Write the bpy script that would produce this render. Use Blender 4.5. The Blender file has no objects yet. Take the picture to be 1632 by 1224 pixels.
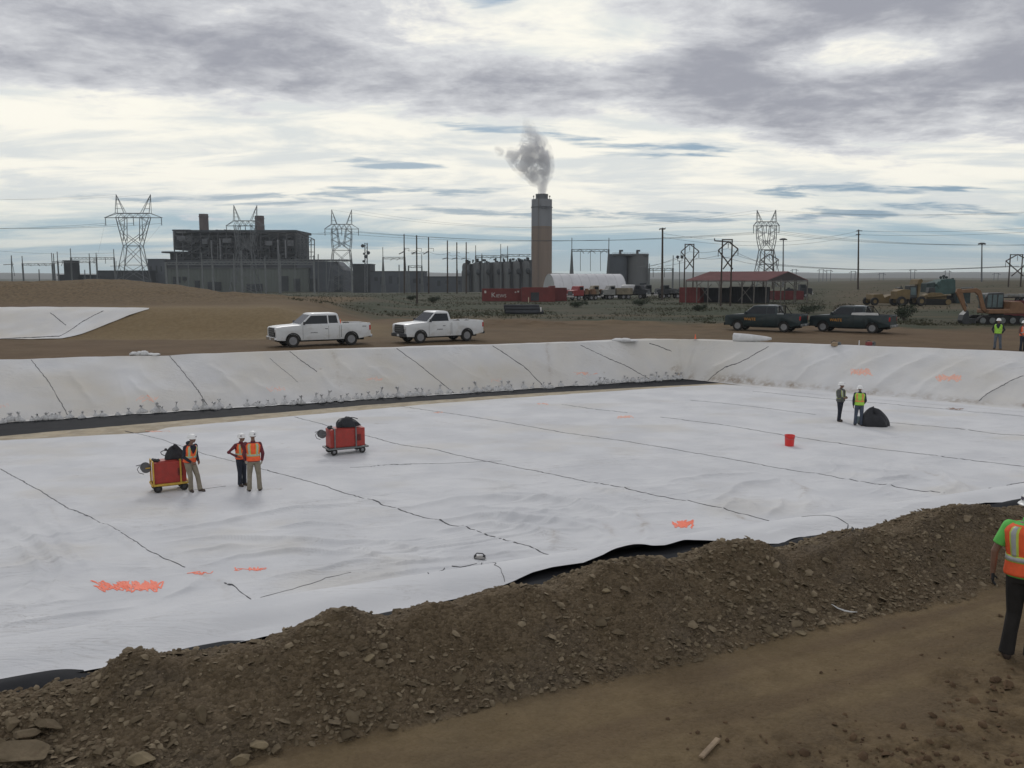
import bpy, math, random
import numpy as np
from mathutils import Vector, Matrix
random.seed(7); RNG = np.random.RandomState(7)
S = bpy.context.scene
COL = S.collection
R = math.radians
# ---------------------------------------------------------------- camera
CAMZ = 4.2; F = 1385.0; TH = math.atan(171/1385.0)
cam = bpy.data.cameras.new('camera'); co = bpy.data.objects.new('camera', cam); COL.objects.link(co)
co.location = (0, 0, CAMZ); co.rotation_euler = (R(90)-TH, 0, 0)
cam.sensor_width = 36; cam.lens = 36*F/1632; cam.clip_end = 30000; cam.clip_start = 0.1
S.camera = co
# ---------------------------------------------------------------- sky and sun
SUN_EL, SUN_AZ = 36, 14      # degrees; azimuth measured from +Y (ahead) towards -X
w = bpy.data.worlds.new('World'); S.world = w; w.use_nodes = True
N = w.node_tree.nodes; L = w.node_tree.links; N.clear()
class G:
    """tiny node-graph helper"""
    def __init__(s, nt): s.nt = nt; s.N = nt.nodes; s.L = nt.links
    def put(s, sock, v):
        if isinstance(v, bpy.types.NodeSocket): s.L.new(v, sock)
        elif v is not None: sock.default_value = v
    def m(s, op, a, b=None, c=None, clamp=False):
        n = s.N.new('ShaderNodeMath'); n.operation = op; n.use_clamp = clamp
        for i, v in enumerate((a, b, c)):
            if v is not None: s.put(n.inputs[i], v)
        return n.outputs[0]
    def ss(s, v, a, b, lo=0.0, hi=1.0):
        n = s.N.new('ShaderNodeMapRange'); n.interpolation_type = 'SMOOTHSTEP'
        s.put(n.inputs[0], v); n.inputs[1].default_value = a; n.inputs[2].default_value = b
        n.inputs[3].default_value = lo; n.inputs[4].default_value = hi
        return n.outputs[0]
    def mix(s, f, a, b):
        n = s.N.new('ShaderNodeMix'); n.data_type = 'RGBA'; s.put(n.inputs[0], f)
        for i, v in ((6, a), (7, b)):
            s.put(n.inputs[i], v if isinstance(v, bpy.types.NodeSocket) else (*v[:3], 1.0))
        return n.outputs[2]
    def comb(s, x, y, z):
        n = s.N.new('ShaderNodeCombineXYZ')
        for i, v in enumerate((x, y, z)): s.put(n.inputs[i], v)
        return n.outputs[0]
    def noise(s, vec, scale, detail=4, rough=0.5, dist=0.0, dim='3D', out=0):
        n = s.N.new('ShaderNodeTexNoise'); n.noise_dimensions = dim
        if vec is not None: s.L.new(vec, n.inputs['Vector'])
        n.inputs['Scale'].default_value = scale; n.inputs['Detail'].default_value = detail
        n.inputs['Roughness'].default_value = rough; n.inputs['Distortion'].default_value = dist
        return n.outputs[out]
    def mapv(s, vec, scale=(1,1,1), rot=(0,0,0), loc=(0,0,0)):
        n = s.N.new('ShaderNodeMapping'); s.L.new(vec, n.inputs[0])
        n.inputs['Scale'].default_value = scale; n.inputs['Rotation'].default_value = rot; n.inputs['Location'].default_value = loc
        return n.outputs[0]
g = G(w.node_tree)
tc = N.new('ShaderNodeTexCoord'); sp = N.new('ShaderNodeSeparateXYZ'); L.new(tc.outputs['Generated'], sp.inputs[0])
sx, sy, sz = sp.outputs
zz = g.m('MAXIMUM', sz, 0.0)
inv = g.m('DIVIDE', 1.0, g.m('ADD', zz, 0.11))
px_ = g.m('MULTIPLY', sx, inv); py_ = g.m('MULTIPLY', sy, inv)
pl = g.comb(px_, py_, 0.0)
sky = N.new('ShaderNodeTexSky'); sky.sky_type = 'NISHITA'; sky.sun_disc = False
sky.sun_elevation = R(SUN_EL); sky.sun_rotation = R(-SUN_AZ); sky.dust_density = 2.0
bs = N.new('ShaderNodeVectorMath'); bs.operation = 'SCALE'; L.new(sky.outputs[0], bs.inputs[0]); bs.inputs['Scale'].default_value = 0.06
blue = g.mix(0.7, bs.outputs[0], (0.15, 0.32, 0.50))
az = g.m('DIVIDE', sx, g.m('MAXIMUM', g.m('ABSOLUTE', sy), 0.05))
# thin pale veil low over the horizon, cream band, grey altocumulus above
veil = g.noise(g.mapv(pl, (0.45, 0.9, 1), loc=(3.1, 7.7, 0)), 1.0, 10, 0.62, 0.6)
veil2 = g.noise(g.mapv(pl, (1.3, 2.4, 1), rot=(0, 0, 0.12), loc=(1.7, 2.2, 0)), 1.0, 10, 0.62, 0.4)
lowc = g.mix(g.ss(veil, 0.42, 0.60), (0.37, 0.52, 0.60), (0.80, 0.83, 0.77))
gb = g.ss(g.m('ADD', sz, g.m('MULTIPLY', g.m('SUBTRACT', veil, 0.5), 0.10)), 0.035, 0.095)
cream = g.mix(g.ss(veil2, 0.38, 0.60), (0.76, 0.79, 0.78), (1.04, 1.01, 0.90))
c1 = g.mix(gb, lowc, cream)
c1 = g.mix(g.ss(sz, 0.0, 0.035, 0.6, 0.0), c1, (0.52, 0.61, 0.60))
# blue gaps: a few long tears in the cover
wv = g.noise(g.mapv(pl, (2.2, 5.0, 1), loc=(5.3, 0.9, 0)), 1.0, 9, 0.60, 0.3)
def tear(a0, z0, wa, wz, tilt=0.0):
    u = g.m('DIVIDE', g.m('SUBTRACT', az, a0), wa); v = g.m('DIVIDE', g.m('SUBTRACT', g.m('SUBTRACT', sz, z0), g.m('MULTIPLY', g.m('SUBTRACT', az, a0), tilt)), wz)
    r2 = g.m('ADD', g.m('MULTIPLY', u, u), g.m('MULTIPLY', v, v))
    return g.m('SUBTRACT', 1.0, r2)
tr = None
for a in ((.165, .140, .085, .0105, -.03), (.02, .158, .17, .006, -.06), (.345, .092, .075, .008, 0), (.45, .088, .12, .005, 0), (-.145, .124, .06, .0055, -.03), (.43, .066, .14, .008, 0), (-.30, .085, .16, .008, .02), (-.02, .288, .05, .010, .2), (.12, .068, .25, .006, -.03), (-.1, .095, .12, .006, 0)):
    t_ = tear(*a); tr = t_ if tr is None else g.m('MAXIMUM', tr, t_)
tr = g.m('MAXIMUM', tr, -2.0)
gapm = g.ss(g.m('ADD', g.m('MULTIPLY', tr, 0.14), wv), 0.50, 0.68, 0, 0.95)
c2 = g.mix(gapm, c1, blue)
# grey banks
gr1 = g.noise(g.mapv(pl, (0.62, 0.70, 1), rot=(0, 0, 0.30), loc=(9.4, 3.3, 0)), 1.0, 10, 0.58, 0.25)
gr2 = g.noise(g.mapv(pl, (2.6, 2.9, 1), rot=(0, 0, 0.15), loc=(2.0, 6.0, 0)), 1.0, 9, 0.64, 0.25)
rgt = g.ss(az, 0.10, 0.42, 0.0, 0.060)
e1 = g.ss(g.m('ADD', sz, rgt), 0.145, 0.215, -0.16, 0.105)
blob = g.m('MULTIPLY', g.ss(g.m('ABSOLUTE', g.m('SUBTRACT', az, 0.04)), 0.05, 0.30, 1.0, 0.0), g.ss(sz, 0.205, 0.25))
blob2 = g.m('MULTIPLY', g.ss(g.m('ABSOLUTE', g.m('SUBTRACT', az, 0.40)), 0.02, 0.18, 1.0, 0.0), g.ss(g.m('ABSOLUTE', g.m('SUBTRACT', sz, 0.225)), 0.006, 0.03, 1.0, 0.0))
blob3 = g.m('MULTIPLY', g.ss(g.m('ABSOLUTE', g.m('SUBTRACT', az, -0.43)), 0.02, 0.16, 1.0, 0.0), g.ss(sz, 0.235, 0.28))
gsum = g.m('ADD', g.m('ADD', g.m('MULTIPLY', gr1, 0.55), g.m('MULTIPLY', gr2, 0.45)), e1)
gsum = g.m('SUBTRACT', gsum, g.m('MULTIPLY', g.m('MAXIMUM', g.m('MAXIMUM', blob, blob2), g.m('MULTIPLY', blob3, .6)), 0.15))
gr3 = g.noise(g.mapv(pl, (7.5, 8.0, 1), rot=(0, 0, 0.15), loc=(4.0, 1.0, 0)), 1.0, 8, 0.68, 0.3)
gdet = g.m('ADD', gsum, g.m('MULTIPLY', g.m('SUBTRACT', gr3, 0.5), 0.17))
gcol = g.mix(g.ss(gdet, 0.46, 0.70), (0.74, 0.75, 0.77), (0.345, 0.355, 0.405))
c3 = g.mix(g.ss(gdet, 0.42, 0.54), c2, gcol)
c4 = g.mix(g.ss(sz, -0.02, 0.0), (0.25, 0.24, 0.22), c3)
bg = N.new('ShaderNodeBackground'); L.new(c4, bg.inputs[0]); bg.inputs[1].default_value = 1.0
wo = N.new('ShaderNodeOutputWorld'); L.new(bg.outputs[0], wo.inputs[0])
w.cycles.sampling_method = 'MANUAL'; w.cycles.sample_map_resolution = 512
sun = bpy.data.lights.new('sun', 'SUN'); sun.energy = 0.8; sun.angle = R(12); sun.color = (1.0, 0.98, 0.95)
so = bpy.data.objects.new('sun', sun); COL.objects.link(so)
a_ = R(SUN_AZ); e_ = R(SUN_EL)
sd = Vector((-math.sin(a_)*math.cos(e_), math.cos(a_)*math.cos(e_), math.sin(e_)))
so.rotation_euler = sd.to_track_quat('Z', 'Y').to_euler(); so.location = (0, 0, 60)
S.view_settings.view_transform = 'Standard'; S.view_settings.look = 'None'
S.view_settings.exposure = 0.0; S.view_settings.gamma = 1.0
S.render.engine = 'CYCLES'
S.cycles.volume_step_rate = 1.0; S.cycles.volume_max_steps = 256
S.cycles.max_bounces = 6; S.cycles.volume_bounces = 2; S.cycles.transparent_max_bounces = 12
# ---------------------------------------------------------------- pixel -> world
CT, ST = math.cos(TH), math.sin(TH)
def ray(px, py):
    u = (px-816)/F; v = (612-py)/F
    return Vector((u, CT+v*ST, -ST+v*CT))
def P(px, py, z=0.0):                # where the view ray meets height z
    d = ray(px, py); t = (z-CAMZ)/d.z
    return Vector((d.x*t, d.y*t, z))
def PD(px, py, D):                   # point on the ray at forward distance D
    d = ray(px, py); t = D/d.y
    return Vector((d.x*t, D, CAMZ+d.z*t))
# ---------------------------------------------------------------- noise
def _h(i, j, s):
    n = (i*374761393 + j*668265263 + s*1442695041) & 0xffffffff
    n = ((n ^ (n >> 13))*1274126177) & 0xffffffff
    return ((n ^ (n >> 16)) & 0xffff)/65535.0
def vn(x, y, s=0):
    x = np.asarray(x, float); y = np.asarray(y, float)
    i = np.floor(x).astype(np.int64); j = np.floor(y).astype(np.int64)
    u = x-i; v = y-j; u = u*u*u*(u*(u*6-15)+10); v = v*v*v*(v*(v*6-15)+10)
    a = _h(i, j, s); b = _h(i+1, j, s); c = _h(i, j+1, s); d = _h(i+1, j+1, s)
    return (a*(1-u)+b*u)*(1-v)+(c*(1-u)+d*u)*v*1.0 - 0.5
def fbm(x, y, o=4, s=0, g_=0.5, l=2.03):
    t = 0; a = 1; n = 0
    for k in range(o):
        t = t + a*vn(x, y, s+k*17); n += a; a *= g_; x = x*l+11.3; y = y*l+5.1
    return t/n*1.6
def rid(x, y, o=3, s=0):
    t = 0; a = 1; n = 0
    for k in range(o):
        t = t + a*(1-np.abs(vn(x, y, s+k*13))*4).clip(0, 1)**2; n += a; a *= 0.5; x = x*2.1+3; y = y*2.1+7
    return t/n
def sst(x, a, b):
    t = np.clip((x-a)/(b-a), 0, 1); return t*t*(3-2*t)
# ---------------------------------------------------------------- site layout
FL = -2.4
def line(a, b):                       # signed distance function, positive to the left of a->b, plus station s
    d = (b-a).to_2d().normalized(); n = Vector((-d.y, d.x))
    return (lambda x, y: (x-a.x)*n.x+(y-a.y)*n.y), (lambda x, y: (x-a.x)*d.x+(y-a.y)*d.y), d, n
NWa, NWb = P(0, 1092), P(1632, 800)
dN, sN, dirN, norN = line(NWa, NWb)                       # dN>0 : towards the pit
CRa, CRb = P(0, 1022), P(1632, 772)
dC, sC, _, _ = line(CRa, CRb)                             # near crest
FCa, FCb = P(0, 575), P(1080, 542)
dFc, sFc, _, _ = line(FCb, FCa)                           # far crest: positive to the pit side
FTa, FTb = P(0, 674, FL), P(1090, 604, FL)
dFt, sFt, _, _ = line(FTb, FTa)
RCa, RCb = P(1080, 542), P(1632, 562)
dRc, sRc, _, _ = line(RCb, RCa)
RTa, RTb = P(1100, 606, FL), P(1632, 652, FL)
dRt, sRt, _, _ = line(RTb, RTa)
def slope(dc, dt):                    # height of the slope between a crest line and a toe line
    den = np.maximum(dc-dt, 0.3)
    t = np.clip(dc/den, 0, 1)
    t = t + 0.0
    return FL*t
def pit(x, y):
    zF = slope(dFc(x, y), dFt(x, y)); zR = slope(dRc(x, y), dRt(x, y))
    c = dC(x, y); zN = FL*np.clip(c/4.4, 0, 1)
    zN = np.where(c < 0.6, FL*(np.clip(c+0.6, 0, 1.2)**2/2.4)/4.4, zN)
    zL = FL*np.clip((x+75)/5, 0, 1)
    return np.maximum(np.maximum(zF, zR), np.maximum(zN, zL))
SIL = [(-260,1150),(-120,1120),(0,1100),(60,1092),(130,1077),(165,1062),(200,1038),(222,1033),(240,1034),(262,1042),(290,1042),(312,1038),(335,1044),(380,1036),(430,1025),
 (470,1003),(500,990),(525,975),(560,968),(600,976),(640,984),(662,972),(690,957),(718,955),(738,957),(770,943),(805,934),(845,928),(885,934),(915,929),(945,908),
 (975,895),(1010,888),(1050,884),(1085,887),(1112,887),(1135,872),(1160,861),(1190,857),(1215,857),(1238,866),(1262,880),(1300,866),(1360,846),(1395,838),(1428,845),
 (1455,836),(1490,815),(1520,806),(1560,802),(1590,806),(1612,812),(1660,806),(1760,790),(1900,760)]
DR = lambda px: 0.7+0.75*min(max((px-60)/300, 0), 1)
_s, _H = [], []
for px, py in SIL:
    # ray against the vertical plane standing DR outside the near liner edge
    d = ray(px, py); dr = DR(px)
    ox = dN(0.0, 0.0); k = d.x*norN.x+d.y*norN.y; t = (-dr-ox)/k
    _s.append(sN(d.x*t, d.y*t)); _H.append(CAMZ+d.z*t)
_s = np.array(_s); _H = np.array(_H)
_Hm = np.array([np.interp(np.linspace(q-2.2, q+2.2, 21), _s, _H).mean() for q in _s]); _H = np.maximum(_Hm+(_H-_Hm)*1.30-0.055, 0.03)
TOE = [(-200,1290),(250,1260),(480,1200),(657,1165),(804,1120),(1000,1078),(1200,1032),(1350,995),(1500,962),(1600,938),(1800,890)]
_ts, _td = [], []
for px, py in TOE:
    q = P(px, py, -0.14); _ts.append(sN(q.x, q.y)); _td.append(-dN(q.x, q.y))
_px = np.array([p[0] for p in SIL], float); _dr = np.array([DR(p) for p in _px])
ZP = -0.14
def pile(x, y):
    """spoil windrow beside the liner: (height, mask)"""
    s = sN(x, y); d = -dN(x, y)
    d = d + 0.10*fbm(x*1.1, y*1.1, 3, 5)
    H = np.interp(s, _s, _H); dr = np.interp(s, _s, _dr); dt = np.interp(s, _ts, _td)
    dt = dt + 0.25*fbm(s*0.8, d*0+3.3, 3, 8)
    i = np.clip((dr-d)/(dr-0.12), 0, 1); inner = H*(1-i**1.4)
    o = np.clip((d-dr)/(dt-dr), 0, 1)
    out = ZP+(H-ZP)*(1-o)**1.12*(1+0.0*o)
    lump = 0.09*fbm(s*1.3, d*1.3, 3, 21)*np.clip(o*6, 0, 1)*np.clip((1-o)*4, 0, 1)
    z = np.where(d < dr, inner, out+lump)
    m = sst(d, 0.0, 0.25)*(1-sst(o, 0.88, 1.06))
    return z, m, o
def far_relief(x, y):
    r = np.hypot(x, y); a = x/np.maximum(y, 1.0)
    z = -0.3*sst(r, 120, 170)-4.0*sst(r, 230, 470)*(1-sst(a, 0.18, 0.34))
    z = z+2.0*sst(r, 900, 2500)
    z = z+2.6*sst(a, 0.26, 0.46)*sst(r, 150, 330)-3.5*sst(a, 0.2, 0.4)*sst(r, 500, 1200)
    z = z+0.5*fbm(x/90, y/90, 3, 40)*sst(r, 90, 200)
    # second cell on the left: shallow basin, its far slope, then the spoil mound
    lm = 1-sst(x, -21, -13)
    q = -0.6*sst(y, 58, 63)+2.2*sst(y, 66, 74.5)*1.0
    q = q-1.6*sst(y, 130, 170)
    z = z+lm*q
    mt = np.interp(x*110/np.maximum(y, 60), [-90, -49, -42, -38.5, -33, -27.5, -22], [2.1, 1.9, 1.2, 0.55, -0.55, -1.1, -1.3])
    lump = 0.45*fbm(x/6, y/6, 5, 60)
    z = z+lm*(mt+lump+0.2)*sst(y, 80, 106)*(1-sst(y, 114, 150))
    tail = np.exp(-((x+27)/9)**2-((y-96)/10)**2)*0.9
    z = z+tail*(1+0.4*fbm(x/3, y/3, 3, 66))
    # low heaps behind the parked trucks
    for cx, cy, sx_, sy_, h in ((0.5, 75, 5, 2.0, 0.5), (-6, 73, 4, 1.5, 0.35), (9, 78, 6, 2, 0.35), (22, 74, 8, 2, 0.3)):
        z = z+h*np.exp(-((x-cx)/sx_)**2-((y-cy)/sy_)**2)*(1+0.5*fbm(x/1.5, y/1.5, 3, 71))
    return z
def ground(x, y, detail=True, full=False):
    x = np.asarray(x, float); y = np.asarray(y, float)
    z = far_relief(x, y); r = np.hypot(x, y)
    pz = pit(x, y); z = np.where(pz < -0.001, pz, z)
    ph, pm, po = pile(x, y)
    d = -dN(x, y); near = (d > 0)
    s = sN(x, y)
    path = ZP+0.02*fbm(x/2.0, y/2.0, 3, 80)+0.022*fbm(s/1.8, d/0.22, 4, 83)
    # churned earth to the right of and nearer than the path
    ruts = np.interp(s, [0, 4, 6, 10, 14, 20], [6.5, 5.2, 4.3, 4.1, 3.9, 3.6])
    ch = sst(d+0.9*fbm(x, y, 3, 90), ruts-0.5, ruts+0.6)*sst(s, 2, 6)
    path = path+ch*(0.13*fbm(x*1.7, y*1.7, 5, 95)+0.14*rid(s*0.5, d*1.9, 4, 97)*sst(d, ruts, ruts+1.5))
    # wheel tracks
    for off in (0.9, 1.7):
        tr = np.exp(-((d-np.interp(s, _ts, _td)-off-0.12*np.sin(s*0.5))/0.14)**2)
        path = path-0.025*tr*(0.6+fbm(x*2, y*2, 2, 33))
    zz_ = np.where(pm > 0, np.maximum(ph, np.where(d > 1.2, path, 0)), path)
    zz_ = np.where(d < 0.12, np.minimum(ph, 0.03), zz_)
    if detail:
        zz_ = zz_+pm*(0.030*fbm(x*9, y*9, 3, 101)+0.055*rid(x*3.3, y*3.3, 3, 103)-0.015)+ch*0.055*fbm(x*7, y*7, 4, 107)+0.008*fbm(x*6, y*6, 3, 109)
        band = (r > 40)&(r < 120)
        z = np.where(band, z+0.05*fbm(x/1.3, y/1.3, 4, 115)*(pz > -0.001), z)
    z = np.where(near, zz_, z)
    if full: return z, pm*near, ch*near, pz
    return z
def gz(x, y): return float(ground(np.array([x]), np.array([y]), False)[0])
def hit(px, py, lift=0.0):            # first meeting of a view ray with the ground
    d = ray(px, py)
    ts = 5*1.03**np.arange(0, 180); gr = ground(d.x*ts, d.y*ts, False)+lift
    k = int(np.argmax(CAMZ+d.z*ts < gr)); ts = np.linspace(ts[max(k-1, 0)], ts[k], 40)
    X = d.x*ts; Y = d.y*ts; gr = ground(X, Y, False)+lift
    k = int(np.argmax(CAMZ+d.z*ts < gr))
    return Vector((X[k], Y[k], gr[k]))
def GD(px, D):                        # ground point under pixel column px at distance D
    x = (px-816)/F*D/CT*(1.0)
    # column px at forward distance D: exact for points on the horizon line
    dd = ray(px, 441); x = dd.x/dd.y*D
    return Vector((x, D, gz(x, D)))
# ---------------------------------------------------------------- mesh helpers
def link(me, name, parent=None):
    o = bpy.data.objects.new(name, me); COL.objects.link(o)
    if parent is not None: o.parent = parent
    return o
def np_mesh(name, V, Fq, smooth=True):
    me = bpy.data.meshes.new(name); V = np.asarray(V, np.float32); Fq = np.asarray(Fq, np.int32)
    n = Fq.shape[1]
    me.vertices.add(len(V)); me.vertices.foreach_set('co', V.ravel())
    me.loops.add(Fq.size); me.loops.foreach_set('vertex_index', Fq.ravel())
    me.polygons.add(len(Fq)); me.polygons.foreach_set('loop_start', np.arange(0, Fq.size, n, dtype=np.int32))
    me.update(calc_edges=True); me.validate()
    if smooth: me.shade_smooth()
    return me
def tag(o, label=None, cat=None, group=None, kind=None):
    if label: o['label'] = label
    if cat: o['category'] = cat
    if group: o['group'] = group
    if kind: o['kind'] = kind
    return o
def thing(name, loc, rz=0.0, label=None, cat=None, group=None, kind=None):
    o = bpy.data.objects.new(name, None); COL.objects.link(o); o.empty_display_size = 0.3
    o.location = loc; o.rotation_euler = (0, 0, rz); return tag(o, label, cat, group, kind)
def kids(o): return [c for c in COL.objects if c.parent == o]
def copy_tree(o, parent=None):
    c = o.copy(); COL.objects.link(c); c.parent = parent
    for ch in kids(o): copy_tree(ch, c)
    return c
class MB:
    def __init__(s): s.v = []; s.f = []
    def add(s, V, Fs):
        b = len(s.v); s.v += [tuple(p) for p in V]; s.f += [tuple(i+b for i in f) for f in Fs]; return s
    def box(s, c, d, rot=None):
        x, y, z = d[0]/2, d[1]/2, d[2]/2
        V = [Vector((i, j, k)) for i in (-x, x) for j in (-y, y) for k in (-z, z)]
        if rot is not None: V = [rot @ v for v in V]
        c = Vector(c); V = [v+c for v in V]
        return s.add(V, [(0,1,3,2),(4,6,7,5),(0,4,5,1),(2,3,7,6),(0,2,6,4),(1,5,7,3)])
    def bar(s, a, b, t, t2=None):      # square bar between two points
        a = Vector(a); b = Vector(b); d = b-a; t2 = t2 or t
        if d.length < 1e-6: return s
        q = d.to_track_quat('Z', 'Y').to_matrix()
        return s.box((a+b)/2, (t, t2, d.length), q)
    def tube(s, a, b, r, r2=None, n=8, cap=True):
        a = Vector(a); b = Vector(b); r2 = r if r2 is None else r2
        q = (b-a).to_track_quat('Z', 'Y').to_matrix(); V = []
        for p, rr in ((a, r), (b, r2)):
            for i in range(n):
                t = 2*math.pi*i/n; V.append(p+q @ Vector((rr*math.cos(t), rr*math.sin(t), 0)))
        Fs = [(i, (i+1) % n, n+(i+1) % n, n+i) for i in range(n)]
        if cap: Fs += [tuple(range(n-1, -1, -1)), tuple(range(n, 2*n))]
        return s.add(V, Fs)
    def pipe(s, pts, r, n=6):
        pts = [Vector(p) for p in pts]; V = []
        rs = r if isinstance(r, (list, tuple)) else [r]*len(pts)
        ref = None
        for i, p in enumerate(pts):
            d = (pts[min(i+1, len(pts)-1)]-pts[max(i-1, 0)]).normalized()
            if ref is None: ref = d.orthogonal().normalized()
            ref = (ref-d*ref.dot(d)).normalized(); o = d.cross(ref)
            for k in range(n):
                t = 2*math.pi*k/n; V.append(p+(ref*math.cos(t)+o*math.sin(t))*rs[i])
        m = len(pts)
        Fs = [(i*n+k, i*n+(k+1) % n, (i+1)*n+(k+1) % n, (i+1)*n+k) for i in range(m-1) for k in range(n)]
        Fs += [tuple(range(n-1, -1, -1)), tuple(range((m-1)*n, m*n))]
        return s.add(V, Fs)
    def prism(s, poly, a, b, axis='y'):  # polygon in the two other axes, extruded along axis from a to b
        def m(p, t):
            return {'y': (p[0], t, p[1]), 'x': (t, p[0], p[1]), 'z': (p[0], p[1], t)}[axis]
        n = len(poly); V = [m(p, a) for p in poly]+[m(p, b) for p in poly]
        return s.add(V, [tuple(range(n)), tuple(range(2*n-1, n-1, -1))]+[(i, n+i, n+(i+1) % n, (i+1) % n) for i in range(n)])
    def lathe(s, prof, c=(0,0,0), axis='z', n=20, ring=False):
        V = []; c = Vector(c); m = len(prof)
        for r, h in prof:
            for i in range(n):
                t = 2*math.pi*i/n; x, y = r*math.cos(t), r*math.sin(t)
                V.append(c+Vector({'z': (x, y, h), 'y': (x, h, y), 'x': (h, x, y)}[axis]))
        Fs = [(j*n+i, j*n+(i+1) % n, (j+1)*n+(i+1) % n, (j+1)*n+i) for j in range(m-1) for i in range(n)]
        if ring: Fs += [((m-1)*n+i, (m-1)*n+(i+1) % n, (i+1) % n, i) for i in range(n)]
        else: Fs += [tuple(range(n-1, -1, -1)), tuple(range((m-1)*n, m*n))]
        return s.add(V, Fs)
    def ball(s, c, r, n=10, m=7, jit=0.0, seed=0):
        rr = random.Random(seed); c = Vector(c); r = Vector(r) if hasattr(r, '__len__') else Vector((r, r, r))
        V = [c+Vector((0, 0, -r.z))]
        for j in range(1, m):
            p = math.pi*j/m
            for i in range(n):
                t = 2*math.pi*i/n; k = 1+jit*(rr.random()-.5)*2
                V.append(c+Vector((r.x*math.sin(p)*math.cos(t)*k, r.y*math.sin(p)*math.sin(t)*k, -r.z*math.cos(p)*k)))
        V.append(c+Vector((0, 0, r.z))); e = len(V)-1
        Fs = [(0, 1+(i+1) % n, 1+i) for i in range(n)]
        for j in range(m-2):
            Fs += [(1+j*n+i, 1+j*n+(i+1) % n, 1+(j+1)*n+(i+1) % n, 1+(j+1)*n+i) for i in range(n)]
        Fs += [(e, 1+(m-2)*n+i, 1+(m-2)*n+(i+1) % n) for i in range(n)]
        return s.add(V, Fs)
    def out(s, name, mat, parent=None, smooth=False, bevel=0.0, seg=2, loc=None, remesh=0.0, smooths=0):
        me = bpy.data.meshes.new(name); me.from_pydata([tuple(p) for p in s.v], [], s.f)
        import bmesh
        bm = bmesh.new(); bm.from_mesh(me); bmesh.ops.recalc_face_normals(bm, faces=bm.faces)
        bm.to_mesh(me); bm.free()
        o = link(me, name, parent)
        if mat is not None: me.materials.append(mat)
        if remesh or bevel:
            if bevel:
                b = o.modifiers.new('b', 'BEVEL'); b.width = bevel; b.segments = seg; b.limit_method = 'ANGLE'; b.angle_limit = R(35)
            if remesh:
                b = o.modifiers.new('r', 'REMESH'); b.mode = 'VOXEL'; b.voxel_size = remesh
                b2 = o.modifiers.new('s', 'SMOOTH'); b2.iterations = smooths or 3; b2.factor = 0.6
            p0 = o.parent; dg = bpy.context.evaluated_depsgraph_get()
            m2 = bpy.data.meshes.new_from_object(o.evaluated_get(dg)); o.modifiers.clear()
            old = o.data; o.data = m2; bpy.data.meshes.remove(old); m2.name = name
            if mat is not None and not m2.materials: m2.materials.append(mat)
        if smooth:
            if smooth is True: o.data.shade_smooth()
            else:
                o.data.shade_smooth()
                o.data.set_sharp_from_angle(angle=R(smooth))
        if loc is not None: o.location = loc
        return o
# ---------------------------------------------------------------- materials
MC = {}
def mat(name, col, rough=0.7, metal=0.0, var=0.12, scale=3.0, bump=0.0, bscale=30, spec=0.5, streak=False, dirt=None):
    if name in MC: return MC[name]
    m = bpy.data.materials.new(name); m.use_nodes = True; nt = m.node_tree; g = G(nt); b = nt.nodes['Principled BSDF']
    t = nt.nodes.new('ShaderNodeTexCoord'); v = t.outputs['Object']
    if streak: v = g.mapv(v, (1, 1, 0.12))
    n = g.noise(v, scale, 5, 0.6)
    k = g.ss(n, 0.3, 0.7)
    a = tuple(c*(1-var) for c in col[:3]); c_ = tuple(min(c*(1+var), 1) for c in col[:3])
    res = g.mix(k, a, c_)
    if dirt:
        n2 = g.noise(v, scale*2.3, 6, 0.65); res = g.mix(g.ss(n2, 0.48, 0.75, 0, dirt[3]), res, dirt[:3])
    nt.links.new(res, b.inputs['Base Color'])
    b.inputs['Roughness'].default_value = rough; b.inputs['Metallic'].default_value = metal
    b.inputs['Specular IOR Level'].default_value = spec
    if bump:
        bn = nt.nodes.new('ShaderNodeBump'); bn.inputs['Strength'].default_value = bump; bn.inputs['Distance'].default_value = 0.02
        nt.links.new(g.noise(t.outputs['Object'], bscale, 4, 0.6), bn.inputs['Height']); nt.links.new(bn.outputs[0], b.inputs['Normal'])
    MC[name] = m; return m
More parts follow.
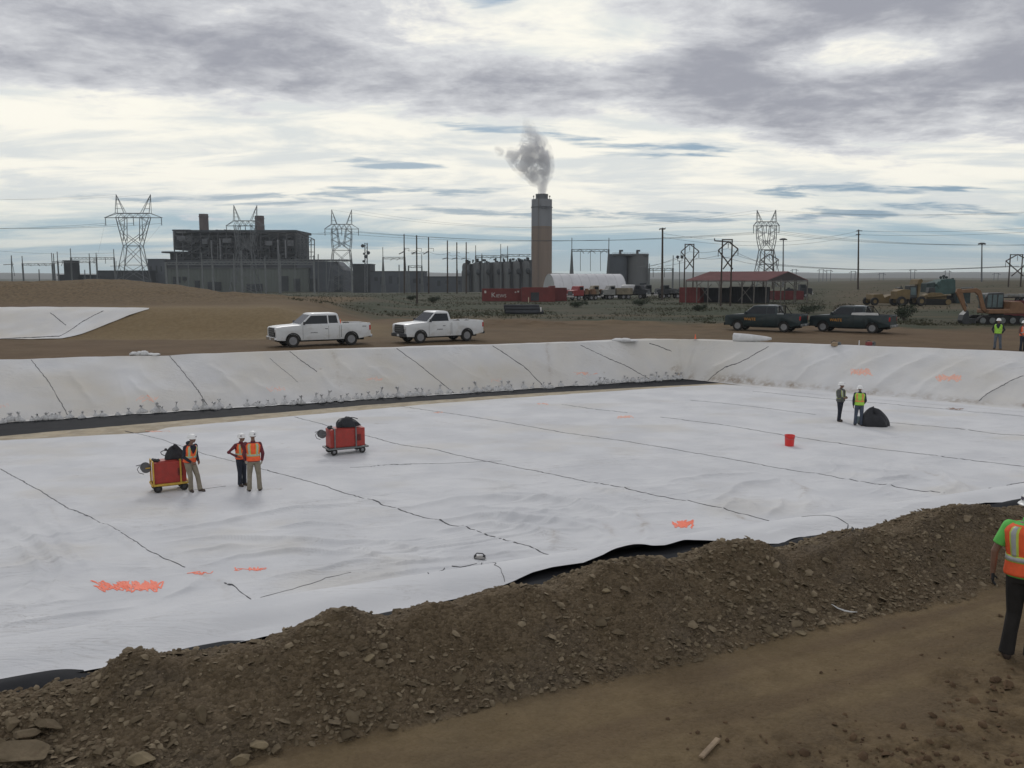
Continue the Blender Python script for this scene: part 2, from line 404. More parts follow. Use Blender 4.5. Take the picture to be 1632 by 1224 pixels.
# ================================================================ ground
def attr(me, name, arr):              # arr (n,4)
    a = me.color_attributes.new(name, 'FLOAT_COLOR', 'POINT'); a.data.foreach_set('color', np.asarray(arr, np.float32).ravel())
def ground_material():
    m = bpy.data.materials.new('earth'); m.use_nodes = True; nt = m.node_tree; g = G(nt); b = nt.nodes['Principled BSDF']
    t = nt.nodes.new('ShaderNodeTexCoord'); v = t.outputs['Object']
    at = nt.nodes.new('ShaderNodeVertexColor'); at.layer_name = 'zone'
    s = nt.nodes.new('ShaderNodeSeparateColor'); nt.links.new(at.outputs[0], s.inputs[0]); pile_m, grass_m, tan_m = s.outputs
    ch_m = at.outputs['Alpha']
    n1 = g.noise(v, 0.35, 6, 0.6); n2 = g.noise(v, 3.0, 6, 0.65); n3 = g.noise(v, 22.0, 5, 0.7); n4 = g.noise(v, 0.05, 5, 0.6)
    soil = g.mix(g.ss(n1, 0.3, 0.7), (0.110, 0.078, 0.044), (0.153, 0.108, 0.062))
    soil = g.mix(g.ss(n2, 0.45, 0.75, 0, 0.45), soil, (0.084, 0.054, 0.031))
    soil = g.mix(g.ss(n4, 0.4, 0.62, 0, 0.35), soil, (0.133, 0.082, 0.051))
    tan_ = g.mix(g.ss(n2, 0.3, 0.7), (0.178, 0.130, 0.068), (0.232, 0.172, 0.093))
    gravel = g.mix(g.ss(n2, 0.3, 0.7), (0.119, 0.086, 0.048), (0.181, 0.134, 0.076))
    gravel = g.mix(g.ss(g.noise(v, 0.9, 5, 0.6), 0.48, 0.66, 0, 0.55), gravel, (0.082, 0.074, 0.060))
    churn = g.mix(g.ss(n2, 0.35, 0.65), (0.081, 0.055, 0.029), (0.173, 0.123, 0.067))
    gv = g.mapv(v, (0.5, 1.2, 1)); g1 = g.noise(gv, 0.12, 7, 0.65); g2 = g.noise(v, 1.2, 6, 0.7)
    grass = g.mix(g.ss(g1, 0.42, 0.62), (0.044, 0.052, 0.030), (0.080, 0.070, 0.047))
    grass = g.mix(g.ss(g2, 0.45, 0.7, 0, 0.6), grass, (0.035, 0.045, 0.026))
    c = g.mix(tan_m, soil, tan_); c = g.mix(grass_m, c, grass); c = g.mix(ch_m, c, churn); c = g.mix(pile_m, c, gravel)
    c = g.mix(g.ss(n3, 0.5, 0.8, 0, 0.35), c, (0.05, 0.038, 0.026))
    vr = nt.nodes.new('ShaderNodeTexVoronoi'); vr.inputs['Scale'].default_value = 26; nt.links.new(g.mapv(v, (1, 1, 1.5)), vr.inputs['Vector'])
    vcol = nt.nodes.new('ShaderNodeSeparateColor'); nt.links.new(vr.outputs['Color'], vcol.inputs[0])
    chip = g.mix(vcol.outputs[0], (0.060, 0.044, 0.030), (0.180, 0.138, 0.095))
    c = g.mix(g.m('MULTIPLY', pile_m, 0.6), c, chip)
    nt.links.new(c, b.inputs['Base Color']); b.inputs['Roughness'].default_value = 0.95; b.inputs['Specular IOR Level'].default_value = 0.15
    h = g.m('ADD', g.m('MULTIPLY', n3, 0.4), g.m('MULTIPLY', n2, 0.8))
    h = g.m('ADD', h, g.m('MULTIPLY', g.m('MULTIPLY', vr.outputs['Distance'], -1.2), pile_m))
    bn = nt.nodes.new('ShaderNodeBump'); bn.inputs['Distance'].default_value = 0.05; bn.inputs['Strength'].default_value = 0.7
    nt.links.new(h, bn.inputs['Height']); nt.links.new(bn.outputs[0], b.inputs['Normal'])
    return m
def build_ground():
    az = np.concatenate([np.linspace(-88, -38, 60, endpoint=False), np.linspace(-38, 38, 800, endpoint=False), np.linspace(38, 88, 60)])*math.pi/180
    rs = [3.0]
    while rs[-1] < 5800:
        r = rs[-1]; rs.append(r+(0.022+0.0021*r if r < 60 else 0.0024*r if r < 120 else 0.02*r))
    rs = np.array(rs)
    A, Rr = np.meshgrid(az, rs)
    X = Rr*np.sin(A); Y = Rr*np.cos(A)
    x, y = X.ravel(), Y.ravel()
    z, pm, ch, pz = ground(x, y, True, True)
    z = np.where(pz < -0.001, z-0.10, z-0.0)
    n, m = X.shape
    idx = np.arange(n*m).reshape(n, m)
    Fq = np.stack([idx[:-1, :-1], idx[:-1, 1:], idx[1:, 1:], idx[1:, :-1]], -1).reshape(-1, 4)
    me = np_mesh('ground', np.stack([x, y, z], -1), Fq)
    r = np.hypot(x, y); a = x/np.maximum(y, 1)
    lm = 1-sst(x+3*fbm(x/6, y/6, 2, 3), -27, -20)
    gl = np.interp(a, [-0.35, -0.2, 0.05, 0.2, 0.3, 0.45], [92, 89, 84, 77, 74, 72])
    nz = fbm(x/5, y/7, 4, 130)
    gr = sst(y+7*nz, gl-3, gl+5)*(1-lm*(1-sst(y, 125, 150)))
    yard = sst(a, 0.33, 0.40)*sst(y, 104, 118)
    gr = np.maximum(gr*(1-0.4*yard), 0.75*sst(r, 150, 260)*(y > 120)*(1-lm*(y < 150)))
    road = np.exp(-((y-93-1.5*np.sin(x/9))/1.4)**2)*sst(a, -0.2, -0.1)*0.5
    gr = np.clip(gr-road, 0, 1)
    tanm = sst(x, -40, -30)*(1-sst(x, -14, -6))*sst(y, 57, 62)*(1-sst(y, 72, 84))*0.8
    sN_, dN_ = sN(x, y), dN(x, y)
    tanm = np.maximum(tanm, sst(fbm(x/1.6, y/1.0, 3, 77)*.7+fbm(sN_/2.6, dN_/0.28, 4, 78)*.8, -0.45, 0.35)*(dN(x, y) < 0)*(1-pm)*(1-ch))
    ch = np.maximum(ch, 1.0*lm*sst(y+3*nz, 76, 86)*(1-sst(y, 128, 140)))
    attr(me, 'zone', np.stack([pm, gr, tanm, ch], -1))
    me.materials.append(ground_material())
    o = link(me, 'ground'); tag(o, kind='structure')
build_ground()
def build_hills():
    V = []; Fs = []; n = 260; mb = MB()
    for row, (D, h0, h1) in enumerate(((3000, -6, -6), (3300, 9, 14), (3900, 16, 28), (4600, -10, -10))):
        for i in range(n):
            a = R(-70+140*i/(n-1)); x = D*math.sin(a); y = D*math.cos(a)
            k = float(fbm(np.array([x/420]), np.array([D/500.0]), 4, 9)[0])
            V.append((x, y, h0+(h1-h0)*(0.5+k)))
    Fs = [(r*n+i, r*n+i+1, (r+1)*n+i+1, (r+1)*n+i) for r in range(3) for i in range(n-1)]
    mb.add(V, Fs); o = mb.out('hills', mat('hill', (0.10, 0.10, 0.09), 0.95, scale=0.01), smooth=True); tag(o, kind='structure')
build_hills()
# ================================================================ liner
FOLDS = [  # (photo polyline, half width, height): creases of the slack fabric, laid on the floor where they lie
 ([(610,818),(690,806),(790,798),(900,806),(980,824),(1022,846),(1030,864),(1008,882)], .26, .17), ([(650,838),(760,828),(870,834),(940,848),(968,866),(950,884)], .24, .15),
 ([(690,852),(790,842),(850,848),(884,862),(868,878)], .2, .13), ([(720,812),(860,818),(960,838),(998,858)], .13, .06), ([(560,800),(600,806),(640,800)], .2, .1),
 ([(1130,806),(1180,776),(1240,770),(1282,786),(1290,806),(1270,826)], .26, .13), ([(1150,818),(1172,800),(1196,806),(1216,824)], .16, .10), ([(1220,828),(1244,812),(1252,796)], .16, .10), ([(1060,776),(1130,762),(1210,756)], .2, .1),
 ([(240,856),(320,842),(400,826),(480,814),(590,806)], .20, .11), ([(250,872),(340,858),(430,862),(530,866),(620,868),(690,882)], .17, .11), ([(320,906),(390,888),(480,880),(580,888),(640,902)], .16, .11),
 ([(420,928),(500,912),(600,900),(690,896)], .15, .10), ([(430,846),(500,838),(570,842)], .13, .07), ([(290,886),(350,876),(410,872)], .12, .08), ([(540,876),(580,880),(600,894)], .12, .09), ([(620,884),(670,892),(720,894)], .12, .08),
 ([(0,826),(50,862),(92,898),(104,928),(80,956),(30,976),(0,982)], .18, .15), ([(0,862),(36,884),(58,914),(50,940),(0,956)], .15, .12), ([(28,784),(72,840),(120,890),(160,930)], .16, .10), ([(60,800),(100,850),(130,880)], .12, .06),
 ([(0,1002),(70,992),(150,982),(230,970)], .12, .08), ([(0,962),(60,968),(120,962)], .10, .06), ([(270,960),(300,946),(318,926)], .13, .09), ([(350,930),(372,940),(380,956)], .10, .07), ([(110,812),(170,850),(230,890)], .14, .08),
 ([(1440,738),(1500,760),(1536,784),(1548,800)], .26, .14), ([(1390,770),(1440,764),(1480,772)], .2, .12), ([(1290,790),(1310,802),(1330,818)], .18, .10), ([(930,778),(980,792),(1050,806)], .16, .08), ([(1300,742),(1380,752),(1440,756)], .2, .08),
 ([(480,735),(600,745),(700,742)], .12, .05), ([(700,762),(800,772),(860,790)], .14, .07), ([(760,786),(840,792),(900,796)], .12, .06), ([(1560,742),(1600,750),(1640,760)], .2, .1)]
BFOLDS = [([(110,592),(128,620),(152,652)], .22, .10), ([(200,600),(250,650)], .2, .08), ([(330,582),(372,618),(398,642)], .25, .13), ([(375,612),(382,628),(390,640)], .15, .10), ([(400,606),(436,636)], .2, .08), ([(540,572),(560,596),(552,612)], .22, .12),
 ([(505,593),(525,618),(545,638)], .25, .14), ([(590,588),(640,632)], .25, .11), ([(700,572),(745,600),(790,622)], .22, .10), ([(760,580),(775,604)], .18, .12), ([(850,575),(900,600)], .25, .10), ([(960,560),(1010,590)], .25, .10),
 ([(1080,546),(1084,566),(1080,580),(1090,600)], .45, .30), ([(1108,556),(1106,574),(1098,592)], .35, .2), ([(1190,566),(1150,588),(1118,604)], .4, .22), ([(1260,558),(1200,590),(1160,610)], .35, .15), ([(1360,560),(1290,590),(1240,622)], .3, .12),
 ([(1500,566),(1440,590),(1370,632)], .5, .20), ([(1550,572),(1480,610),(1430,640)], .35, .14), ([(1632,602),(1590,622),(1550,646)], .4, .2), ([(1420,565),(1350,598)], .3, .12), ([(1620,580),(1560,606)], .3, .12)]
def _mkf(F_, bank):
    out = []
    for pl_, w_, h_ in F_:
        q = [hit(a, b) if bank else P(a, b, FL) for a, b in pl_]; p = np.array([(v.x, v.y) for v in q]); out.append((p, w_, h_))
    return out
FW = _mkf(FOLDS, False); FB = _mkf(BFOLDS, True)
def folds(x, y, Fl, sd=0):
    shp = np.shape(x); x = np.asarray(x, float).ravel(); y = np.asarray(y, float).ravel(); h = np.zeros(len(x))
    xw = x+0.22*fbm(x/0.9, y/0.9, 3, 500+sd); yw = y+0.22*fbm(x/0.9+9, y/0.9, 3, 510+sd)
    for p, w_, hh in Fl:
        lo = p.min(0)-w_*4; hi = p.max(0)+w_*4
        k = np.nonzero((x > lo[0])&(x < hi[0])&(y > lo[1])&(y < hi[1]))[0]
        if not len(k): continue
        xs, ys = xw[k], yw[k]; best = np.full(len(k), 1e9); L_ = np.r_[0, np.cumsum(np.hypot(*np.diff(p, axis=0).T))]; tt = np.zeros(len(k))
        for i in range(len(p)-1):
            a, b = p[i], p[i+1]; d = b-a; l2 = d@d; t = (((xs-a[0])*d[0]+(ys-a[1])*d[1])/l2).clip(0, 1)
            dd = np.hypot(xs-a[0]-t*d[0], ys-a[1]-t*d[1]); sgn = np.sign((xs-a[0])*d[1]-(ys-a[1])*d[0]); dd = dd*np.where(sgn > 0, 1.0, 0.62)
            m_ = dd < best; best = np.where(m_, dd, best); tt = np.where(m_, (L_[i]+t*(L_[i+1]-L_[i]))/L_[-1], tt)
        e = np.sin(np.clip(tt, 0, 1)*math.pi)**0.6
        h[k] = np.maximum(h[k], 1.0*hh*e*np.exp(-(best/(w_*.62))**1.35))
    return h.reshape(shp)
def wrinkle(x, y):
    """folds of the loose geotextile on the floor"""
    c = dC(x, y); s = sC(x, y)
    amp = sst(c, 3.0, 4.6)*(0.16+0.84*(1-sst(c, 8.5, 17)))
    wx = 1.4*fbm(s/5, c/4, 3, 200); wy = 2.6*fbm(s/7, c/5, 3, 210)
    q = c+wy; p = s+wx
    f = rid(p/4.0, q/0.80, 2, 220)**1.2
    f2 = rid((p+0.6*q)/2.0, (q-0.3*p)/1.1, 2, 230)
    f3 = rid(p/1.7, q/0.33, 2, 235)
    patchy = sst(fbm(s/4.0, c/3.5, 2, 240), -0.32, 0.25)
    h = amp*(0.11*f*patchy+0.05*f2*patchy+0.06*fbm(s/1.6, c/1.3, 3, 250))+0.022*sst(c, 3, 5)*rid(s/1.9+c/5, c/0.9, 2, 255)+folds(x, y, FW)
    return h
def nearstrip(x, y):
    c = dN(x, y); s = sN(x, y)
    return 0.015*fbm(s/1.3, c/0.9, 3, 260)*sst(c, -0.2, 0.3)+0.08*sst(c, 0.05, 0.6)*(1-sst(dC(x, y), -0.1, 0.9))
def slopewr(x, y, kind):
    if kind == 'F':
        s = sFc(x, y); d = dFc(x, y)
    else:
        s = sRc(x, y); d = dRc(x, y)
    sk = s+(0.25 if kind == 'F' else -0.25)*d+0.9*fbm(s/4, d/3, 3, 270)
    f = rid(sk/2.3, d/7, 2, 280)*0.17+rid(sk/0.9+3, d/4, 2, 281)*0.06*sst(fbm(s/5, d/5, 2, 3), -.1, .3)
    return f*0.55*sst(d, 0.2, 1.5)+0.03*fbm(s/1.2, d/1.2, 3, 290)+folds(x, y, FB, 7)
def liner_z(x, y):                    # top of the fabric
    x = np.asarray(x, float); y = np.asarray(y, float)
    z = ground(x, y, False)
    pz = pit(x, y); fl = pz < FL+0.02
    z = z+0.03
    zF = dFt(x, y); zR = dRt(x, y)
    slF = (zF < 0)&(dFc(x, y) > -1); slR = (zR < 0)&(dRc(x, y) > -1)
    w_ = wrinkle(x, y)*sst(np.minimum(zF, zR), 0.0, 2.0)+nearstrip(x, y)*(dC(x, y) < 1)
    wF = slopewr(x, y, 'F')*sst(-zF, 0, 0.8); wR = slopewr(x, y, 'R')*sst(-zR, 0, 0.8)
    useF = slope(dFc(x, y), dFt(x, y)) >= slope(dRc(x, y), dRt(x, y))
    return z+np.where(useF & slF, wF, np.where(slR, wR, w_))
def lz(x, y): return float(liner_z(np.array([x]), np.array([y]))[0])
def lhit(px, py):
    d = ray(px, py); ts = np.arange(8, 95, 0.3)
    k = int(np.argmax(CAMZ+d.z*ts < liner_z(d.x*ts, d.y*ts))); ts = np.linspace(ts[max(k-1, 0)], ts[k], 20)
    X = d.x*ts; Y = d.y*ts; gr = liner_z(X, Y); k = int(np.argmax(CAMZ+d.z*ts < gr))
    return Vector((X[k], Y[k], gr[k]))
def liner_material():
    m = bpy.data.materials.new('geotextile'); m.use_nodes = True; nt = m.node_tree; g = G(nt); b = nt.nodes['Principled BSDF']
    t = nt.nodes.new('ShaderNodeTexCoord'); v = t.outputs['Object']
    at = nt.nodes.new('ShaderNodeVertexColor'); at.layer_name = 'dirt'
    s = nt.nodes.new('ShaderNodeSeparateColor'); nt.links.new(at.outputs[0], s.inputs[0]); d0, d1, d2 = s.outputs
    n1 = g.noise(v, 0.5, 7, 0.62); n2 = g.noise(v, 4.0, 6, 0.7); n3 = g.noise(v, 60, 4, 0.6)
    c = g.mix(g.ss(n1, 0.35, 0.65), (0.59, 0.595, 0.61), (0.67, 0.672, 0.68))
    c = g.mix(g.ss(n2, 0.5, 0.8, 0, 0.18), c, (0.50, 0.49, 0.48))
    stk = g.noise(g.mapv(v, (0.7, 3.4, 1), rot=(0, 0, 0.35), loc=(7, 3, 0)), 1.0, 5, 0.6, 1.2); sk = g.ss(g.m('ABSOLUTE', g.m('SUBTRACT', stk, 0.5)), 0.0, 0.022, 1.0, 0.0)
    c = g.mix(g.m('MULTIPLY', g.m('MULTIPLY', sk, g.ss(g.noise(v, 0.35, 4, 0.6), 0.46, 0.64)), 0.38), c, (0.36, 0.34, 0.32))
    c = g.mix(g.m('MULTIPLY', d0, g.ss(n1, 0.2, 0.75, 0.55, 1.0)), c, (0.52, 0.47, 0.38))   # brown dust, tan stain, and left bank shading put into the tan
    c = g.mix(g.m('MULTIPLY', d1, g.ss(n2, 0.35, 0.6)), c, (0.27, 0.21, 0.15))               # mud
    nt.links.new(c, b.inputs['Base Color']); b.inputs['Roughness'].default_value = 0.9; b.inputs['Specular IOR Level'].default_value = 0.2
    bn = nt.nodes.new('ShaderNodeBump'); bn.inputs['Distance'].default_value = 0.02; bn.inputs['Strength'].default_value = 0.35
    cr1 = g.noise(g.mapv(v, (0.55, 2.3, 1), rot=(0, 0, -0.43)), 1.0, 4, 0.6, 1.6); cr2 = g.noise(g.mapv(v, (1.4, 4.8, 1), rot=(0, 0, -0.55), loc=(3, 1, 0)), 1.0, 3, 0.6, 2.0)
    r1 = g.m('ABSOLUTE', g.m('SUBTRACT', cr1, 0.5)); r2 = g.m('ABSOLUTE', g.m('SUBTRACT', cr2, 0.5)); bigm = g.ss(g.noise(v, 0.22, 3, 0.5), 0.42, 0.58)
    hh = g.m('ADD', g.m('MULTIPLY', n3, 0.10), g.m('MULTIPLY', n2, 0.5)); hh = g.m('SUBTRACT', hh, g.m('MULTIPLY', g.m('ADD', g.m('MULTIPLY', r1, 4.0), g.m('MULTIPLY', r2, 2.5)), bigm))
    bn.inputs['Strength'].default_value = 0.55; nt.links.new(hh, bn.inputs['Height']); nt.links.new(bn.outputs[0], b.inputs['Normal'])
    return m
MLIN = liner_material()
def pol(poly, n):                     # resample polyline of 2D points
    p = np.array([(q[0], q[1]) for q in poly], float); s = np.r_[0, np.cumsum(np.hypot(*np.diff(p, axis=0).T))]
    t = np.linspace(0, s[-1], n); return np.stack([np.interp(t, s, p[:, 0]), np.interp(t, s, p[:, 1])], -1)
STAINS = [([(1012,812),(1026,838),(1026,860)], .10, .62), ([(962,840),(972,854),(970,868)], .10, .5), ([(880,848),(888,860),(884,874)], .09, .6), ([(1258,766),(1276,782),(1278,806)], .10, .5), ([(1165,820),(1186,832),(1212,836)], .12, .6),
 ([(66,798),(84,826),(98,850)], .06, .35), ([(300,906),(330,930),(372,958)], .10, .4), ([(180,842),(200,862),(212,880)], .08, .35), ([(1450,745),(1500,768),(1524,786)], .10, .4), ([(560,848),(590,836),(640,832)], .06, .25), ([(505,593),(520,608),(540,636)], .16, .62), ([(835,585),(862,603),(885,620)], .16, .62), ([(1300,654),(1360,658),(1420,662)], .25, .4), ([(1320,676),(1350,674),(1400,684)], .2, .3)]
_stn = _mkf(STAINS, False)
def dirt_bank_shade_at(x, y):
    c0 = P(1110, 560, -1.0); r = np.hypot((x-c0.x)/9, (y-c0.y)/6)
    tan_ = np.exp(-r**2)*0.95
    zF = dFc(x, y); sF = sFc(x, y)
    onF = (dFt(x, y) < 0.3)
    tan_ = np.maximum(tan_, onF*0.62*(0.6+fbm(sF/3, zF/2, 3, 300)))  # beige dust, deepened so the bank's shading is painted into its colour
    onR = (dRt(x, y) < 0.5)&(~onF)
    tan_ = np.maximum(tan_, onR*0.40*(0.7+fbm(sFc(x, y)/3, zF/2, 3, 305)))
    mud = np.exp(-((dRt(x, y)+0.15)/0.28)**2)*(fbm(x*1.5, y*1.5, 3, 310)+0.35).clip(0, 1)*(dFt(x, y) > -0.5)
    mud = np.maximum(mud, np.exp(-((x-c0.x-1.2)/2.6)**2-((y-c0.y+1.2)/1.3)**2)*(0.45+fbm(x*2, y*0.7, 3, 311))*0.8)
    w_ = wrinkle(x, y); c = dC(x, y)
    mud = np.maximum(mud, (c > 3)*0.55*sst(rid(x/2.2+y/6, y/1.1-x/4, 2, 320), 0.80, 1.0)*sst(fbm(x/3, y/3, 2, 322), 0.05, 0.4))
    mud = np.maximum(mud, folds(x, y, _stn, 3)*(0.7+fbm(x*4, y*4, 3, 321)))
    tan_ = np.maximum(tan_, 0.35*(c > 3)*sst(fbm(x/3.5, y/2.2, 4, 330), 0.0, 0.5))
    return np.clip(tan_, 0, 1), np.clip(mud, 0, 1)
def sheet(name, A, B, nu, vs, mate, parent, off=0.0, zf=None, edge=None):
    A = pol(A, nu); B = pol(B, nu); v = np.asarray(vs)[:, None, None]
    Q = A[None]*(1-v)+B[None]*v
    x, y = Q[..., 0].ravel(), Q[..., 1].ravel()
    z = (zf or liner_z)(x, y)+off
    if edge is not None:
        z = z+edge(x, y, np.repeat(np.asarray(vs), nu))
    n = len(vs); idx = np.arange(n*nu).reshape(n, nu)
    Fq = np.stack([idx[:-1, :-1], idx[:-1, 1:], idx[1:, 1:], idx[1:, :-1]], -1).reshape(-1, 4)
    me = np_mesh(name, np.stack([x, y, z], -1), Fq)
    a, b = dirt_bank_shade_at(x, y); attr(me, 'dirt', np.stack([a, b, a*0, a*0+1], -1))  # the dirt layer also carries the painted shading of the left bank
    me.materials.append(mate)
    return link(me, name, parent)
liner = thing('pit_liner', P(800, 760, FL), 0, 'white geotextile fabric covering the floor and banks of the lined pit, with dark seams', 'liner')
def lrel(o):                          # parts are built in world coordinates
    o.matrix_parent_inverse = Matrix.Translation(-Vector(liner.location)); return o
W = [(-420,1150),(0,1092),(130,1076),(310,1046),(430,1024),(540,1002),(620,984),(700,962),(770,946),(820,930),(850,919),(880,912),(930,904),(974,889),(1010,880),(1060,877),(1090,869),(1150,868),(1200,868),(1245,868),(1280,858),(1320,850),(1400,842),(1440,832),(1470,822),(1520,812),(1570,803),(1632,800),(1800,778),(2300,712)]
Wp = [P(a, b, 0.03) for a, b in W]
TS = [(-500,738),(0,704),(130,697),(235,691),(270,683),(380,673),(500,662),(600,653),(700,644),(840,634),(1000,623),(1090,617),(1150,614),(1195,616),(1300,630),(1450,641),(1632,656),(1900,684),(2400,745)]
Tp = [P(a, b, FL) for a, b in TS]
vs = np.r_[np.linspace(0, 0.10, 60, endpoint=False), np.linspace(0.10, 0.55, 380, endpoint=False), np.linspace(0.55, 1, 180)]
def wedge(x, y, v):                   # curling outer hem
    s = sN(x, y); return np.where(v < 0.012, 0.05*sst(fbm(s/0.9, s*0, 3, 340), -0.1, 0.5), 0)
lrel(sheet('floor_fabric', Wp, Tp, 620, vs, MLIN, liner, 0.012, edge=wedge))
# left bank: ragged foot, straight crest
rg = random.Random(3)
FTl = [(-500,708),(-200,689)]+[(x, 674.3-0.0642*x+rg.uniform(0.2, 2.4)*(1-x/2200)) for x in range(0, 1100, 14)]
Fa = [P(a, b, FL) for a, b in FTl]
Fa = Fa+[P(1100, 606, FL), P(1138, 610, FL)]
nF = Vector((-dirN.x*0, 0, 0))
fdir = (FCb-FCa).normalized(); fn = Vector((-fdir.y, fdir.x, 0))
Fb = [FCa-fdir*16+fn*0.4]+[P(a, b, 0.0)+fn*0.02 for a, b in ((0,575),(120,571),(270,567),(380,563),(465,560),(560,556),(632,554),(720,551),(785,550),(870,547),(925,545),(985,542),(1035,541),(1092,541.5))]
lrel(sheet('bank_fabric', Fa, Fb, 620, np.linspace(0, 1, 110), MLIN, liner, 0.02))
rdir = (RCb-RCa).normalized(); rn = Vector((-rdir.y, rdir.x, 0))
Ra = [P(a, b, FL) for a, b in ((1050,603),(1100,606),(1150,611.5),(1300,630),(1450,643),(1632,658),(1900,690),(2400,750))]
Rb = [P(a, b, 0.0)+rn*0.02 for a, b in ((1055,541.5),(1120,541.5),(1160,543),(1225,546.5),(1290,548.8),(1330,550.3),(1400,552.8),(1450,554.6),(1540,558),(1632,561.5),(1760,566.5))]+[P(1760, 566.5)+rdir*30]
ob = lrel(sheet('bank_fabric', Ra, Rb, 420, np.linspace(0, 1, 110), MLIN, liner, 0.018))
# black geomembrane and the uncovered tan strip along the foot of the left bank
MBLK = mat('black_membrane', (0.020, 0.021, 0.024), 0.8, var=0.2, scale=1.5, bump=0.15, bscale=6, spec=0.1, dirt=(0.034, 0.034, 0.034, 0.5))
gmf = thing('geomembrane_strip', P(400, 665, FL), 0, 'long black geomembrane strip exposed along the foot of the white left bank', 'membrane')
Ba = [P(a, b, FL) for a, b in ((-500,735),(0,697),(300,671),(600,646),(840,629),(1000,620),(1090,615),(1146,611.5))]
Bb = [P(a, b, FL) for a, b in ((-500,704),(0,673),(300,653.5),(600,634.5),(840,619),(1000,609),(1085,603.5),(1146,610))]
def mz(x, y):
    gr = ground(x, y, False); return np.where(gr > FL+0.015, gr-0.06, FL+0.012+0.02*fbm(x/1.5, y/0.6, 3, 350))
o = sheet('membrane', Ba, Bb, 400, np.linspace(0, 1, 16), MBLK, gmf, 0, mz); o.matrix_parent_inverse = Matrix.Translation(-Vector(gmf.location))
MTAN = mat('dusty_fabric', (0.36, 0.30, 0.21), 0.9, var=0.2, scale=1.2, bump=0.2, bscale=8, dirt=(0.52, 0.48, 0.40, 0.6))
tn = thing('dusty_fabric_strip', P(400, 680, FL), 0, 'dusty tan fabric strip between the black membrane and the white floor', 'fabric strip')
Da = [P(a, b, FL) for a, b in ((-500,745),(0,708),(300,684),(600,655),(840,636),(1000,626),(1150,616),(1200,617))]
Db = [P(a, b, FL) for a, b in ((-500,733),(0,696),(300,670),(600,645),(840,628),(1000,619),(1150,611),(1215,612))]
o = sheet('fabric', Da, Db, 400, np.linspace(0, 1, 10), MTAN, tn, 0.008, mz); o.matrix_parent_inverse = Matrix.Translation(-Vector(tn.location))
# black membrane under the near hem
nm = thing('geomembrane_edge', P(900, 925, 0), 0, 'black geomembrane edge showing under the white fabric behind the dirt piles', 'membrane')
NB = [P(a, b, 0.0) for a, b in W]
Na = [p-Vector((norN.x, norN.y, 0))*0.75 for p in NB]; Nb = [p+Vector((norN.x, norN.y, 0))*0.8 for p in NB]
def nz_(x, y):
    s = sN(x, y); d = -dN(x, y)
    return ground(x, y, False)*(d < 0.1)+0.02+np.maximum(0, 0.13*fbm(s/1.1, d*0.5, 2, 360)+0.04)*np.exp(-((d-0.25)/0.3)**2)
o = sheet('membrane', Na, Nb, 700, np.linspace(0, 1, 24), MBLK, nm, -0.012, nz_); o.matrix_parent_inverse = Matrix.Translation(-Vector(nm.location))
# seams: narrow dark laps stitched over the fabric; two bank lines draw fold shade
MSEAMFOLD = mat('seam_lap_fold_shade', (0.060, 0.060, 0.066), 0.8, var=0.3, scale=6)
def ribbon(mb, pts, wd, lift=0.012, gap=0.0, zf=liner_z, seed=0, jit=0.02):
    """one continuous lap that hugs the surface; it thins to a thread where the stitching pulls it under"""
    rr = np.random.RandomState(seed); L_ = sum((pts[i+1]-pts[i]).length for i in range(len(pts)-1)); n = max(int(L_/0.13), 4)
    p = pol([(q.x, q.y) for q in pts], n)
    d = np.gradient(p, axis=0); d /= np.linalg.norm(d, axis=1)[:, None]+1e-9; n_ = np.stack([-d[:, 1], d[:, 0]], -1)
    ww = wd*(0.6+0.8*rr.rand(n)); ww = np.where(rr.rand(n) < gap, ww*0.5, ww)/2
    sl = np.linspace(0, L_, n)
    c = p+n_*(rr.uniform(-jit, jit, n)+0.8*jit*fbm(sl/1.7, sl*0+seed, 2, 9))[:, None]
    a = c+n_*ww[:, None]; b = c-n_*ww[:, None]
    za = zf(a[:, 0], a[:, 1])+lift; zb = zf(b[:, 0], b[:, 1])+lift
    V = []
    for i in range(n): V += [(a[i, 0], a[i, 1], za[i]), (b[i, 0], b[i, 1], zb[i]), (b[i, 0], b[i, 1], zb[i]-.02), (a[i, 0], a[i, 1], za[i]-.02)]
    Fs = []
    for i in range(n-1):
        o = i*4
        for k in range(4): Fs.append((o+k, o+(k+1) % 4, o+4+(k+1) % 4, o+4+k))
    Fs += [(3, 2, 1, 0), (4*n-4, 4*n-3, 4*n-2, 4*n-1)]
    mb.add(V, Fs)
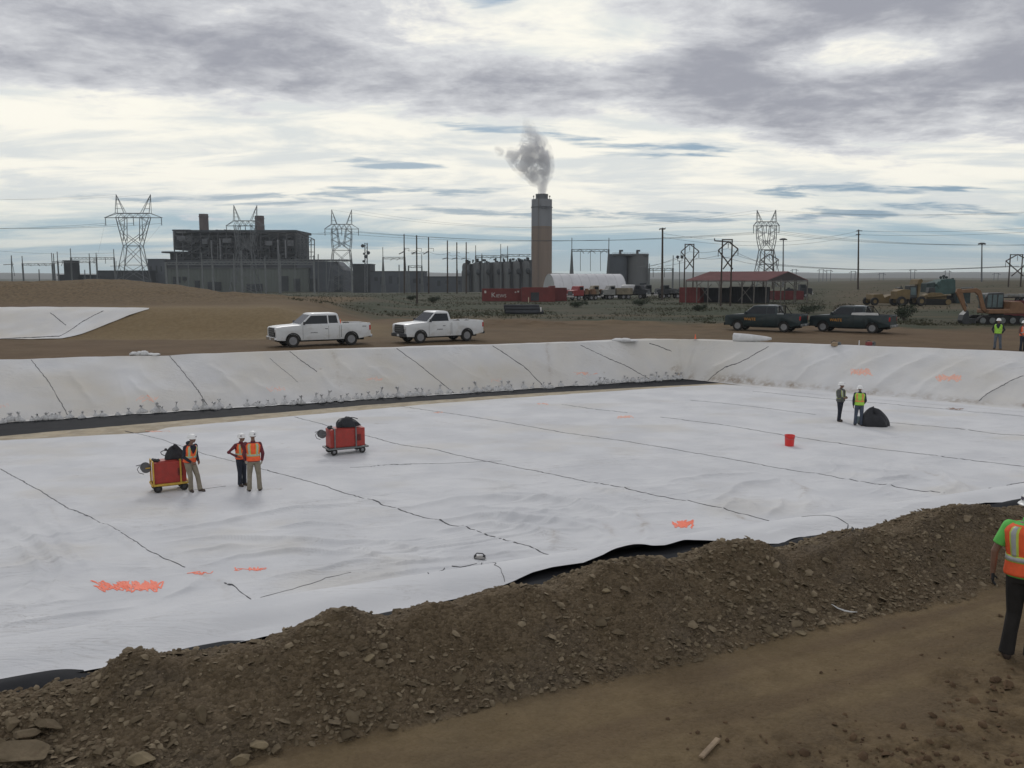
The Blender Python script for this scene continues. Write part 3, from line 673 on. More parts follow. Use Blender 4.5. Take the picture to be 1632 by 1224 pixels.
SEAMS = [
 ([(0,748),(60,780),(110,812),(170,840),(235,878),(295,905)], .05, .1),([(358,932),(380,944),(403,958)], .05, 0),
 ([(200,687),(255,700),(330,725),(370,735),(425,750)], .05, .12),([(425,750),(500,770),(560,790),(620,810),(700,832),(780,855),(875,885)], .075, .12),
 ([(470,665),(530,681),(585,695),(640,710),(690,716),(760,733),(850,750),(1000,783),(1080,798),(1150,812),(1225,830)], .07, .1),
 ([(640,648),(710,658),(800,672),(900,690),(1000,704),(1140,728),(1250,748),(1400,773),(1505,790)], .08, .13),
 ([(895,645),(950,653),(1000,658)], .08, .1),([(1052,665),(1150,677),(1250,694),(1400,716),(1500,728),(1632,745)], .09, .1),
 ([(1100,638),(1200,648),(1300,661)], .08, .15),([(1400,672),(1500,681),(1632,697)], .09, .12),
 ([(1200,624),(1320,636),(1480,650),(1632,664)], .09, .15),
 ([(1578,779),(1605,774),(1640,768)], .09, 0),
 ([(1277,825),(1310,822),(1335,826),(1352,836),(1360,846)], .025, 0),([(683,916),(697,912),(710,907)], .02, 0),([(720,904),(740,905),(760,900)], .035, 0),
 ([(768,898),(788,901),(800,912),(806,929)], .018, .1),([(558,746),(640,742),(800,735)], .03, .4),([(35,617),(60,620)], .02, 0),
 ([(300,782),(360,776)], .03, .2),([(415,952),(470,938),(520,922),(560,915)], .03, .4)]
for k, (pl_, wd, gp) in enumerate(SEAMS):
    mb = MB(); ribbon(mb, [P(a, b, FL+.04) if k < 11 or k in (16, 18, 19) else lhit(a, b) for a, b in pl_], wd*.5, gap=gp*.6, seed=k, lift=0.018); lrel(mb.out('seam_fold_line', MSEAMFOLD, liner))
BANKS = [([(50,574),(80,613),(115,668)], .06),([(270,568),(305,609),(345,655)], .07),([(462,561),(480,575),(505,593)], .07),([(632,556),(680,592),(727,627)], .08),
 ([(785,552),(835,585),(885,619)], .10),([(925,551),(980,577),(1035,605)], .06),([(1035,548),(1070,560)], .08),([(1225,553),(1180,578),(1135,601),(1110,608)], .08),
 ([(430,572),(475,610)], .03),([(1632,600),(1560,640)], .06)]  # final two are fabric folds, their shade drawn as dark ribbons
for k, (pl_, wd) in enumerate(BANKS):
    mb = MB(); ribbon(mb, [lhit(a, b) for a, b in pl_], wd*.42, seed=50+k, lift=0.03); lrel(mb.out('seam_fold_line', MSEAMFOLD, liner))
# sprayed survey marks
MPAINT = mat('orange_spray', (0.95, 0.16, 0.07), 0.6, var=0.1, scale=12, dirt=(0.85, 0.45, 0.35, 0.7))
MPAINT2 = mat('faded_orange_spray', (0.80, 0.42, 0.32), 0.7, var=0.1, scale=12, dirt=(0.70, 0.58, 0.50, 0.9))
def scribble(cx, cy, wpx, hpx, n, wd, m_, seed, lab=None, fill=0):
    rr = random.Random(seed); mb = MB(); pts = []; tot = n*4+fill
    for k in range(tot):
        x0 = cx-wpx/2+wpx*(k+0.5)/tot
        pts.append((x0+rr.uniform(-2.2, 2.2)*wpx/n, cy+(0.5 if k % 2 else -0.5)*hpx*rr.uniform(0.2, 1)))
    ribbon(mb, [lhit(a, b) for a, b in pts], wd*.46, seed=seed, lift=0.02, jit=0.02)
    o = mb.out('spray_mark', m_, liner); lrel(o)
    if lab: o['label'] = lab
scribble(210, 936, 104, 22, 13, .07, MPAINT, 1, 'large bright orange spray marking on the near floor', 26)
scribble(318, 915, 24, 7, 4, .05, MPAINT, 2, fill=3); scribble(400, 908, 38, 8, 6, .05, MPAINT, 3); scribble(1088, 836, 22, 15, 6, .09, MPAINT, 4, fill=16)
scribble(235, 636, 28, 14, 7, .05, MPAINT2, 5); scribble(441, 621, 24, 11, 6, .05, MPAINT2, 6); scribble(600, 605, 22, 9, 5, .05, MPAINT2, 7); scribble(795, 607, 14, 8, 4, .06, MPAINT2, 8)
scribble(934, 596, 26, 7, 5, .07, MPAINT2, 9); scribble(995, 665, 24, 5, 6, .09, MPAINT2, 10); scribble(1371, 594, 24, 14, 6, .14, MPAINT2, 11, fill=8); scribble(1514, 603, 30, 13, 6, .14, MPAINT2, 12, fill=8)
scribble(3, 647, 12, 9, 3, .05, MPAINT2, 13); scribble(250, 688, 20, 3, 4, .06, MPAINT2, 14); scribble(695, 658, 12, 3, 3, .06, MPAINT2, 15); scribble(866, 644, 12, 3, 3, .07, MPAINT2, 16); scribble(1520, 652, 20, 4, 4, .07, mat('mud_mark', (.3,.2,.15), .9), 17)
# second, smaller liner on the left cell
l2 = thing('far_pit_liner', PD(60, 515, 70), 0, 'white fabric liner on the far bank of the second cell, below the spoil mound', 'liner')
Aa = [hit(a, b) for a, b in ((-160,541),(0,541),(50,541),(98,540),(130,533),(180,514),(237,494))]
Ab = [hit(a, b)+Vector((0, 0.0, 0)) for a, b in ((-160,489),(0,490),(60,490),(110,490),(160,490.5),(200,491),(238,492))]
def l2z(x, y): return ground(x, y, False)+0.05+0.05*fbm(x/2, y/2, 3, 370)
o = sheet('bank_fabric', Aa, Ab, 120, np.linspace(0, 1, 40), MLIN, l2, 0.0, l2z); o.matrix_parent_inverse = Matrix.Translation(-Vector(l2.location))
l2zf = lambda a, b: float(l2z(np.array([a]), np.array([b]))[0])
for k, pl_ in enumerate(([(0,541),(50,539),(95,537)], [(95,537),(130,515),(165,497)], [(80,500),(105,520)])):
    mb = MB(); ribbon(mb, [hit(a, b) for a, b in pl_], (.16, .07, .05)[k], lift=0.02, zf=l2z, seed=k, gap=(.1, .5, .2)[k]); o = mb.out('seam_fold_line', MSEAMFOLD, l2); o.matrix_parent_inverse = Matrix.Translation(-Vector(l2.location))
# ================================================================ people
SKIN = mat('skin', (0.20, 0.11, 0.075), 0.6, var=0.1, scale=8)
HAIR = mat('dark_hair', (0.02, 0.015, 0.012), 0.8)
def V3(*a): return Vector(a)
TORSO = [(0.00,.150,.105),(0.12,.168,.118),(0.26,.160,.112),(0.40,.150,.105),(0.55,.165,.115),(0.70,.180,.122),(0.82,.187,.120),(0.90,.165,.105),(0.95,.115,.085),(1.0,.070,.068)]
class Tor:
    """elliptic torso surface between pelvis and neck base"""
    def __init__(s, pel, neck, rt, belly=0.0, wide=1.0):
        s.p = pel; s.n = neck; s.up = (neck-pel).normalized(); s.rt = (rt-s.up*rt.dot(s.up)).normalized(); s.fw = s.rt.cross(s.up); s.b = belly; s.w = wide
    def rad(s, t):
        T = TORSO
        for a, b in zip(T, T[1:]):
            if t <= b[0]:
                k = (t-a[0])/(b[0]-a[0]); k = k*k*(3-2*k)*0.5+k*0.5
                return (a[1]+(b[1]-a[1])*k)*s.w, (a[2]+(b[2]-a[2])*k)*s.w
        return T[-1][1], T[-1][2]
    def at(s, phi, t, off=0.0):        # phi=0 is the front
        rx, ry = s.rad(t); sn, cs = math.sin(phi), math.cos(phi)
        e = 0.8; sn2 = math.copysign(abs(sn)**e, sn); cs2 = math.copysign(abs(cs)**e, cs)
        c = s.p+(s.n-s.p)*t; f = 1+s.b*max(cs, 0)*math.exp(-((t-.38)/.2)**2)
        return c+s.rt*sn2*(rx+off)+s.fw*cs2*(ry*f+off)
def tor_mesh(mb, T, t0, t1, off, n=20, m=16, taper=True):
    V = [T.at(2*math.pi*i/n, t0+(t1-t0)*j/(m-1), off) for j in range(m) for i in range(n)]
    Fs = [(j*n+i, j*n+(i+1) % n, (j+1)*n+(i+1) % n, (j+1)*n+i) for j in range(m-1) for i in range(n)]
    Fs += [tuple(range(n-1, -1, -1)), tuple(range((m-1)*n, m*n))]
    mb.add(V, Fs)
def limb(mb, pts, rs, n=12):
    """limb with rounded joints"""
    mb.pipe(pts, rs, n)
    for p, r in zip(pts, rs): mb.ball(p, r*0.99, n, 8)
def hand(mb, wr, fd, palm_n, sc=1.0, curl=0.6):
    """palm, four unequal fingers and a side thumb, relaxed curl"""
    fd = fd.normalized(); pn = (palm_n-fd*palm_n.dot(fd)).normalized(); sd_ = fd.cross(pn)
    for k in range(4):
        o = (k-1.5)*0.020*sc
        mb.pipe([wr+sd_*o*0.6, wr+fd*0.045*sc+sd_*o, wr+fd*0.085*sc+sd_*o*1.05], [0.016*sc, 0.016*sc, 0.0125*sc], 8)
        ln = (0.064, 0.074, 0.070, 0.055)[k]*sc; b = wr+fd*0.080*sc+sd_*o*1.05; p = [b]; a = 0
        for j, q in enumerate((0.42, 0.33, 0.25)):
            a += curl*(0.35, 0.6, 0.45)[j]; p.append(p[-1]+(fd*math.cos(a)+pn*math.sin(a))*ln*q)
        mb.pipe(p, [0.0100*sc, 0.0095*sc, 0.0088*sc, 0.0072*sc], 7); mb.ball(p[-1], 0.0075*sc, 7, 5); mb.ball(b, 0.0115*sc, 7, 5)
    t0 = wr+fd*0.022*sc-sd_*0.026*sc
    mb.pipe([t0, t0+(fd*0.6-sd_*0.7+pn*.25)*0.036*sc, t0+(fd*0.9-sd_*0.75+pn*0.5)*0.062*sc, t0+(fd*1.1-sd_*.6+pn*.8)*0.078*sc], [0.016*sc, 0.0125*sc, 0.0110*sc, 0.0085*sc], 8)
def head(mb, c, fw, up):
    fw = (fw-up*fw.dot(up)).normalized(); rt = fw.cross(up)
    def q(a, b, d): return c+rt*a+fw*b+up*d
    M_ = Matrix((rt, fw, up)).transposed()
    def bl(cc, r):
        t = MB(); t.ball((0, 0, 0), r, 16, 12); mb.add([cc+M_ @ Vector(v) for v in t.v], t.f)
    bl(q(0, -0.010, 0.025), (0.076, 0.095, 0.088)); bl(q(0, 0.022, -0.045), (0.056, 0.066, 0.066)); bl(q(0, 0.052, -0.088), (0.026, 0.026, 0.022))
    mb.pipe([q(0, 0.084, 0.018), q(0, 0.100, -0.018), q(0, 0.106, -0.030), q(0, .082, -.036)], [0.008, 0.012, 0.015, 0.008], 8)   # nose
    bl(q(0, 0.080, -0.058), (0.024, 0.012, 0.006)); bl(q(0, 0.078, -0.067), (0.021, 0.012, 0.006))                    # lips
    for sg in (-1, 1):
        bl(q(0.030*sg, 0.080, 0.012), (0.014, 0.009, 0.009)); bl(q(0.030*sg, 0.080, 0.034), (0.020, 0.010, 0.006))      # eyes, brows
        bl(q(0.045*sg, 0.060, -0.020), (0.020, 0.020, 0.018)); bl(q(0.078*sg, -0.005, -0.005), (0.010, 0.020, 0.032))   # cheeks, ears
    return q, M_
def person(base, rz, label, J, cols, group=None, vest=None, sleeve=1.0, belly=0.0, wide=1.0, vox=0.012, gloves=False, helmet_mark=None, front=False, hood=False, height=1.0):
    """J: joints in metres, facing -Y, x>0 is the person's left.  Returns the continuous body mesh with clothing children."""
    up = V3(0, 0, 1)
    D_ = dict(pel=V3(0,0,.93), neck=V3(0,0,1.50), hips=(V3(-.09,0,.92), V3(.09,0,.92)), kn=(V3(-.11,-.02,.50), V3(.11,-.02,.50)), an=(V3(-.12,.0,.09), V3(.12,.0,.09)),
              toe=(V3(-.04,-1,0), V3(.04,-1,0)), sh=(V3(-.185,0,1.42), V3(.185,0,1.42)), el=(V3(-.25,.02,1.13), V3(.25,.02,1.13)), wr=(V3(-.25,-.05,.88), V3(.25,-.05,.88)),
              hd=V3(0,-.03,1.66), face=V3(0,-1,0), hdir=None, pn=None, rt=V3(1,0,0))
    D_.update(J); J = D_; jk, tr = cols['shirt'], cols['trousers']
    T = Tor(J['pel']-V3(0,0,.06), J['neck'], J['rt'], belly, wide)
    upn = (J['neck']-J['pel']).normalized()
    # body
    mb = MB(); tor_mesh(mb, T, 0, 1, -0.012)
    mb.pipe([J['neck']-upn*0.05, J['neck'], J['hd']-V3(0,0,.05)], [.062, .056, .054], 12)
    q, HM = head(mb, J['hd'], J['face'], (up*3+upn).normalized())
    hs = []
    for k in (0, 1):
        limb(mb, [J['sh'][k], J['el'][k], J['wr'][k]], [.050, .037, .026])
        mb.pipe([J['neck']-upn*0.06, J['sh'][k]], [.05, .05], 10)
        limb(mb, [J['hips'][k], J['kn'][k], J['an'][k]], [.078, .052, .036])
        t = J['toe'][k].normalized(); mb.pipe([J['an'][k]-V3(0,0,.03), J['an'][k]+t*.09-V3(0,0,.055), J['an'][k]+t*.16-V3(0,0,.065)], [.036, .034, .022], 8)
        fd = (J['hdir'][k] if J['hdir'] else J['wr'][k]-J['el'][k]); pn = J['pn'][k] if J['pn'] else V3(-1 if k else 1, -.3, 0)
        hb = MB(); hand(hb, J['wr'][k], fd, pn, 1.05, 0.7)
        if not gloves: mb.add(hb.v, hb.f)
        else: mb.add(hb.v[:0], []); mb.pipe([J['wr'][k], J['wr'][k]+fd.normalized()*.08], [.024, .022], 8)
        hs.append(hb)
    body = mb.out('person', SKIN, None, smooth=True, remesh=min(vox, 0.010), smooths=2)
    body.location = base; body.rotation_euler = (0, 0, rz); body.scale = (height,)*3
    tag(body, label, 'person', group)
    # trousers
    mb = MB(); tor_mesh(mb, T, -0.03, 0.30, 0.010, m=8)
    for k in (0, 1):
        a = J['an'][k]; kk = J['kn'][k]
        limb(mb, [J['hips'][k]-V3(0,0,.02), J['kn'][k]*0.5+J['hips'][k]*0.5, kk], [.100, .092, .074], 14)
        mb.pipe([kk, kk*.5+a*.5, a-V3(0,0,.035)], [.074, .070, .076], 14)
    tb = mb.out('trousers', tr, body, smooth=True, remesh=vox, smooths=3)
    # shirt / jacket
    mb = MB(); tor_mesh(mb, T, 0.06, 0.965, 0.016)
    for k in (0, 1):
        s_, e, w_ = J['sh'][k], J['el'][k], J['wr'][k]
        mb.pipe([J['neck']-upn*0.09, s_], [.062, .068], 12)
        if sleeve >= 1: limb(mb, [s_, e, e*.12+w_*.88], [.071, .056, .043])
        else: mb.ball(s_, .069, 12, 8); mb.pipe([s_, s_+(e-s_)*sleeve], [.069, .066], 14)
    if hood: mb.ball(J['neck']+T.fw*-0.07+V3(0,0,.03), (.11, .075, .06), 12, 8)
    else: mb.pipe([J['neck']-upn*.03, J['neck']+upn*.035], [.078, .068], 14)
    mb.out('shirt', jk, body, smooth=True, remesh=vox, smooths=3)
    # vest: front opening with a V, arm holes left free
    if vest:
        base_m, trim, silver = vest; n, m = 56, 26; off = 0.036; t0, t1 = 0.10, 0.955
        def keep(phi, t):
            p = (phi+math.pi) % (2*math.pi)-math.pi; f = abs(p)
            if f < (0.05 if t < .55 else 0.05+(t-.55)*1.35): return False
            if t > 0.60 and abs(f-math.pi/2) < 0.16+0.55*(t-.60)+(.0 if t < .9 else -.25): return False
            return True
        def surf(name, p0, p1, ta, tb_, o_, m_, np_, nt_, chk=True, shoulder=False):
            V = []; Fs = []
            for j in range(nt_+1):
                for i in range(np_+1):
                    V.append(T.at(p0+(p1-p0)*i/np_, ta+(tb_-ta)*j/nt_, o_))
            used = set()
            for j in range(nt_):
                for i in range(np_):
                    ph = p0+(p1-p0)*(i+.5)/np_; t = ta+(tb_-ta)*(j+.5)/nt_
                    if chk and not keep(ph, t): continue
                    Fs.append((j*(np_+1)+i, j*(np_+1)+i+1, (j+1)*(np_+1)+i+1, (j+1)*(np_+1)+i))
            nv = len(V); V2 = [v for v in V]
            used = sorted({i for f in Fs for i in f}); mp = {u: i for i, u in enumerate(used)}
            mm = MB(); mm.add([V[u] for u in used], [tuple(mp[i] for i in f) for f in Fs])
            o = link(bpy.data.meshes.new(name), name, body); o.data.from_pydata(mm.v, [], mm.f); o.data.materials.append(m_)
            sd2 = o.modifiers.new('t', 'SOLIDIFY'); sd2.thickness = 0.006; sd2.offset = -1
            dg = bpy.context.evaluated_depsgraph_get(); m2 = bpy.data.meshes.new_from_object(o.evaluated_get(dg)); o.modifiers.clear(); o.data = m2; m2.name = name; m2.shade_smooth()
            return o
        vo = surf('vest', 0.0, 2*math.pi, t0, t1, off, base_m, n, m)
        A = 0.62
        strips = [('trim', trim, .085, off+.004), ('reflective_stripe', silver, .045, off+.008)]
        for nm_, m_, wd_, o_ in strips:
            c_ = .38
            o = surf(nm_, 0.07, 2*math.pi-0.07, c_-wd_/2-.012, c_+wd_/2+.012, o_, m_, 48, 2, False); o.parent = vo
            for ph in (A, -A, math.pi-A*.8, math.pi+A*.8):
                fr = abs(ph) < 1; hw = wd_*2.6
                o = surf(nm_, ph-hw, ph+hw, c_+.05, .93, o_, m_, 3, 14, True); o.parent = vo
    # boots
    for k in (0, 1):
        mb = MB(); a = J['an'][k]; t = J['toe'][k].normalized(); z0 = a.z-.09
        mb.pipe([a+V3(0,0,.05), a-V3(0,0,.02)], [.050, .050], 12); s_ = t.cross(up)
        mb.ball(a-t*.02-V3(0,0,.045), (.048,.05,.045), 12, 8); mb.ball(a+t*.12-V3(0,0,.05), (.05, .05, .038), 12, 8)
        mb.pipe([a-t*.02-V3(0,0,.045), a+t*.07-V3(0,0,.04), a+t*.15-V3(0,0,.05)], [.046, .045, .040], 12)
        mb.pipe([a-t*.05-V3(0,0,.075), a+t*.17-V3(0,0,.075)], [.030, .030], 10)
        mb.out('boot', cols.get('boots', MC.get('boot_leather') or mat('boot_leather', (.05,.035,.028), .8, dirt=(.12,.09,.06,.6))), body, smooth=True, remesh=.010, smooths=2)
    if gloves:
        for k in (0, 1): hs[k].out('glove', cols['glove'], body, smooth=True, remesh=.006, smooths=2)
    # hard hat with brim
    hh = MB(); n = 24
    prof = [(.158,.008),(.150,.016),(.128,.024),(.126,.045),(.118,.085),(.096,.122),(.060,.143),(.0,.150)]
    c0 = J['hd']+HM @ V3(0, -.012, .010); V = []
    for j, (r, h) in enumerate(prof[:-1]):
        for i in range(n):
            t = 2*math.pi*i/n; rx = r*.93; ry = r*1.08*(1.0 if j > 1 else (1.06 if math.sin(t) > 0 else .98))
            V.append(c0+HM @ V3(rx*math.cos(t), ry*math.sin(t), h))
    V.append(c0+HM @ V3(0, 0, .150)); V += [c0+HM @ V3(.12*.93*math.cos(2*math.pi*i/n), .13*math.sin(2*math.pi*i/n), .0) for i in range(n)]
    Fs = [(j*n+i, j*n+(i+1) % n, (j+1)*n+(i+1) % n, (j+1)*n+i) for j in range(len(prof)-2) for i in range(n)]
    e = (len(prof)-1)*n; Fs += [(e-n+i, e-n+(i+1) % n, e) for i in range(n)]+[(i, e+1+i, e+1+(i+1) % n, (i+1) % n) for i in range(n)]
    hh.add(V, Fs); rdg = []
    HH = hh.out('hard_hat', mat('white_helmet', (.78,.78,.77), .35, var=.03), body, smooth=True)
    mb = MB(); mb.pipe([c0+HM @ V3(0, y, .152-y*y*5.0) for y in (-.09,-.05,0,.05,.09)], [.007,.009,.009,.009,.007], 6); mb.out('ridge', MC['white_helmet'], HH, smooth=True)
    if helmet_mark is not None:
        for ph in helmet_mark:
            mb = MB(); cc = [c0+HM @ V3(.118*math.cos(ph+a), .136*math.sin(ph+a), h) for a, h in ((-.18,.055),(.18,.055),(.16,.088),(-.16,.088))]; ce = c0+HM @ V3(0, 0, .06)
            cc = [p+(p-ce).normalized()*.004 for p in cc]; mb.add(cc+[p+(ce-p)*.1 for p in cc], [(0,1,2,3),(7,6,5,4),(0,4,5,1),(1,5,6,2),(2,6,7,3),(3,7,4,0)]); mb.out('sticker', mat('sticker_dark', (.06,.05,.08), .5), HH)
    return body
OR = mat('orange_vest', (0.85, 0.12, 0.035), 0.75, var=0.12, scale=9); YE = mat('lime_trim', (0.52, 0.62, 0.10), 0.7, var=0.1, scale=9)
SI = mat('silver_tape', (0.40, 0.42, 0.42), 0.4, var=0.1, scale=12); LI = mat('lime_vest', (0.33, 0.62, 0.07), 0.75, var=0.12, scale=9)
YO = mat('amber_vest', (0.58, 0.42, 0.13), 0.75, var=0.15, scale=9); OT = mat('orange_trim', (0.75, 0.25, 0.08), .7, var=.1, scale=9)
KH = mat('khaki_cloth', (0.235, 0.205, 0.155), 0.9, var=0.15, scale=7, bump=.2, bscale=25); NV = mat('navy_cloth', (0.018, 0.022, 0.034), 0.9, var=0.2, scale=7, bump=.2, bscale=25)
JN = mat('denim', (0.055, 0.070, 0.100), 0.9, var=0.25, scale=6, bump=.2, bscale=25); MA = mat('maroon_cloth', (0.13, 0.025, 0.035), 0.9, var=0.2, scale=7, bump=.2, bscale=25)
BKc = mat('black_cloth', (0.016, 0.014, 0.013), 0.9, var=0.3, scale=6, bump=.3, bscale=20); GT = mat('green_tshirt', (0.13, 0.52, 0.10), .85, var=.12, scale=8, bump=.2, bscale=20)
GY = mat('grey_cloth', (0.10, 0.105, 0.10), .9, var=.2, scale=7); BR = mat('brown_cloth', (.12,.06,.05), .9, var=.2, scale=7); JG = mat('pale_jeans', (.10,.12,.15), .9, var=.2, scale=6)
GL = mat('pale_glove', (.42,.38,.30), .8)
def on_liner(px, py): q = lhit(px, py); q.z += 0.012; return q
def yaw_to_cam(p): return math.atan2(p.x, p.y)*-1.0
# leaning man beside the cart, arms down to his thighs
b = on_liner(306, 783); ty = yaw_to_cam(b)
person(b, ty+R(38), 'person leaning on the yellow framed red cart in navy top, orange vest, khaki trousers', dict(
    pel=V3(-.02,.03,.92), neck=V3(.0,-.03,1.47), hips=(V3(-.10,.03,.91), V3(.08,.03,.91)), kn=(V3(-.12,-.12,.49), V3(.10,-.16,.49)), an=(V3(-.10,-.08,.09), V3(.10,-.26,.09)),
    sh=(V3(-.185,-.02,1.39), V3(.185,-.02,1.39)), el=(V3(-.25,.0,1.10), V3(.24,.02,1.10)), wr=(V3(-.13,-.20,.94), V3(.13,-.20,.93)), hd=V3(.02,-.10,1.63), face=V3(.45,-.9,-.1), toe=(V3(-.3,-1,0), V3(.35,-1,0))),
    dict(shirt=NV, trousers=KH), vest=(OR, YE, SI), helmet_mark=(1.57,), hood=True)
# man with hand on hip, seen from the side
b = on_liner(386, 775)
person(b, yaw_to_cam(b)+R(35), 'person with a hand on one hip, in maroon shirt, orange vest and navy trousers', dict(
    kn=(V3(-.09,-.03,.49), V3(.09,-.02,.49)), an=(V3(-.08,.0,.09), V3(.10,.01,.09)), el=(V3(-.40,.10,1.18), V3(.24,.03,1.13)), wr=(V3(-.19,-.07,1.02), V3(.22,-.10,.92)),
    hd=V3(.02,-.05,1.62), neck=V3(0,-.02,1.47), sh=(V3(-.185,0,1.39), V3(.185,0,1.39)), face=V3(.5,-.9,-.05)),
    dict(shirt=MA, trousers=NV), vest=(OR, YE, SI), helmet_mark=(0.3, 2.6), wide=.95, height=.95)
# man seen from behind, glove in hand
b = on_liner(406, 783)
person(b, yaw_to_cam(b)+R(180), 'person seen from behind in maroon shirt, bright orange vest and khaki trousers', dict(
    kn=(V3(-.13,-.02,.50), V3(.13,-.02,.50)), an=(V3(-.15,.0,.09), V3(.15,.0,.09)), toe=(V3(-.3,-1,0), V3(.3,-1,0)), el=(V3(-.27,.02,1.13), V3(.27,.02,1.13)), wr=(V3(-.24,-.06,.90), V3(.24,-.10,.92)), face=V3(.1,-1,-.1)),
    dict(shirt=MA, trousers=KH, glove=GL), vest=(OR, YE, SI), helmet_mark=(-1.2,), gloves=True, height=1.03)
# two at the far side by the black cover
b = on_liner(1338, 672)
person(b, yaw_to_cam(b)+R(62), 'heavyset person standing sideways in dark grey jacket with lime vest stripe and navy trousers', dict(
    el=(V3(-.24,-.02,1.14), V3(.27,.0,1.14)), wr=(V3(-.13,-.22,1.10), V3(.15,-.24,1.10)), kn=(V3(-.09,-.02,.5), V3(.09,.03,.5)), an=(V3(-.09,0,.09), V3(.10,.08,.09)), face=V3(.2,-1,-.2), hdir=(V3(1,-.4,0), V3(-1,-.4,0))),
    dict(shirt=GY, trousers=NV), vest=(GY, YE, SI), belly=.35, wide=1.1, helmet_mark=(2.0,))
b = on_liner(1368, 679)
person(b, yaw_to_cam(b)+R(183), 'person seen from behind in lime and amber vest and blue jeans beside the black cover', dict(
    kn=(V3(-.11,-.03,.5), V3(.12,-.03,.5)), an=(V3(-.12,0,.09), V3(.14,-.04,.09)), wr=(V3(-.20,-.16,.98), V3(.24,-.04,.88)), hd=V3(0,-.07,1.64), face=V3(.0,-1,-.4)),
    dict(shirt=NV, trousers=JN), vest=(LI, YO, OT), wide=1.02)
# two on the far berm at the right
b = hit(1589, 557)
person(b, yaw_to_cam(b)+R(-6), 'person facing the camera in plain lime vest and grey jeans near the excavator', dict(
    el=(V3(-.31,.06,1.15), V3(.31,.06,1.15)), wr=(V3(-.20,-.05,.95), V3(.20,-.05,.95)), kn=(V3(-.12,-.02,.5), V3(.13,-.02,.5)), an=(V3(-.13,0,.09), V3(.17,0,.09)), toe=(V3(-.3,-1,0), V3(.3,-1,0))),
    dict(shirt=NV, trousers=JG), vest=(LI, LI, LI))
b = hit(1629, 560)
person(b, yaw_to_cam(b)+R(40), 'person in orange vest and navy trousers holding a white sheet at the right edge', dict(
    el=(V3(-.27,.0,1.13), V3(.27,.0,1.13)), wr=(V3(-.25,-.20,1.0), V3(.15,-.22,1.05)), face=V3(0,-1,-.3)),
    dict(shirt=BR, trousers=NV), vest=(OR, OT, SI), height=.96)
# the near man on the path, seen from behind
b = hit(1612, 1052)
b.x += .10
person(b, yaw_to_cam(b)+R(176), 'near person on the dirt path in green shirt, orange vest and black trousers', dict(
    kn=(V3(-.10,-.04,.50), V3(.09,-.03,.50)), an=(V3(-.09,-.02,.09), V3(.13,.02,.09)), toe=(V3(-.1,-1,0), V3(.35,-1,0)), el=(V3(-.28,.0,1.13), V3(.30,.03,1.14)), wr=(V3(-.30,-.05,.88), V3(.31,-.02,.89)),
    hd=V3(-.02,-.03,1.66), face=V3(-.2,-1,-.1)),
    dict(shirt=GT, trousers=BKc, glove=mat('black_glove', (.02,.02,.022), .8)), vest=(OR, YE, SI), sleeve=.72, vox=.008, helmet_mark=(-2.4, 2.6, -.6), gloves=True, wide=1.06, height=1.085)
# ================================================================ small things and vehicles
RUB = mat('tyre_rubber', (0.018, 0.018, 0.018), 0.9, var=0.2, scale=8, dirt=(.09,.07,.05,.7)); RIMM = mat('rim_steel', (0.24, 0.24, 0.25), 0.45, 0.6, var=0.1)
RED = mat('red_paint', (0.36, 0.035, 0.025), 0.5, var=0.12, scale=5, dirt=(.18,.05,.04,.5)); YEL = mat('yellow_frame_paint', (0.55, 0.35, 0.05), 0.6, var=0.12, scale=6)
STL = mat('grey_steel', (0.16, 0.17, 0.17), 0.5, 0.4, var=0.2, scale=6); DKG = mat('dark_plastic', (0.025, 0.026, 0.03), 0.6, var=0.2)
CLB = mat('black_tarp', (0.013, 0.014, 0.018), 0.7, var=0.3, scale=5, bump=.4, bscale=9)
def wheel(par, c, r, w_, ax='y', spokes=6, rimc=None, rim_r=.6):
    c = Vector(c); t = MB(); t.lathe([(r*rim_r,-w_/2*.8),(r*.86,-w_/2),(r*.97,-w_/2*.75),(r,-w_*.2),(r,w_*.2),(r*.97,w_/2*.75),(r*.86,w_/2),(r*rim_r,w_/2*.8)], (0,0,0), ax, 28, ring=True)
    wt = thing('wheel', c); wt.parent = par
    ty = t.out('tyre', RUB, wt, smooth=40)
    k = MB(); k.lathe([(r*rim_r,-w_/2*.78),(r*rim_r*.92,-w_/2*.70),(r*rim_r*.85,-w_/2*.3),(r*.1,-w_/2*.45),(r*.1,w_/2*.45),(r*rim_r*.85,w_/2*.3),(r*rim_r*.92,w_/2*.70),(r*rim_r,w_/2*.78)], (0,0,0), ax, 24)
    for i in range(spokes):
        a = 2*math.pi*i/spokes; q = Matrix.Rotation(a, 3, 'Y' if ax == 'y' else 'X')
        for sg in (-1, 1):
            if ax == 'y': k.box(q @ V3(r*rim_r*.48, sg*w_/2*.55, 0), (r*rim_r*.85, w_*.10, r*.13), q)
            else: k.box(q @ V3(sg*w_/2*.55, 0, r*rim_r*.48), (w_*.10, r*.13, r*rim_r*.85), q)
    k.out('rim', rimc or RIMM, wt, smooth=40)
    return wt
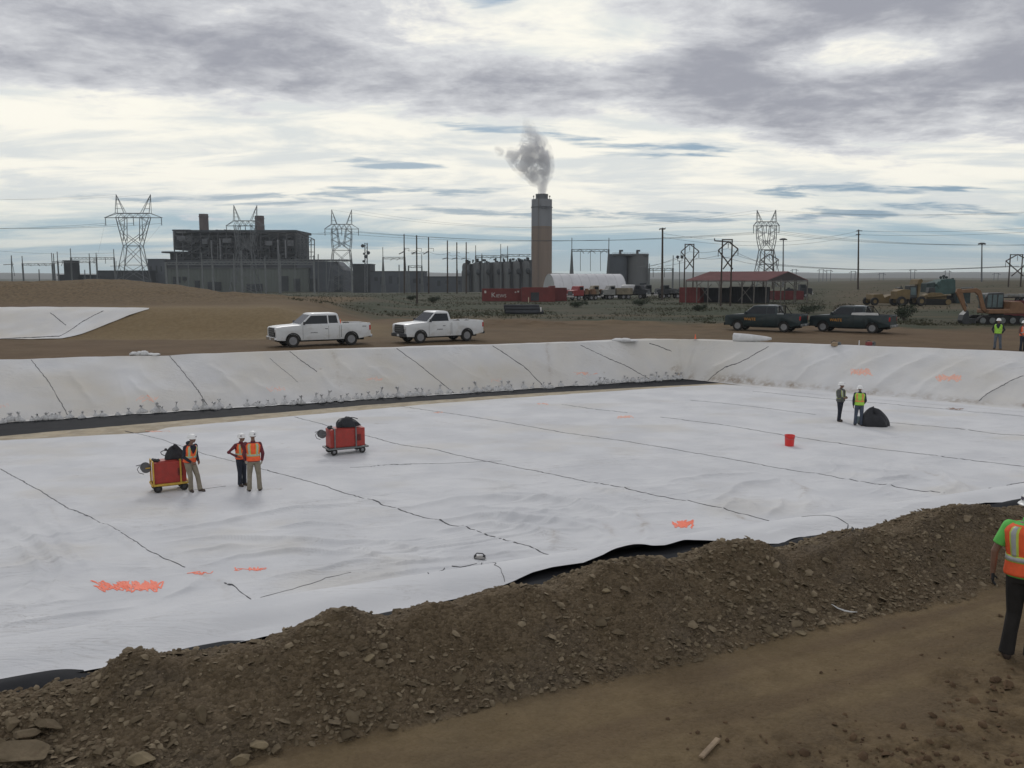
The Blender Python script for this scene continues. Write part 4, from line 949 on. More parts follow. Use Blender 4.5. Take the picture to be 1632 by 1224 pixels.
# ---- welding carts
def cart(px, py, rz, L_, W_, H, frame, lab, plate, hub):
    b = on_liner(px, py); t = thing('equipment_cart', b, rz, lab, 'cart', 'red wheeled equipment carts on the liner')
    r = .125; z0 = .24
    m = MB(); m.box((0, 0, z0+H/2+.03), (L_*.88, W_*.86, H)); bx = m.out('housing', RED, t, bevel=.012)
    m = MB()
    for i in range(7): m.box((L_*.27, -W_*.43-.004, z0+.25+i*.035), (L_*.14, .012, .018))
    m.out('vent', mat('vent_dark', (.06,.015,.015), .7), bx)
    m = MB(); m.box((-L_*.05, 0, z0+H+.045), (L_*.5, W_*.7, .03)); m.out('lid', RED, t, bevel=.008)
    m = MB()
    for y in (-W_/2, W_/2):
        m.box((0, y, z0), (L_, .05, .06))
        for x in plate: m.box((x*L_, y, z0+H/2+.03), (.045, .035, H+.08))
    for x in (-L_/2, L_/2): m.box((x, 0, z0), (.05, W_+.05, .06))
    for x in plate: m.box((x*L_, 0, z0+H+.065), (.04, W_+.035, .03))
    m.box((0, 0, z0-.06), (L_*.9, W_*.5, .06)); m.out('frame', frame, t, bevel=.006)
    for x in (-L_*.36, L_*.36):
        for y in (-W_*.44, W_*.44): wheel(t, (x, y, r), r, .09, 'y', 5, hub, .42)
    m = MB(); m.lathe([(.05,-.10),(.15,-.10),(.15,-.085),(.09,-.08),(.105,0),(.09,.08),(.15,.085),(.15,.10),(.05,.10)], (-L_/2-.14, 0, z0+H*.80), 'y', 22); rl = m.out('hose_reel', mat('reel_grey', (.10,.10,.105), .6), t, smooth=30)
    m = MB(); m.bar((-L_/2-.02, -.12, z0+H*.8), (-L_/2-.16, -.12, z0+H*.8), .03); m.bar((-L_/2-.02, .12, z0+H*.8), (-L_/2-.16, .12, z0+H*.8), .03); m.out('bracket', frame, rl)
    m = MB(); m.pipe([(-L_/2-.05,-.06,z0+H*.9),(-L_/2-.25,-.06,z0+H*.98),(-L_/2-.42,-.08,z0+H*.95)], .012); m.out('handle', DKG, t, smooth=True)
    m = MB(); m.pipe([(-L_/2-.30,.05,z0+H*.9),(-L_/2-.38,.02,z0+H*.75),(-L_/2-.33,0,z0+H*.58),(-L_/2-.2,0,z0+H*.5)], .010); m.out('hose', DKG, t, smooth=True)
    m = MB(); rr = random.Random(px)
    for i in range(5): m.ball((-L_*.36+rr.uniform(-.08,.08), rr.uniform(-.15,.15), z0+H+.07), (rr.uniform(.04,.07),)*3, 8, 6, .2, i)
    m.out('tool_head', DKG, t, remesh=.015, smooth=True)
    return t
def cover(base, rz, dims, lab, cat, seed, name='tool_bag', peak=1.0):
    """slumped black cloth: a closed lump whose surface is pulled into folds"""
    rr = random.Random(seed); n, m_ = 36, 16; V = []; lx, ly, lz_ = dims; ph = [rr.uniform(0, 6.28) for _ in range(6)]
    for j in range(m_):
        t = j/(m_-1); rad = (1-t**(1.6*peak))**.55 if t < 1 else 0
        for i in range(n):
            a = 2*math.pi*i/n; fold = 1+.13*math.sin(5*a+ph[0]+t*2)*(1-t)+.05*math.sin(9*a+ph[1]-t*3)+.05*math.sin(3*a+ph[2])
            ca, sa = math.cos(a), math.sin(a); e = .65
            x = math.copysign(abs(ca)**e, ca)*lx/2*rad*fold; y = math.copysign(abs(sa)**e, sa)*ly/2*rad*fold
            V.append((x-lx*.06*t, y, lz_*t*(1+.24*math.sin(2*a+ph[3])*t+.06*math.sin(3*a+ph[4])*t)))
    Fs = [(j*n+i, j*n+(i+1) % n, (j+1)*n+(i+1) % n, (j+1)*n+i) for j in range(m_-1) for i in range(n)]+[tuple(range(n-1, -1, -1)), tuple(range((m_-1)*n, m_*n))]
    mb = MB(); mb.add(V, Fs); o = mb.out(name, CLB, None, smooth=50); o.location = base; o.rotation_euler = (0, 0, rz); return tag(o, lab, cat)
c1 = cart(271, 781, R(8)+yaw_to_cam(P(271,781,FL)), 1.05, .60, .66, YEL, 'red equipment cart with a yellow frame, a person leaning on it', (-.47, .28), mat('dark_hub', (.04,.04,.045), .6))
c2 = cart(551, 722, R(18)+yaw_to_cam(P(551,722,FL)), 1.50, .70, .68, STL, 'red equipment cart with a grey frame and a reel, standing alone', (-.34, .20), None)
def top_of(c, dx, dy, dz): return c.matrix_basis @ V3(dx, dy, dz)
bg1 = cover(top_of(c1, .20, 0, .985), c1.rotation_euler.z, (.62, .42, .34), 'black tool bag slumped on top of the yellow framed cart', 'bag', 4)
m = MB(); m.pipe([(-.30,-.05,.10),(-.40,-.05,.16),(-.42,-.02,.22),(-.34,.0,.26),(-.22,0,.25)], .013); m.ball((-.27,-.03,.29), .045, 10, 7); m.out('handle', DKG, bg1, smooth=True)
bg2 = cover(top_of(c2, .10, 0, 1.0), c2.rotation_euler.z, (.86, .52, .30), 'black tool bag lying on top of the grey framed cart', 'bag', 9, peak=1.9)
m = MB(); m.pipe([(-.38,-.12,.12),(-.44,-.10,.22),(-.34,-.08,.30),(-.1,-.07,.33),(.2,-.07,.32),(.36,-.1,.26)], .016); m.out('handle', DKG, bg2, smooth=True)
b = on_liner(1394, 679); cv = cover(b, R(-20), (1.15, .85, .68), 'black plastic cover heaped on the white floor beside the workers', 'cover', 23, 'black_cover', 1.5)
m = MB(); m.box((0, 0, .17), (.30, .30, .34)); o = m.out('tool_box', mat('teal_box', (.05,.09,.10), .6), None, bevel=.02); o.location = on_liner(1379, 679)+V3(0,.45,0); tag(o, 'small dark teal box beside the black plastic cover', 'box')
# red bucket
b = on_liner(1258, 711); t = thing('bucket', b, 0, 'bright red plastic bucket standing alone on the white floor', 'bucket')
m = MB(); m.lathe([(.0,.012),(.150,.012),(.165,.0),(.170,.02),(.192,.40),(.200,.41),(.200,.43),(.190,.43),(.184,.41),(.158,.03),(.0,.028)], n=28); mr = mat('bucket_red', (.72,.035,.03), .4, var=.06, scale=6); m.out('pail', mr, t, smooth=40)
m = MB(); m.pipe([(.20*math.cos(a), .02*0+.0-.205*math.sin(a)*.98, .385-.10*math.sin(a)) for a in [math.pi*i/14 for i in range(15)]], .006); m.out('handle', RIMM, t, smooth=True)
# hand welder at the crest
b = lhit(765, 893); t = thing('hand_welder', b+V3(0,0,.03), R(-12), 'small grey hand welder with looped handle on the near crest', 'tool')
m = MB(); m.ball((0, 0, .035), (.15, .07, .05), 16, 8); m.out('body', mat('welder_grey', (.30,.29,.28), .45, .3), t, smooth=True)
m = MB(); m.pipe([(-.115,0,.035),(-.10,0,.11),(-.075,0,.135),(.06,0,.135),(.085,0,.12),(.12,0,.03)], .013, 8); m.out('handle', DKG, t, smooth=True)
m = MB(); m.box((-.115, 0, .055), (.05, .08, .07)); m.box((.10, 0, .06), (.05, .07, .08)); m.out('mount', DKG, t, bevel=.008)
m = MB(); m.box((0, 0, .012), (.26, .11, .014)); m.out('base_plate', STL, t, bevel=.004)
# marker cone at the pit corner, wraps and rolls on the crest
def cone(name, loc, h, lab, cat='traffic cone'):
    t = thing(name, loc, .3, lab, cat); m = MB(); m.box((0, 0, .015), (h*.55, h*.55, .03)); m.out('base', mat('cone_base', (.10,.05,.04), .7), t, bevel=.01)
    m = MB(); m.lathe([(h*.20,.03),(h*.13,h*.4),(h*.045,h),(.0,h+.005)], n=18); m.out('cone', mat('cone_orange', (.85,.16,.06), .6), t, smooth=40); return t
cone('traffic_cone', hit(1108, 545)+V3(0,0,.12), .34, 'small faded orange cone on the fabric at the pit corner')
WFAB = mat('white_wrap', (.58,.58,.58), .8, var=.08, scale=4, bump=.3, bscale=7)
def lump(px, py, dims, lab, name, cat, rz=0.0, m_=None, seed=1, nr=3, z=0.0, group=None):
    rr = random.Random(seed); mb = MB()
    for i in range(nr):
        k = rr.uniform(.55, 1); mb.ball((dims[0]*(i/(max(nr-1,1))-.5)*.7*(nr>1), rr.uniform(-.2,.2)*dims[1], dims[2]*.42*k), (dims[0]*.32*(1 if nr>1 else 1.5), dims[1]*.45, dims[2]*.52*k), 14, 9, .12, seed+i)
    o = mb.out(name, m_ or WFAB, None, smooth=True, remesh=max(dims)/40, smooths=3); q = hit(px, py); o.location = q+V3(0,0,z); o.rotation_euler = (0,0,rz); return tag(o, lab, cat, group)
lump(222, 567, (.75,.6,.36), 'left one of two crumpled white bags on the bank behind the liner', 'white_bag', 'bag', .2, seed=3)
lump(239, 567, (.85,.6,.26), 'right one of two crumpled white bags on the bank behind the liner', 'white_bag', 'bag', .1, seed=8)
lump(996, 545, (1.3,.8,.32), 'low heap of loose white fabric on the left bank crest', 'fabric_heap', 'fabric', 0, seed=12)
b = hit(1170, 545); t = thing('fabric_roll', b+V3(0,.2,0), R(-26), 'white fabric roll with open end lying on the crest near the pit corner', 'roll')
m = MB(); n = 40
prof = [(.14,0),(.40,0),(.42,.03),(.36,1.2),(.20,2.6),(.10,3.0)]; prof = [(a*.72, b*.8) for a, b in prof]
m.lathe(prof, (0,0,.27), 'x', 26); m.out('roll', WFAB, t, smooth=40)
# small petrol machines on the far crest
for px, py, lab, c_ in ((1329, 553, 'small tan engine tool lying on the crest nearest the parked green trucks', (.28,.20,.12)), (1384, 552, 'small red and black engine tool on the crest beside a white stake', (.20,.03,.03))):
    t = thing('engine_tool', hit(px, py)+V3(0,-.05,0), .3, lab, 'tool'); mm = mat('tool_%s' % ('tan' if c_[0] > .25 else 'dark_red'), c_, .6)
    m = MB(); m.box((0, 0, .16), (.34, .26, .24)); m.out('engine', mm, t, bevel=.04)
    m = MB(); m.lathe([(.03,-.02),(.15,-.02),(.15,.02),(.03,.02)], (.34,0,.15), 'y', 20); m.out('disc', STL, t, smooth=40)
    m = MB(); m.bar((.1,0,.14), (.36,0,.16), .06); m.out('arm', DKG, t); m = MB(); m.pipe([(-.15,0,.2),(-.22,0,.30),(-.05,0,.38),(.12,0,.33)], .018); m.out('handle', DKG, t, smooth=True)
m = MB(); m.box((0,0,.17), (.05,.05,.34)); m.box((0,0,.35), (.035,.035,.03)); o = m.out('stake', WFAB, None, bevel=.006); o.location = hit(1369, 552); tag(o, 'thin white wooden stake on the far crest between two engine tools', 'stake')
# thin lath and curved white strip on the dirt
m = MB(); m.box((0,0,.02), (.36,.05,.018)); m.box((.0,.0,.031), (.34,.04,.004)); o = m.out('wood_lath', mat('lath', (.27,.20,.13), .85, var=.2, scale=12), None, bevel=.003); q = hit(1131, 1197); o.location = q+V3(0,0,.012); o.rotation_euler = (.05, -.06, R(52)); tag(o, 'short piece of pale wood lath lying on the churned dirt', 'wood')
m = MB(); q0 = [hit(a, b_) for a, b_ in ((1325,969),(1335,975),(1346,979),(1356,981),(1366,981))]
for i in range(4):
    m.bar(q0[i]+V3(0,0,.05), q0[i+1]+V3(0,0,.05), .022*(1-.15*abs(i-2)), .008)
m = MB(); m.pipe([q-q0[2]+V3(0,0,.045) for q in q0], [.003,.009,.012,.010,.004], 8); o = m.out('plastic_strip', WFAB, None, smooth=True); o.location = q0[2]; tag(o, 'curved white plastic strip lying at the foot of the dirt pile', 'strip')
# ---- sandbags along the foot of the left bank
SBM = mat('sandbag_cloth', (.50,.50,.50), .85, var=.2, scale=9, bump=.3, bscale=14)
def sandbag(seed, tall):
    rr = random.Random(seed); n = 14; V = []; prof = [(.17,0),(.20,.05),(.185,.12),(.13,.20),(.065,.27),(.028,.31*tall+.05),(.045,.36*tall+.06),(.085,.42*tall+.08)]
    lean = (rr.uniform(-.25,.25), rr.uniform(-.15,.15))
    for j, (r, h) in enumerate(prof):
        for i in range(n):
            a = 2*math.pi*i/n; k = 1+.16*math.sin(3*a+seed)+.10*math.sin(5*a+seed*2+j)+rr.uniform(-.05,.05)
            V.append((r*k*math.cos(a)*1.15+lean[0]*h, r*k*math.sin(a)*.85+lean[1]*h, h+(.04*math.sin(4*a+seed) if j == len(prof)-1 else 0)))
    Fs = [(j*n+i, j*n+(i+1) % n, (j+1)*n+(i+1) % n, (j+1)*n+i) for j in range(len(prof)-1) for i in range(n)]+[tuple(range(n-1,-1,-1)), tuple(range(n*(len(prof)-1), n*len(prof)))]
    mb = MB(); mb.add(V, Fs); o = mb.out('sandbag', SBM, None, smooth=60); return o
protos = [sandbag(k, (1.0, .75, 1.25, .5, .9)[k]) for k in range(5)]
rr = random.Random(11); first = [True]*5
SBX = [4,12,20,34,52,60,72,84,96,112,128,152,166,190,206,226,245,252,262,279,312,330,346,352,366,394,406,414,430,438,452,466,472,484,499,512,520,528,536,542,552,566,574,
  590,598,606,618,626,640,652,668,676,684,700,716,740,746,760,770,778,790,800,806,812,838,850,866,872,880,894,915,940,948,956,962,970,978,986,992,1000,1008,1014,1022,1030,1038,1046,1052,1058,1064,1072,1080,1086]
for i, px in enumerate(SBX):
    k = rr.randrange(5); o = protos[k] if first[k] else protos[k].copy()
    if not first[k]: COL.objects.link(o)
    first[k] = False; py = 674.5-.0642*px+rr.uniform(-2.6,.6)
    q = lhit(px+rr.uniform(-2,2), py); o.location = q+V3(0,0,-.01); o.rotation_euler = (0,0,rr.uniform(0,6.28)); s_ = rr.uniform(.65,1.2); o.scale = (s_*1.1, s_, s_*.85)
    tag(o, 'tied white sandbag standing in the row along the foot of the left bank', 'sandbag', 'tied white sandbags along the foot of the left bank')
# ---- pickups
GLS = mat('dark_glass', (.012,.015,.018), .12, var=.05, spec=.45); LAMP = mat('lamp_glass', (.55,.56,.58), .15, var=.05); TAIL = mat('tail_lamp', (.42,.02,.02), .25)
CHR = mat('chrome', (.45,.45,.46), .25, .9, var=.05); UND = mat('underbody', (.012,.012,.012), .9)
def arc(cx, cz, r, a0, a1, n): return [(cx+r*math.cos(a0+(a1-a0)*i/n), cz+r*math.sin(a0+(a1-a0)*i/n)) for i in range(n+1)]
def pickup(loc, rz, paint, lab, cab=1.0, L_=5.85, bump_m=None, grille_m=None, rails=False, glass=None, flare=False, group=None, hub=None):
    """front towards +x; cab: length factor of the cab (1 = extended)"""
    t = thing('pickup_truck', loc, rz, lab, 'pickup truck', group); h = L_/2; W_ = .985
    fx, rx = h-1.02, -h+1.25; ar = .46
    belt = 1.34; cr = 1.0; cab_r = cr-2.05*cab-.0      # cab rear x
    hood = [(h-.02,.50),(h,.80),(h-.01,1.12),(h-.07,1.21),(h-.5,1.27),(h-1.35,1.32),(h-1.52,1.34)]
    top = hood+[(cab_r,belt+.01),(cab_r-.012,belt+.03),(-h+.05,belt+.03),(-h,belt-.02),(-h+.0,.62)]
    bot = [(-h+.02,.55)]+arc(rx,.42,ar,math.pi,0,12)+[(rx+ar+.01,.42),(fx-ar-.01,.42)]+arc(fx,.42,ar,math.pi,0,12)+[(h-.02,.45)]
    m = MB()
    prof = top+bot
    for s_ in (-1, 1): m.prism(prof, s_*W_, s_*(W_-.09), 'y')
    m.prism([(h-.06,.48),(h-.04,1.0)]+hood[2:]+[(cab_r,belt+.01),(cab_r,.50)], -W_+.085, W_-.085, 'y')
    m.prism([(cab_r-.02,.55),(cab_r-.02,.80),(-h+.06,.80),(-h+.06,.55)], -W_+.085, W_-.085, 'y')
    m.prism([(cab_r-.014,.8),(cab_r-.014,belt+.02),(cab_r-.06,belt+.02),(cab_r-.06,.8)], -W_+.085, W_-.085, 'y')
    bd = m.out('body', paint, t, bevel=.022, smooth=35)
    m = MB(); m.prism([(-h+.015,.58),(-h-.005,.62),(-h-.005,belt+.01),(-h+.05,belt+.01),(-h+.06,.58)], -W_+.10, W_-.10, 'y'); tg = m.out('tailgate', paint, t, bevel=.012)
    m = MB(); m.box((-h-.012, 0, belt-.08), (.02, .22, .06)); m.out('handle', DKG, tg)
    # greenhouse
    wx0, wx1 = h-1.45, h-2.18; rzt = 1.99; rt_ = cab_r+.13
    b0 = W_-.03; b1 = W_-.22
    V = [(wx0,-b0,belt-.02),(wx0,b0,belt-.02),(cab_r,b0,belt-.02),(cab_r,-b0,belt-.02),(wx1,-b1,rzt-.03),(wx1,b1,rzt-.03),(rt_,b1,rzt-.03),(rt_,-b1,rzt-.03),
         (wx1-.12,-b1+.09,rzt+.02),(wx1-.12,b1-.09,rzt+.02),(rt_+.10,b1-.09,rzt+.02),(rt_+.10,-b1+.09,rzt+.02)]
    m = MB(); m.add(V, [(3,2,1,0),(0,1,5,4),(1,2,6,5),(2,3,7,6),(3,0,4,7),(4,5,9,8),(5,6,10,9),(6,7,11,10),(7,4,8,11),(8,9,10,11)])
    cb = m.out('cab', paint, t, bevel=.045, seg=3, smooth=40)
    glm = glass or GLS
    def lerp3(a, b, k): return Vector(a)*(1-k)+Vector(b)*k
    def pane(name, q4, off, par=cb):
        q = [Vector(a) for a in q4]; n_ = (q[1]-q[0]).cross(q[2]-q[0]).normalized(); c_ = sum(q, Vector())/4
        if n_.dot(c_-V3((wx1+rt_)/2, 0, 1.5)) < 0: n_ = -n_
        m = MB(); m.add([a+n_*off for a in q]+[a-n_*.03 for a in q], [(0,1,2,3),(7,6,5,4),(0,4,5,1),(1,5,6,2),(2,6,7,3),(3,7,4,0)]); return m.out(name, glm, par)
    pane('windshield', [lerp3(V[0],V[4],.10)+V3(0,.07,0), lerp3(V[1],V[5],.10)-V3(0,.07,0), lerp3(V[1],V[5],.93)-V3(0,.06,0), lerp3(V[0],V[4],.93)+V3(0,.06,0)], .006)
    pane('rear_window', [lerp3(V[3],V[7],.15)+V3(0,.18,0), lerp3(V[2],V[6],.15)-V3(0,.18,0), lerp3(V[2],V[6],.85)-V3(0,.16,0), lerp3(V[3],V[7],.85)+V3(0,.16,0)], .006)
    for s_ in (-1, 1):
        def sp_(x, k):      # point on the cab side at x, height fraction k
            a = V3(x, s_*b0, belt-.02); return a+V3(0, -s_*(b0-b1)*k, (rzt-belt-.01)*k)
        xr = cab_r+.20
        def front(k): return wx0+(wx1-wx0)*k-.10
        if cab > .8:
            mid = (wx1+cab_r)/2-.12
            pane('side_window', [sp_(front(.10)-.02,.10), sp_(mid+.04,.10), sp_(mid+.04,.86), sp_(front(.86),.86)], .008)
            pane('side_window', [sp_(mid-.04,.14), sp_(xr-.02,.14), sp_(xr+.04,.86), sp_(mid-.04,.86)], .008)
        else: pane('side_window', [sp_(front(.10)-.02,.10), sp_(xr,.10), sp_(xr+.04,.84), sp_(front(.84),.86)], .008)
        # door shut lines and handle
        m = MB(); 
        for x in ([h-1.62, (wx1+cab_r)/2-.12, cab_r+.10] if cab > .8 else [h-1.62, cab_r+.12]): m.box((x, s_*(W_+.001), .86), (.012, .008, .78))
        m.box((cab_r-.005, s_*(W_+.001), .90), (.022, .008, .74)); m.out('shut_line', UND, t)
        m = MB(); m.box(((wx1+cab_r)/2+.02, s_*(W_+.015), 1.08), (.17, .03, .035)); m.out('door_handle', DKG, t, bevel=.006)
        m = MB(); m.box((wx0-.22, s_*(W_+.12), belt+.10), (.09, .17, .19)); m.bar((wx0-.2, s_*(W_-.02), belt+.03), (wx0-.2, s_*(W_+.08), belt+.05), .04); m.out('mirror', DKG if not rails else paint, t, bevel=.02)
        m = MB(); m.box((-h+.045, s_*(W_-.035), 1.08), (.10, .10, .30)); m.out('taillight', TAIL, t, bevel=.015)
        m = MB(); m.box((h-.07, s_*(W_-.19), 1.02), (.15, .34, .22)); m.out('headlight', LAMP, t, bevel=.03)
        m = MB(); m.prism(arc(fx,.42,ar+.005,math.pi,0,14)+arc(fx,.42,ar-.05,0,math.pi,14)[::1], s_*(W_-.3), s_*(W_+.012), 'y')
        m.prism(arc(rx,.42,ar+.005,math.pi,0,14)+arc(rx,.42,ar-.05,0,math.pi,14)[::1], s_*(W_-.3), s_*(W_+.012), 'y')
        m.out('wheel_arch', UND if not flare else DKG, t)
        if rails:
            m = MB(); m.box((-.15, s_*(W_-.02), .34), (1.9, .10, .05)); m.out('step_bar', UND, t, bevel=.01)
    gm = grille_m or DKG
    m = MB(); m.prism([(-.56,.66),(.56,.66),(.64,.76),(.64,1.10),(.56,1.18),(-.56,1.18),(-.64,1.10),(-.64,.76)], h-.03, h+.025, 'x'); gr_ = m.out('grille', gm, t, bevel=.01)
    m = MB(); 
    for k in range(3): m.box((h+.03, 0, .80+.13*k), (.012, 1.15, .03))
    m.out('grille_bar', STL, gr_)
    bm_ = bump_m or CHR
    m = MB(); m.prism([(-.97,.42),(.97,.42),(.99,.50),(.97,.64),(-.97,.64),(-.99,.50)], h-.06, h+.10, 'x'); fb = m.out('front_bumper', bm_, t, bevel=.035, seg=3)
    m = MB(); m.box((h+.10, 0, .53), (.012, .30, .14)); m.out('licence_plate', LAMP, fb)
    m = MB(); m.box((-h-.06, 0, .56), (.16, 1.86, .18)); rb = m.out('rear_bumper', bm_ if not rails else STL, t, bevel=.03)
    m = MB(); m.box((-h-.145, 0, .58), (.01, .30, .13)); m.out('licence_plate', LAMP, rb)
    m = MB(); m.box((0, 0, .40), (L_*.9, 1.1, .18)); m.box((fx,0,.36), (.12,1.7,.12)); m.box((rx,0,.40), (.14,1.7,.14)); m.out('chassis', UND, t)
    for x in (fx, rx):
        for s_ in (-1, 1): wheel(t, (x, s_*(W_-.135), .40), .40, .26, 'y', 6, hub)
    if rails:
        m = MB()
        for i in range(5): m.box((rt_+.35+i*.12, 0, rzt+.045), (.05, .10, .05))
        m.box((rt_+.6, 0, rzt+.03), (.6, 1.1, .025)); m.out('roof_light', LAMP, t, bevel=.01)
        m = MB()
        for s_ in (-1, 1):
            m.bar((cab_r-.08, s_*.86, belt), (cab_r-.08, s_*.80, rzt+.02), .05); m.bar((cab_r-.08, s_*.80, rzt), (cab_r-.55, s_*.88, belt), .05)
        m.bar((cab_r-.08, -.80, rzt), (cab_r-.08, .80, rzt), .05)
        for k in range(7): m.bar((cab_r-.08, -.66+.22*k, belt), (cab_r-.08, -.66+.22*k, rzt), .025)
        m.out('headache_rack', UND, t)
    return t
WP = mat('white_car_paint', (.60,.61,.62), .35, var=.04, scale=1.5, dirt=(.42,.38,.32,.45)); GP = mat('dark_green_car_paint', (.008,.020,.024), .35, var=.1, scale=2, dirt=(.05,.045,.035,.4))
def at_ground(px, py): return hit(px, py)
def sit(o, L_=5.8):
    if o.name.startswith('pickup'): o.scale = (1, 1, 1.0)
                        # follow the ground under both axles
    h = o.rotation_euler.z; f = V3(math.cos(h), math.sin(h), 0); a = o.location+f*1.8; b = o.location-f*1.8
    za, zb = gz(a.x, a.y), gz(b.x, b.y); o.location.z = (za+zb)/2-.01; o.rotation_euler.y = -math.atan2(za-zb, 3.6)
p1 = pickup(GD(507, 53.6), R(180+30), WP, 'white extended cab pickup with chrome bumper and dark grille, left of the two white ones', 1.0, 5.9, group='parked pickup trucks'); sit(p1)
p2 = pickup(GD(698, 56.9), R(180+34), WP, 'white regular cab pickup with black bumper, right of the two white ones', .70, 5.7, bump_m=DKG, flare=True, group='parked pickup trucks'); sit(p2)
p3 = pickup(GD(1223, 68.0), R(180-34), GP, 'dark green crew pickup with rear rack and empty bed, left of the green pair', 1.06, 5.9, bump_m=UND, rails=True, group='parked pickup trucks'); sit(p3)
p4 = pickup(GD(1362, 66.5), R(180-37), GP, 'dark green crew pickup with a white board on its bed rail, right of two', 1.06, 5.9, bump_m=UND, rails=True, group='parked pickup trucks'); sit(p4)
def on_truck(p, x, y, z): return p.matrix_basis @ V3(x, y, z)
def text_part(txt, size, m_, par, loc, rot, name='lettering', ext=.006, sx=1.0):
    cu = bpy.data.curves.new(name, 'FONT'); cu.body = txt; cu.size = size; cu.extrude = ext; cu.align_x = 'CENTER'; cu.align_y = 'CENTER'
    o = bpy.data.objects.new(name, cu); COL.objects.link(o); dg = bpy.context.evaluated_depsgraph_get()
    me = bpy.data.meshes.new_from_object(o.evaluated_get(dg)); bpy.data.objects.remove(o); me.materials.clear(); me.materials.append(m_); me.name = name
    q = link(me, name, par); q.location = loc; q.rotation_euler = rot; q.scale = (sx, 1, 1); return q
AMB = mat('amber_lettering', (.60,.28,.05), .6)
for p in (p1, p2):
    pass
# near (driver's) side is +y of the truck: letters read left to right from outside
for p, tx, c_ in ((p3, 'WAITE', AMB), (p4, 'WAITE', AMB)):
    text_part(tx, .30, c_, p, (.95, .995, .93), (R(90), 0, R(180)), sx=1.0)
for p, x in ((p1, .35), (p2, .15)):
    text_part('BOWMAN', .09, mat('small_dark_lettering', (.08,.08,.09), .6), p, (x+.3, .992, .86), (R(90), 0, R(180)))
text_part('SPORT', .09, MC['small_dark_lettering'], p1, (-2.55, .992, 1.16), (R(90), 0, R(180)))
# cargo: each load is its own thing
cone('traffic_cone', on_truck(p1, -1.15, .5, .80), .80, 'orange cone standing in the bed of the left white pickup')
for p, n_, k in ((p1, 'left', 0), (p2, 'right', 1)):
    mb = MB(); rr = random.Random(k+5)
    for i in range(7): mb.ball((rr.uniform(-.75,.45), rr.uniform(-.5,.5), .30+rr.uniform(-.05,.1)), (rr.uniform(.15,.3), rr.uniform(.15,.3), rr.uniform(.12,.30)), 10, 7, .2, i)
    o = mb.out('tool_heap', mat('dark_cargo', (.05,.045,.042), .8, var=.4, scale=5), None, smooth=60, remesh=.04); o.location = on_truck(p, -1.6, 0, .78); o.rotation_euler.z = p.rotation_euler.z
    tag(o, 'dark jumble of tools in the bed of the %s white pickup' % n_, 'tools')
mb = MB(); mb.prism([(-1.0,-.11),(1.0,-.11),(.95,.05),(.2,.12),(-.9,.16)], -.03, .03, 'y'); o = mb.out('foam_board', WFAB, None, bevel=.01); o.location = on_truck(p4, -1.15, .93, 1.42); o.rotation_euler = (0, -.05, p4.rotation_euler.z); tag(o, 'white board lying along the bed rail of the right green pickup', 'board')
mb = MB(); mb.box((0,0,0), (.9,.3,.06)); mb.box((0,0,.04), (.84,.26,.02)); o = mb.out('bed_toolbox', mat('pale_lid', (.45,.47,.47), .4), None, bevel=.01); o.location = on_truck(p3, -1.15, .78, 1.37); o.rotation_euler = (0, 0, p3.rotation_euler.z); tag(o, 'pale toolbox lid on the bed rail of the left green pickup', 'toolbox')
# white sheet held at the right edge
pp = [o for o in COL.objects if o.get('label', '').startswith('person in orange vest and navy trousers holding')][0]
mb = MB(); mb.box((0,0,0), (.30,.01,.34)); mb.box((0,-.008,.16), (.2,.012,.03)); o = mb.out('paper_sheet', WFAB, None); o.location = pp.matrix_basis @ V3(.12, -.34, 1.0); o.rotation_euler = (R(-35), 0, pp.rotation_euler.z); tag(o, 'white paper sheet held by the person in orange at the right edge', 'paper')
# ================================================================ rocks and loose shale
ROCK = mat('rock_tan', (.155,.122,.08), .95, var=.22, scale=5, bump=.6, bscale=18, spec=.1, dirt=(.09,.065,.045,.6)); ROCK2 = mat('rock_pale', (.215,.172,.11), .95, var=.2, scale=6, bump=.6, bscale=18, spec=.1)
def rock(px, py, w_, h_, d_, rz, lab, seed, m_=None, flat=1.0):
    import bmesh
    rr = random.Random(seed); bm = bmesh.new(); bmesh.ops.create_icosphere(bm, subdivisions=3, radius=1)
    pl = [(V3(rr.gauss(0,1), rr.gauss(0,1), rr.gauss(0,.8)).normalized(), rr.uniform(.35,.7)) for _ in range(11)]
    for v in bm.verts:
        for n_, d in pl:
            k = v.co.dot(n_)
            if k > d: v.co -= n_*(k-d)*.95
        v.co *= 1+.04*(rr.random()-.5)
        v.co = V3(v.co.x*w_/2, v.co.y*d_/2, v.co.z*h_/2)*1.0
    me = bpy.data.meshes.new('rock'); bm.to_mesh(me); bm.free(); me.materials.append(m_ or ROCK)
    o = link(me, 'rock'); q = hit(px, py); o.location = q+V3(0,0,h_*.28); o.rotation_euler = (rr.uniform(-.2,.2), rr.uniform(-.2,.2), rz); return tag(o, lab, 'rock', 'large loose rocks on the near dirt pile')
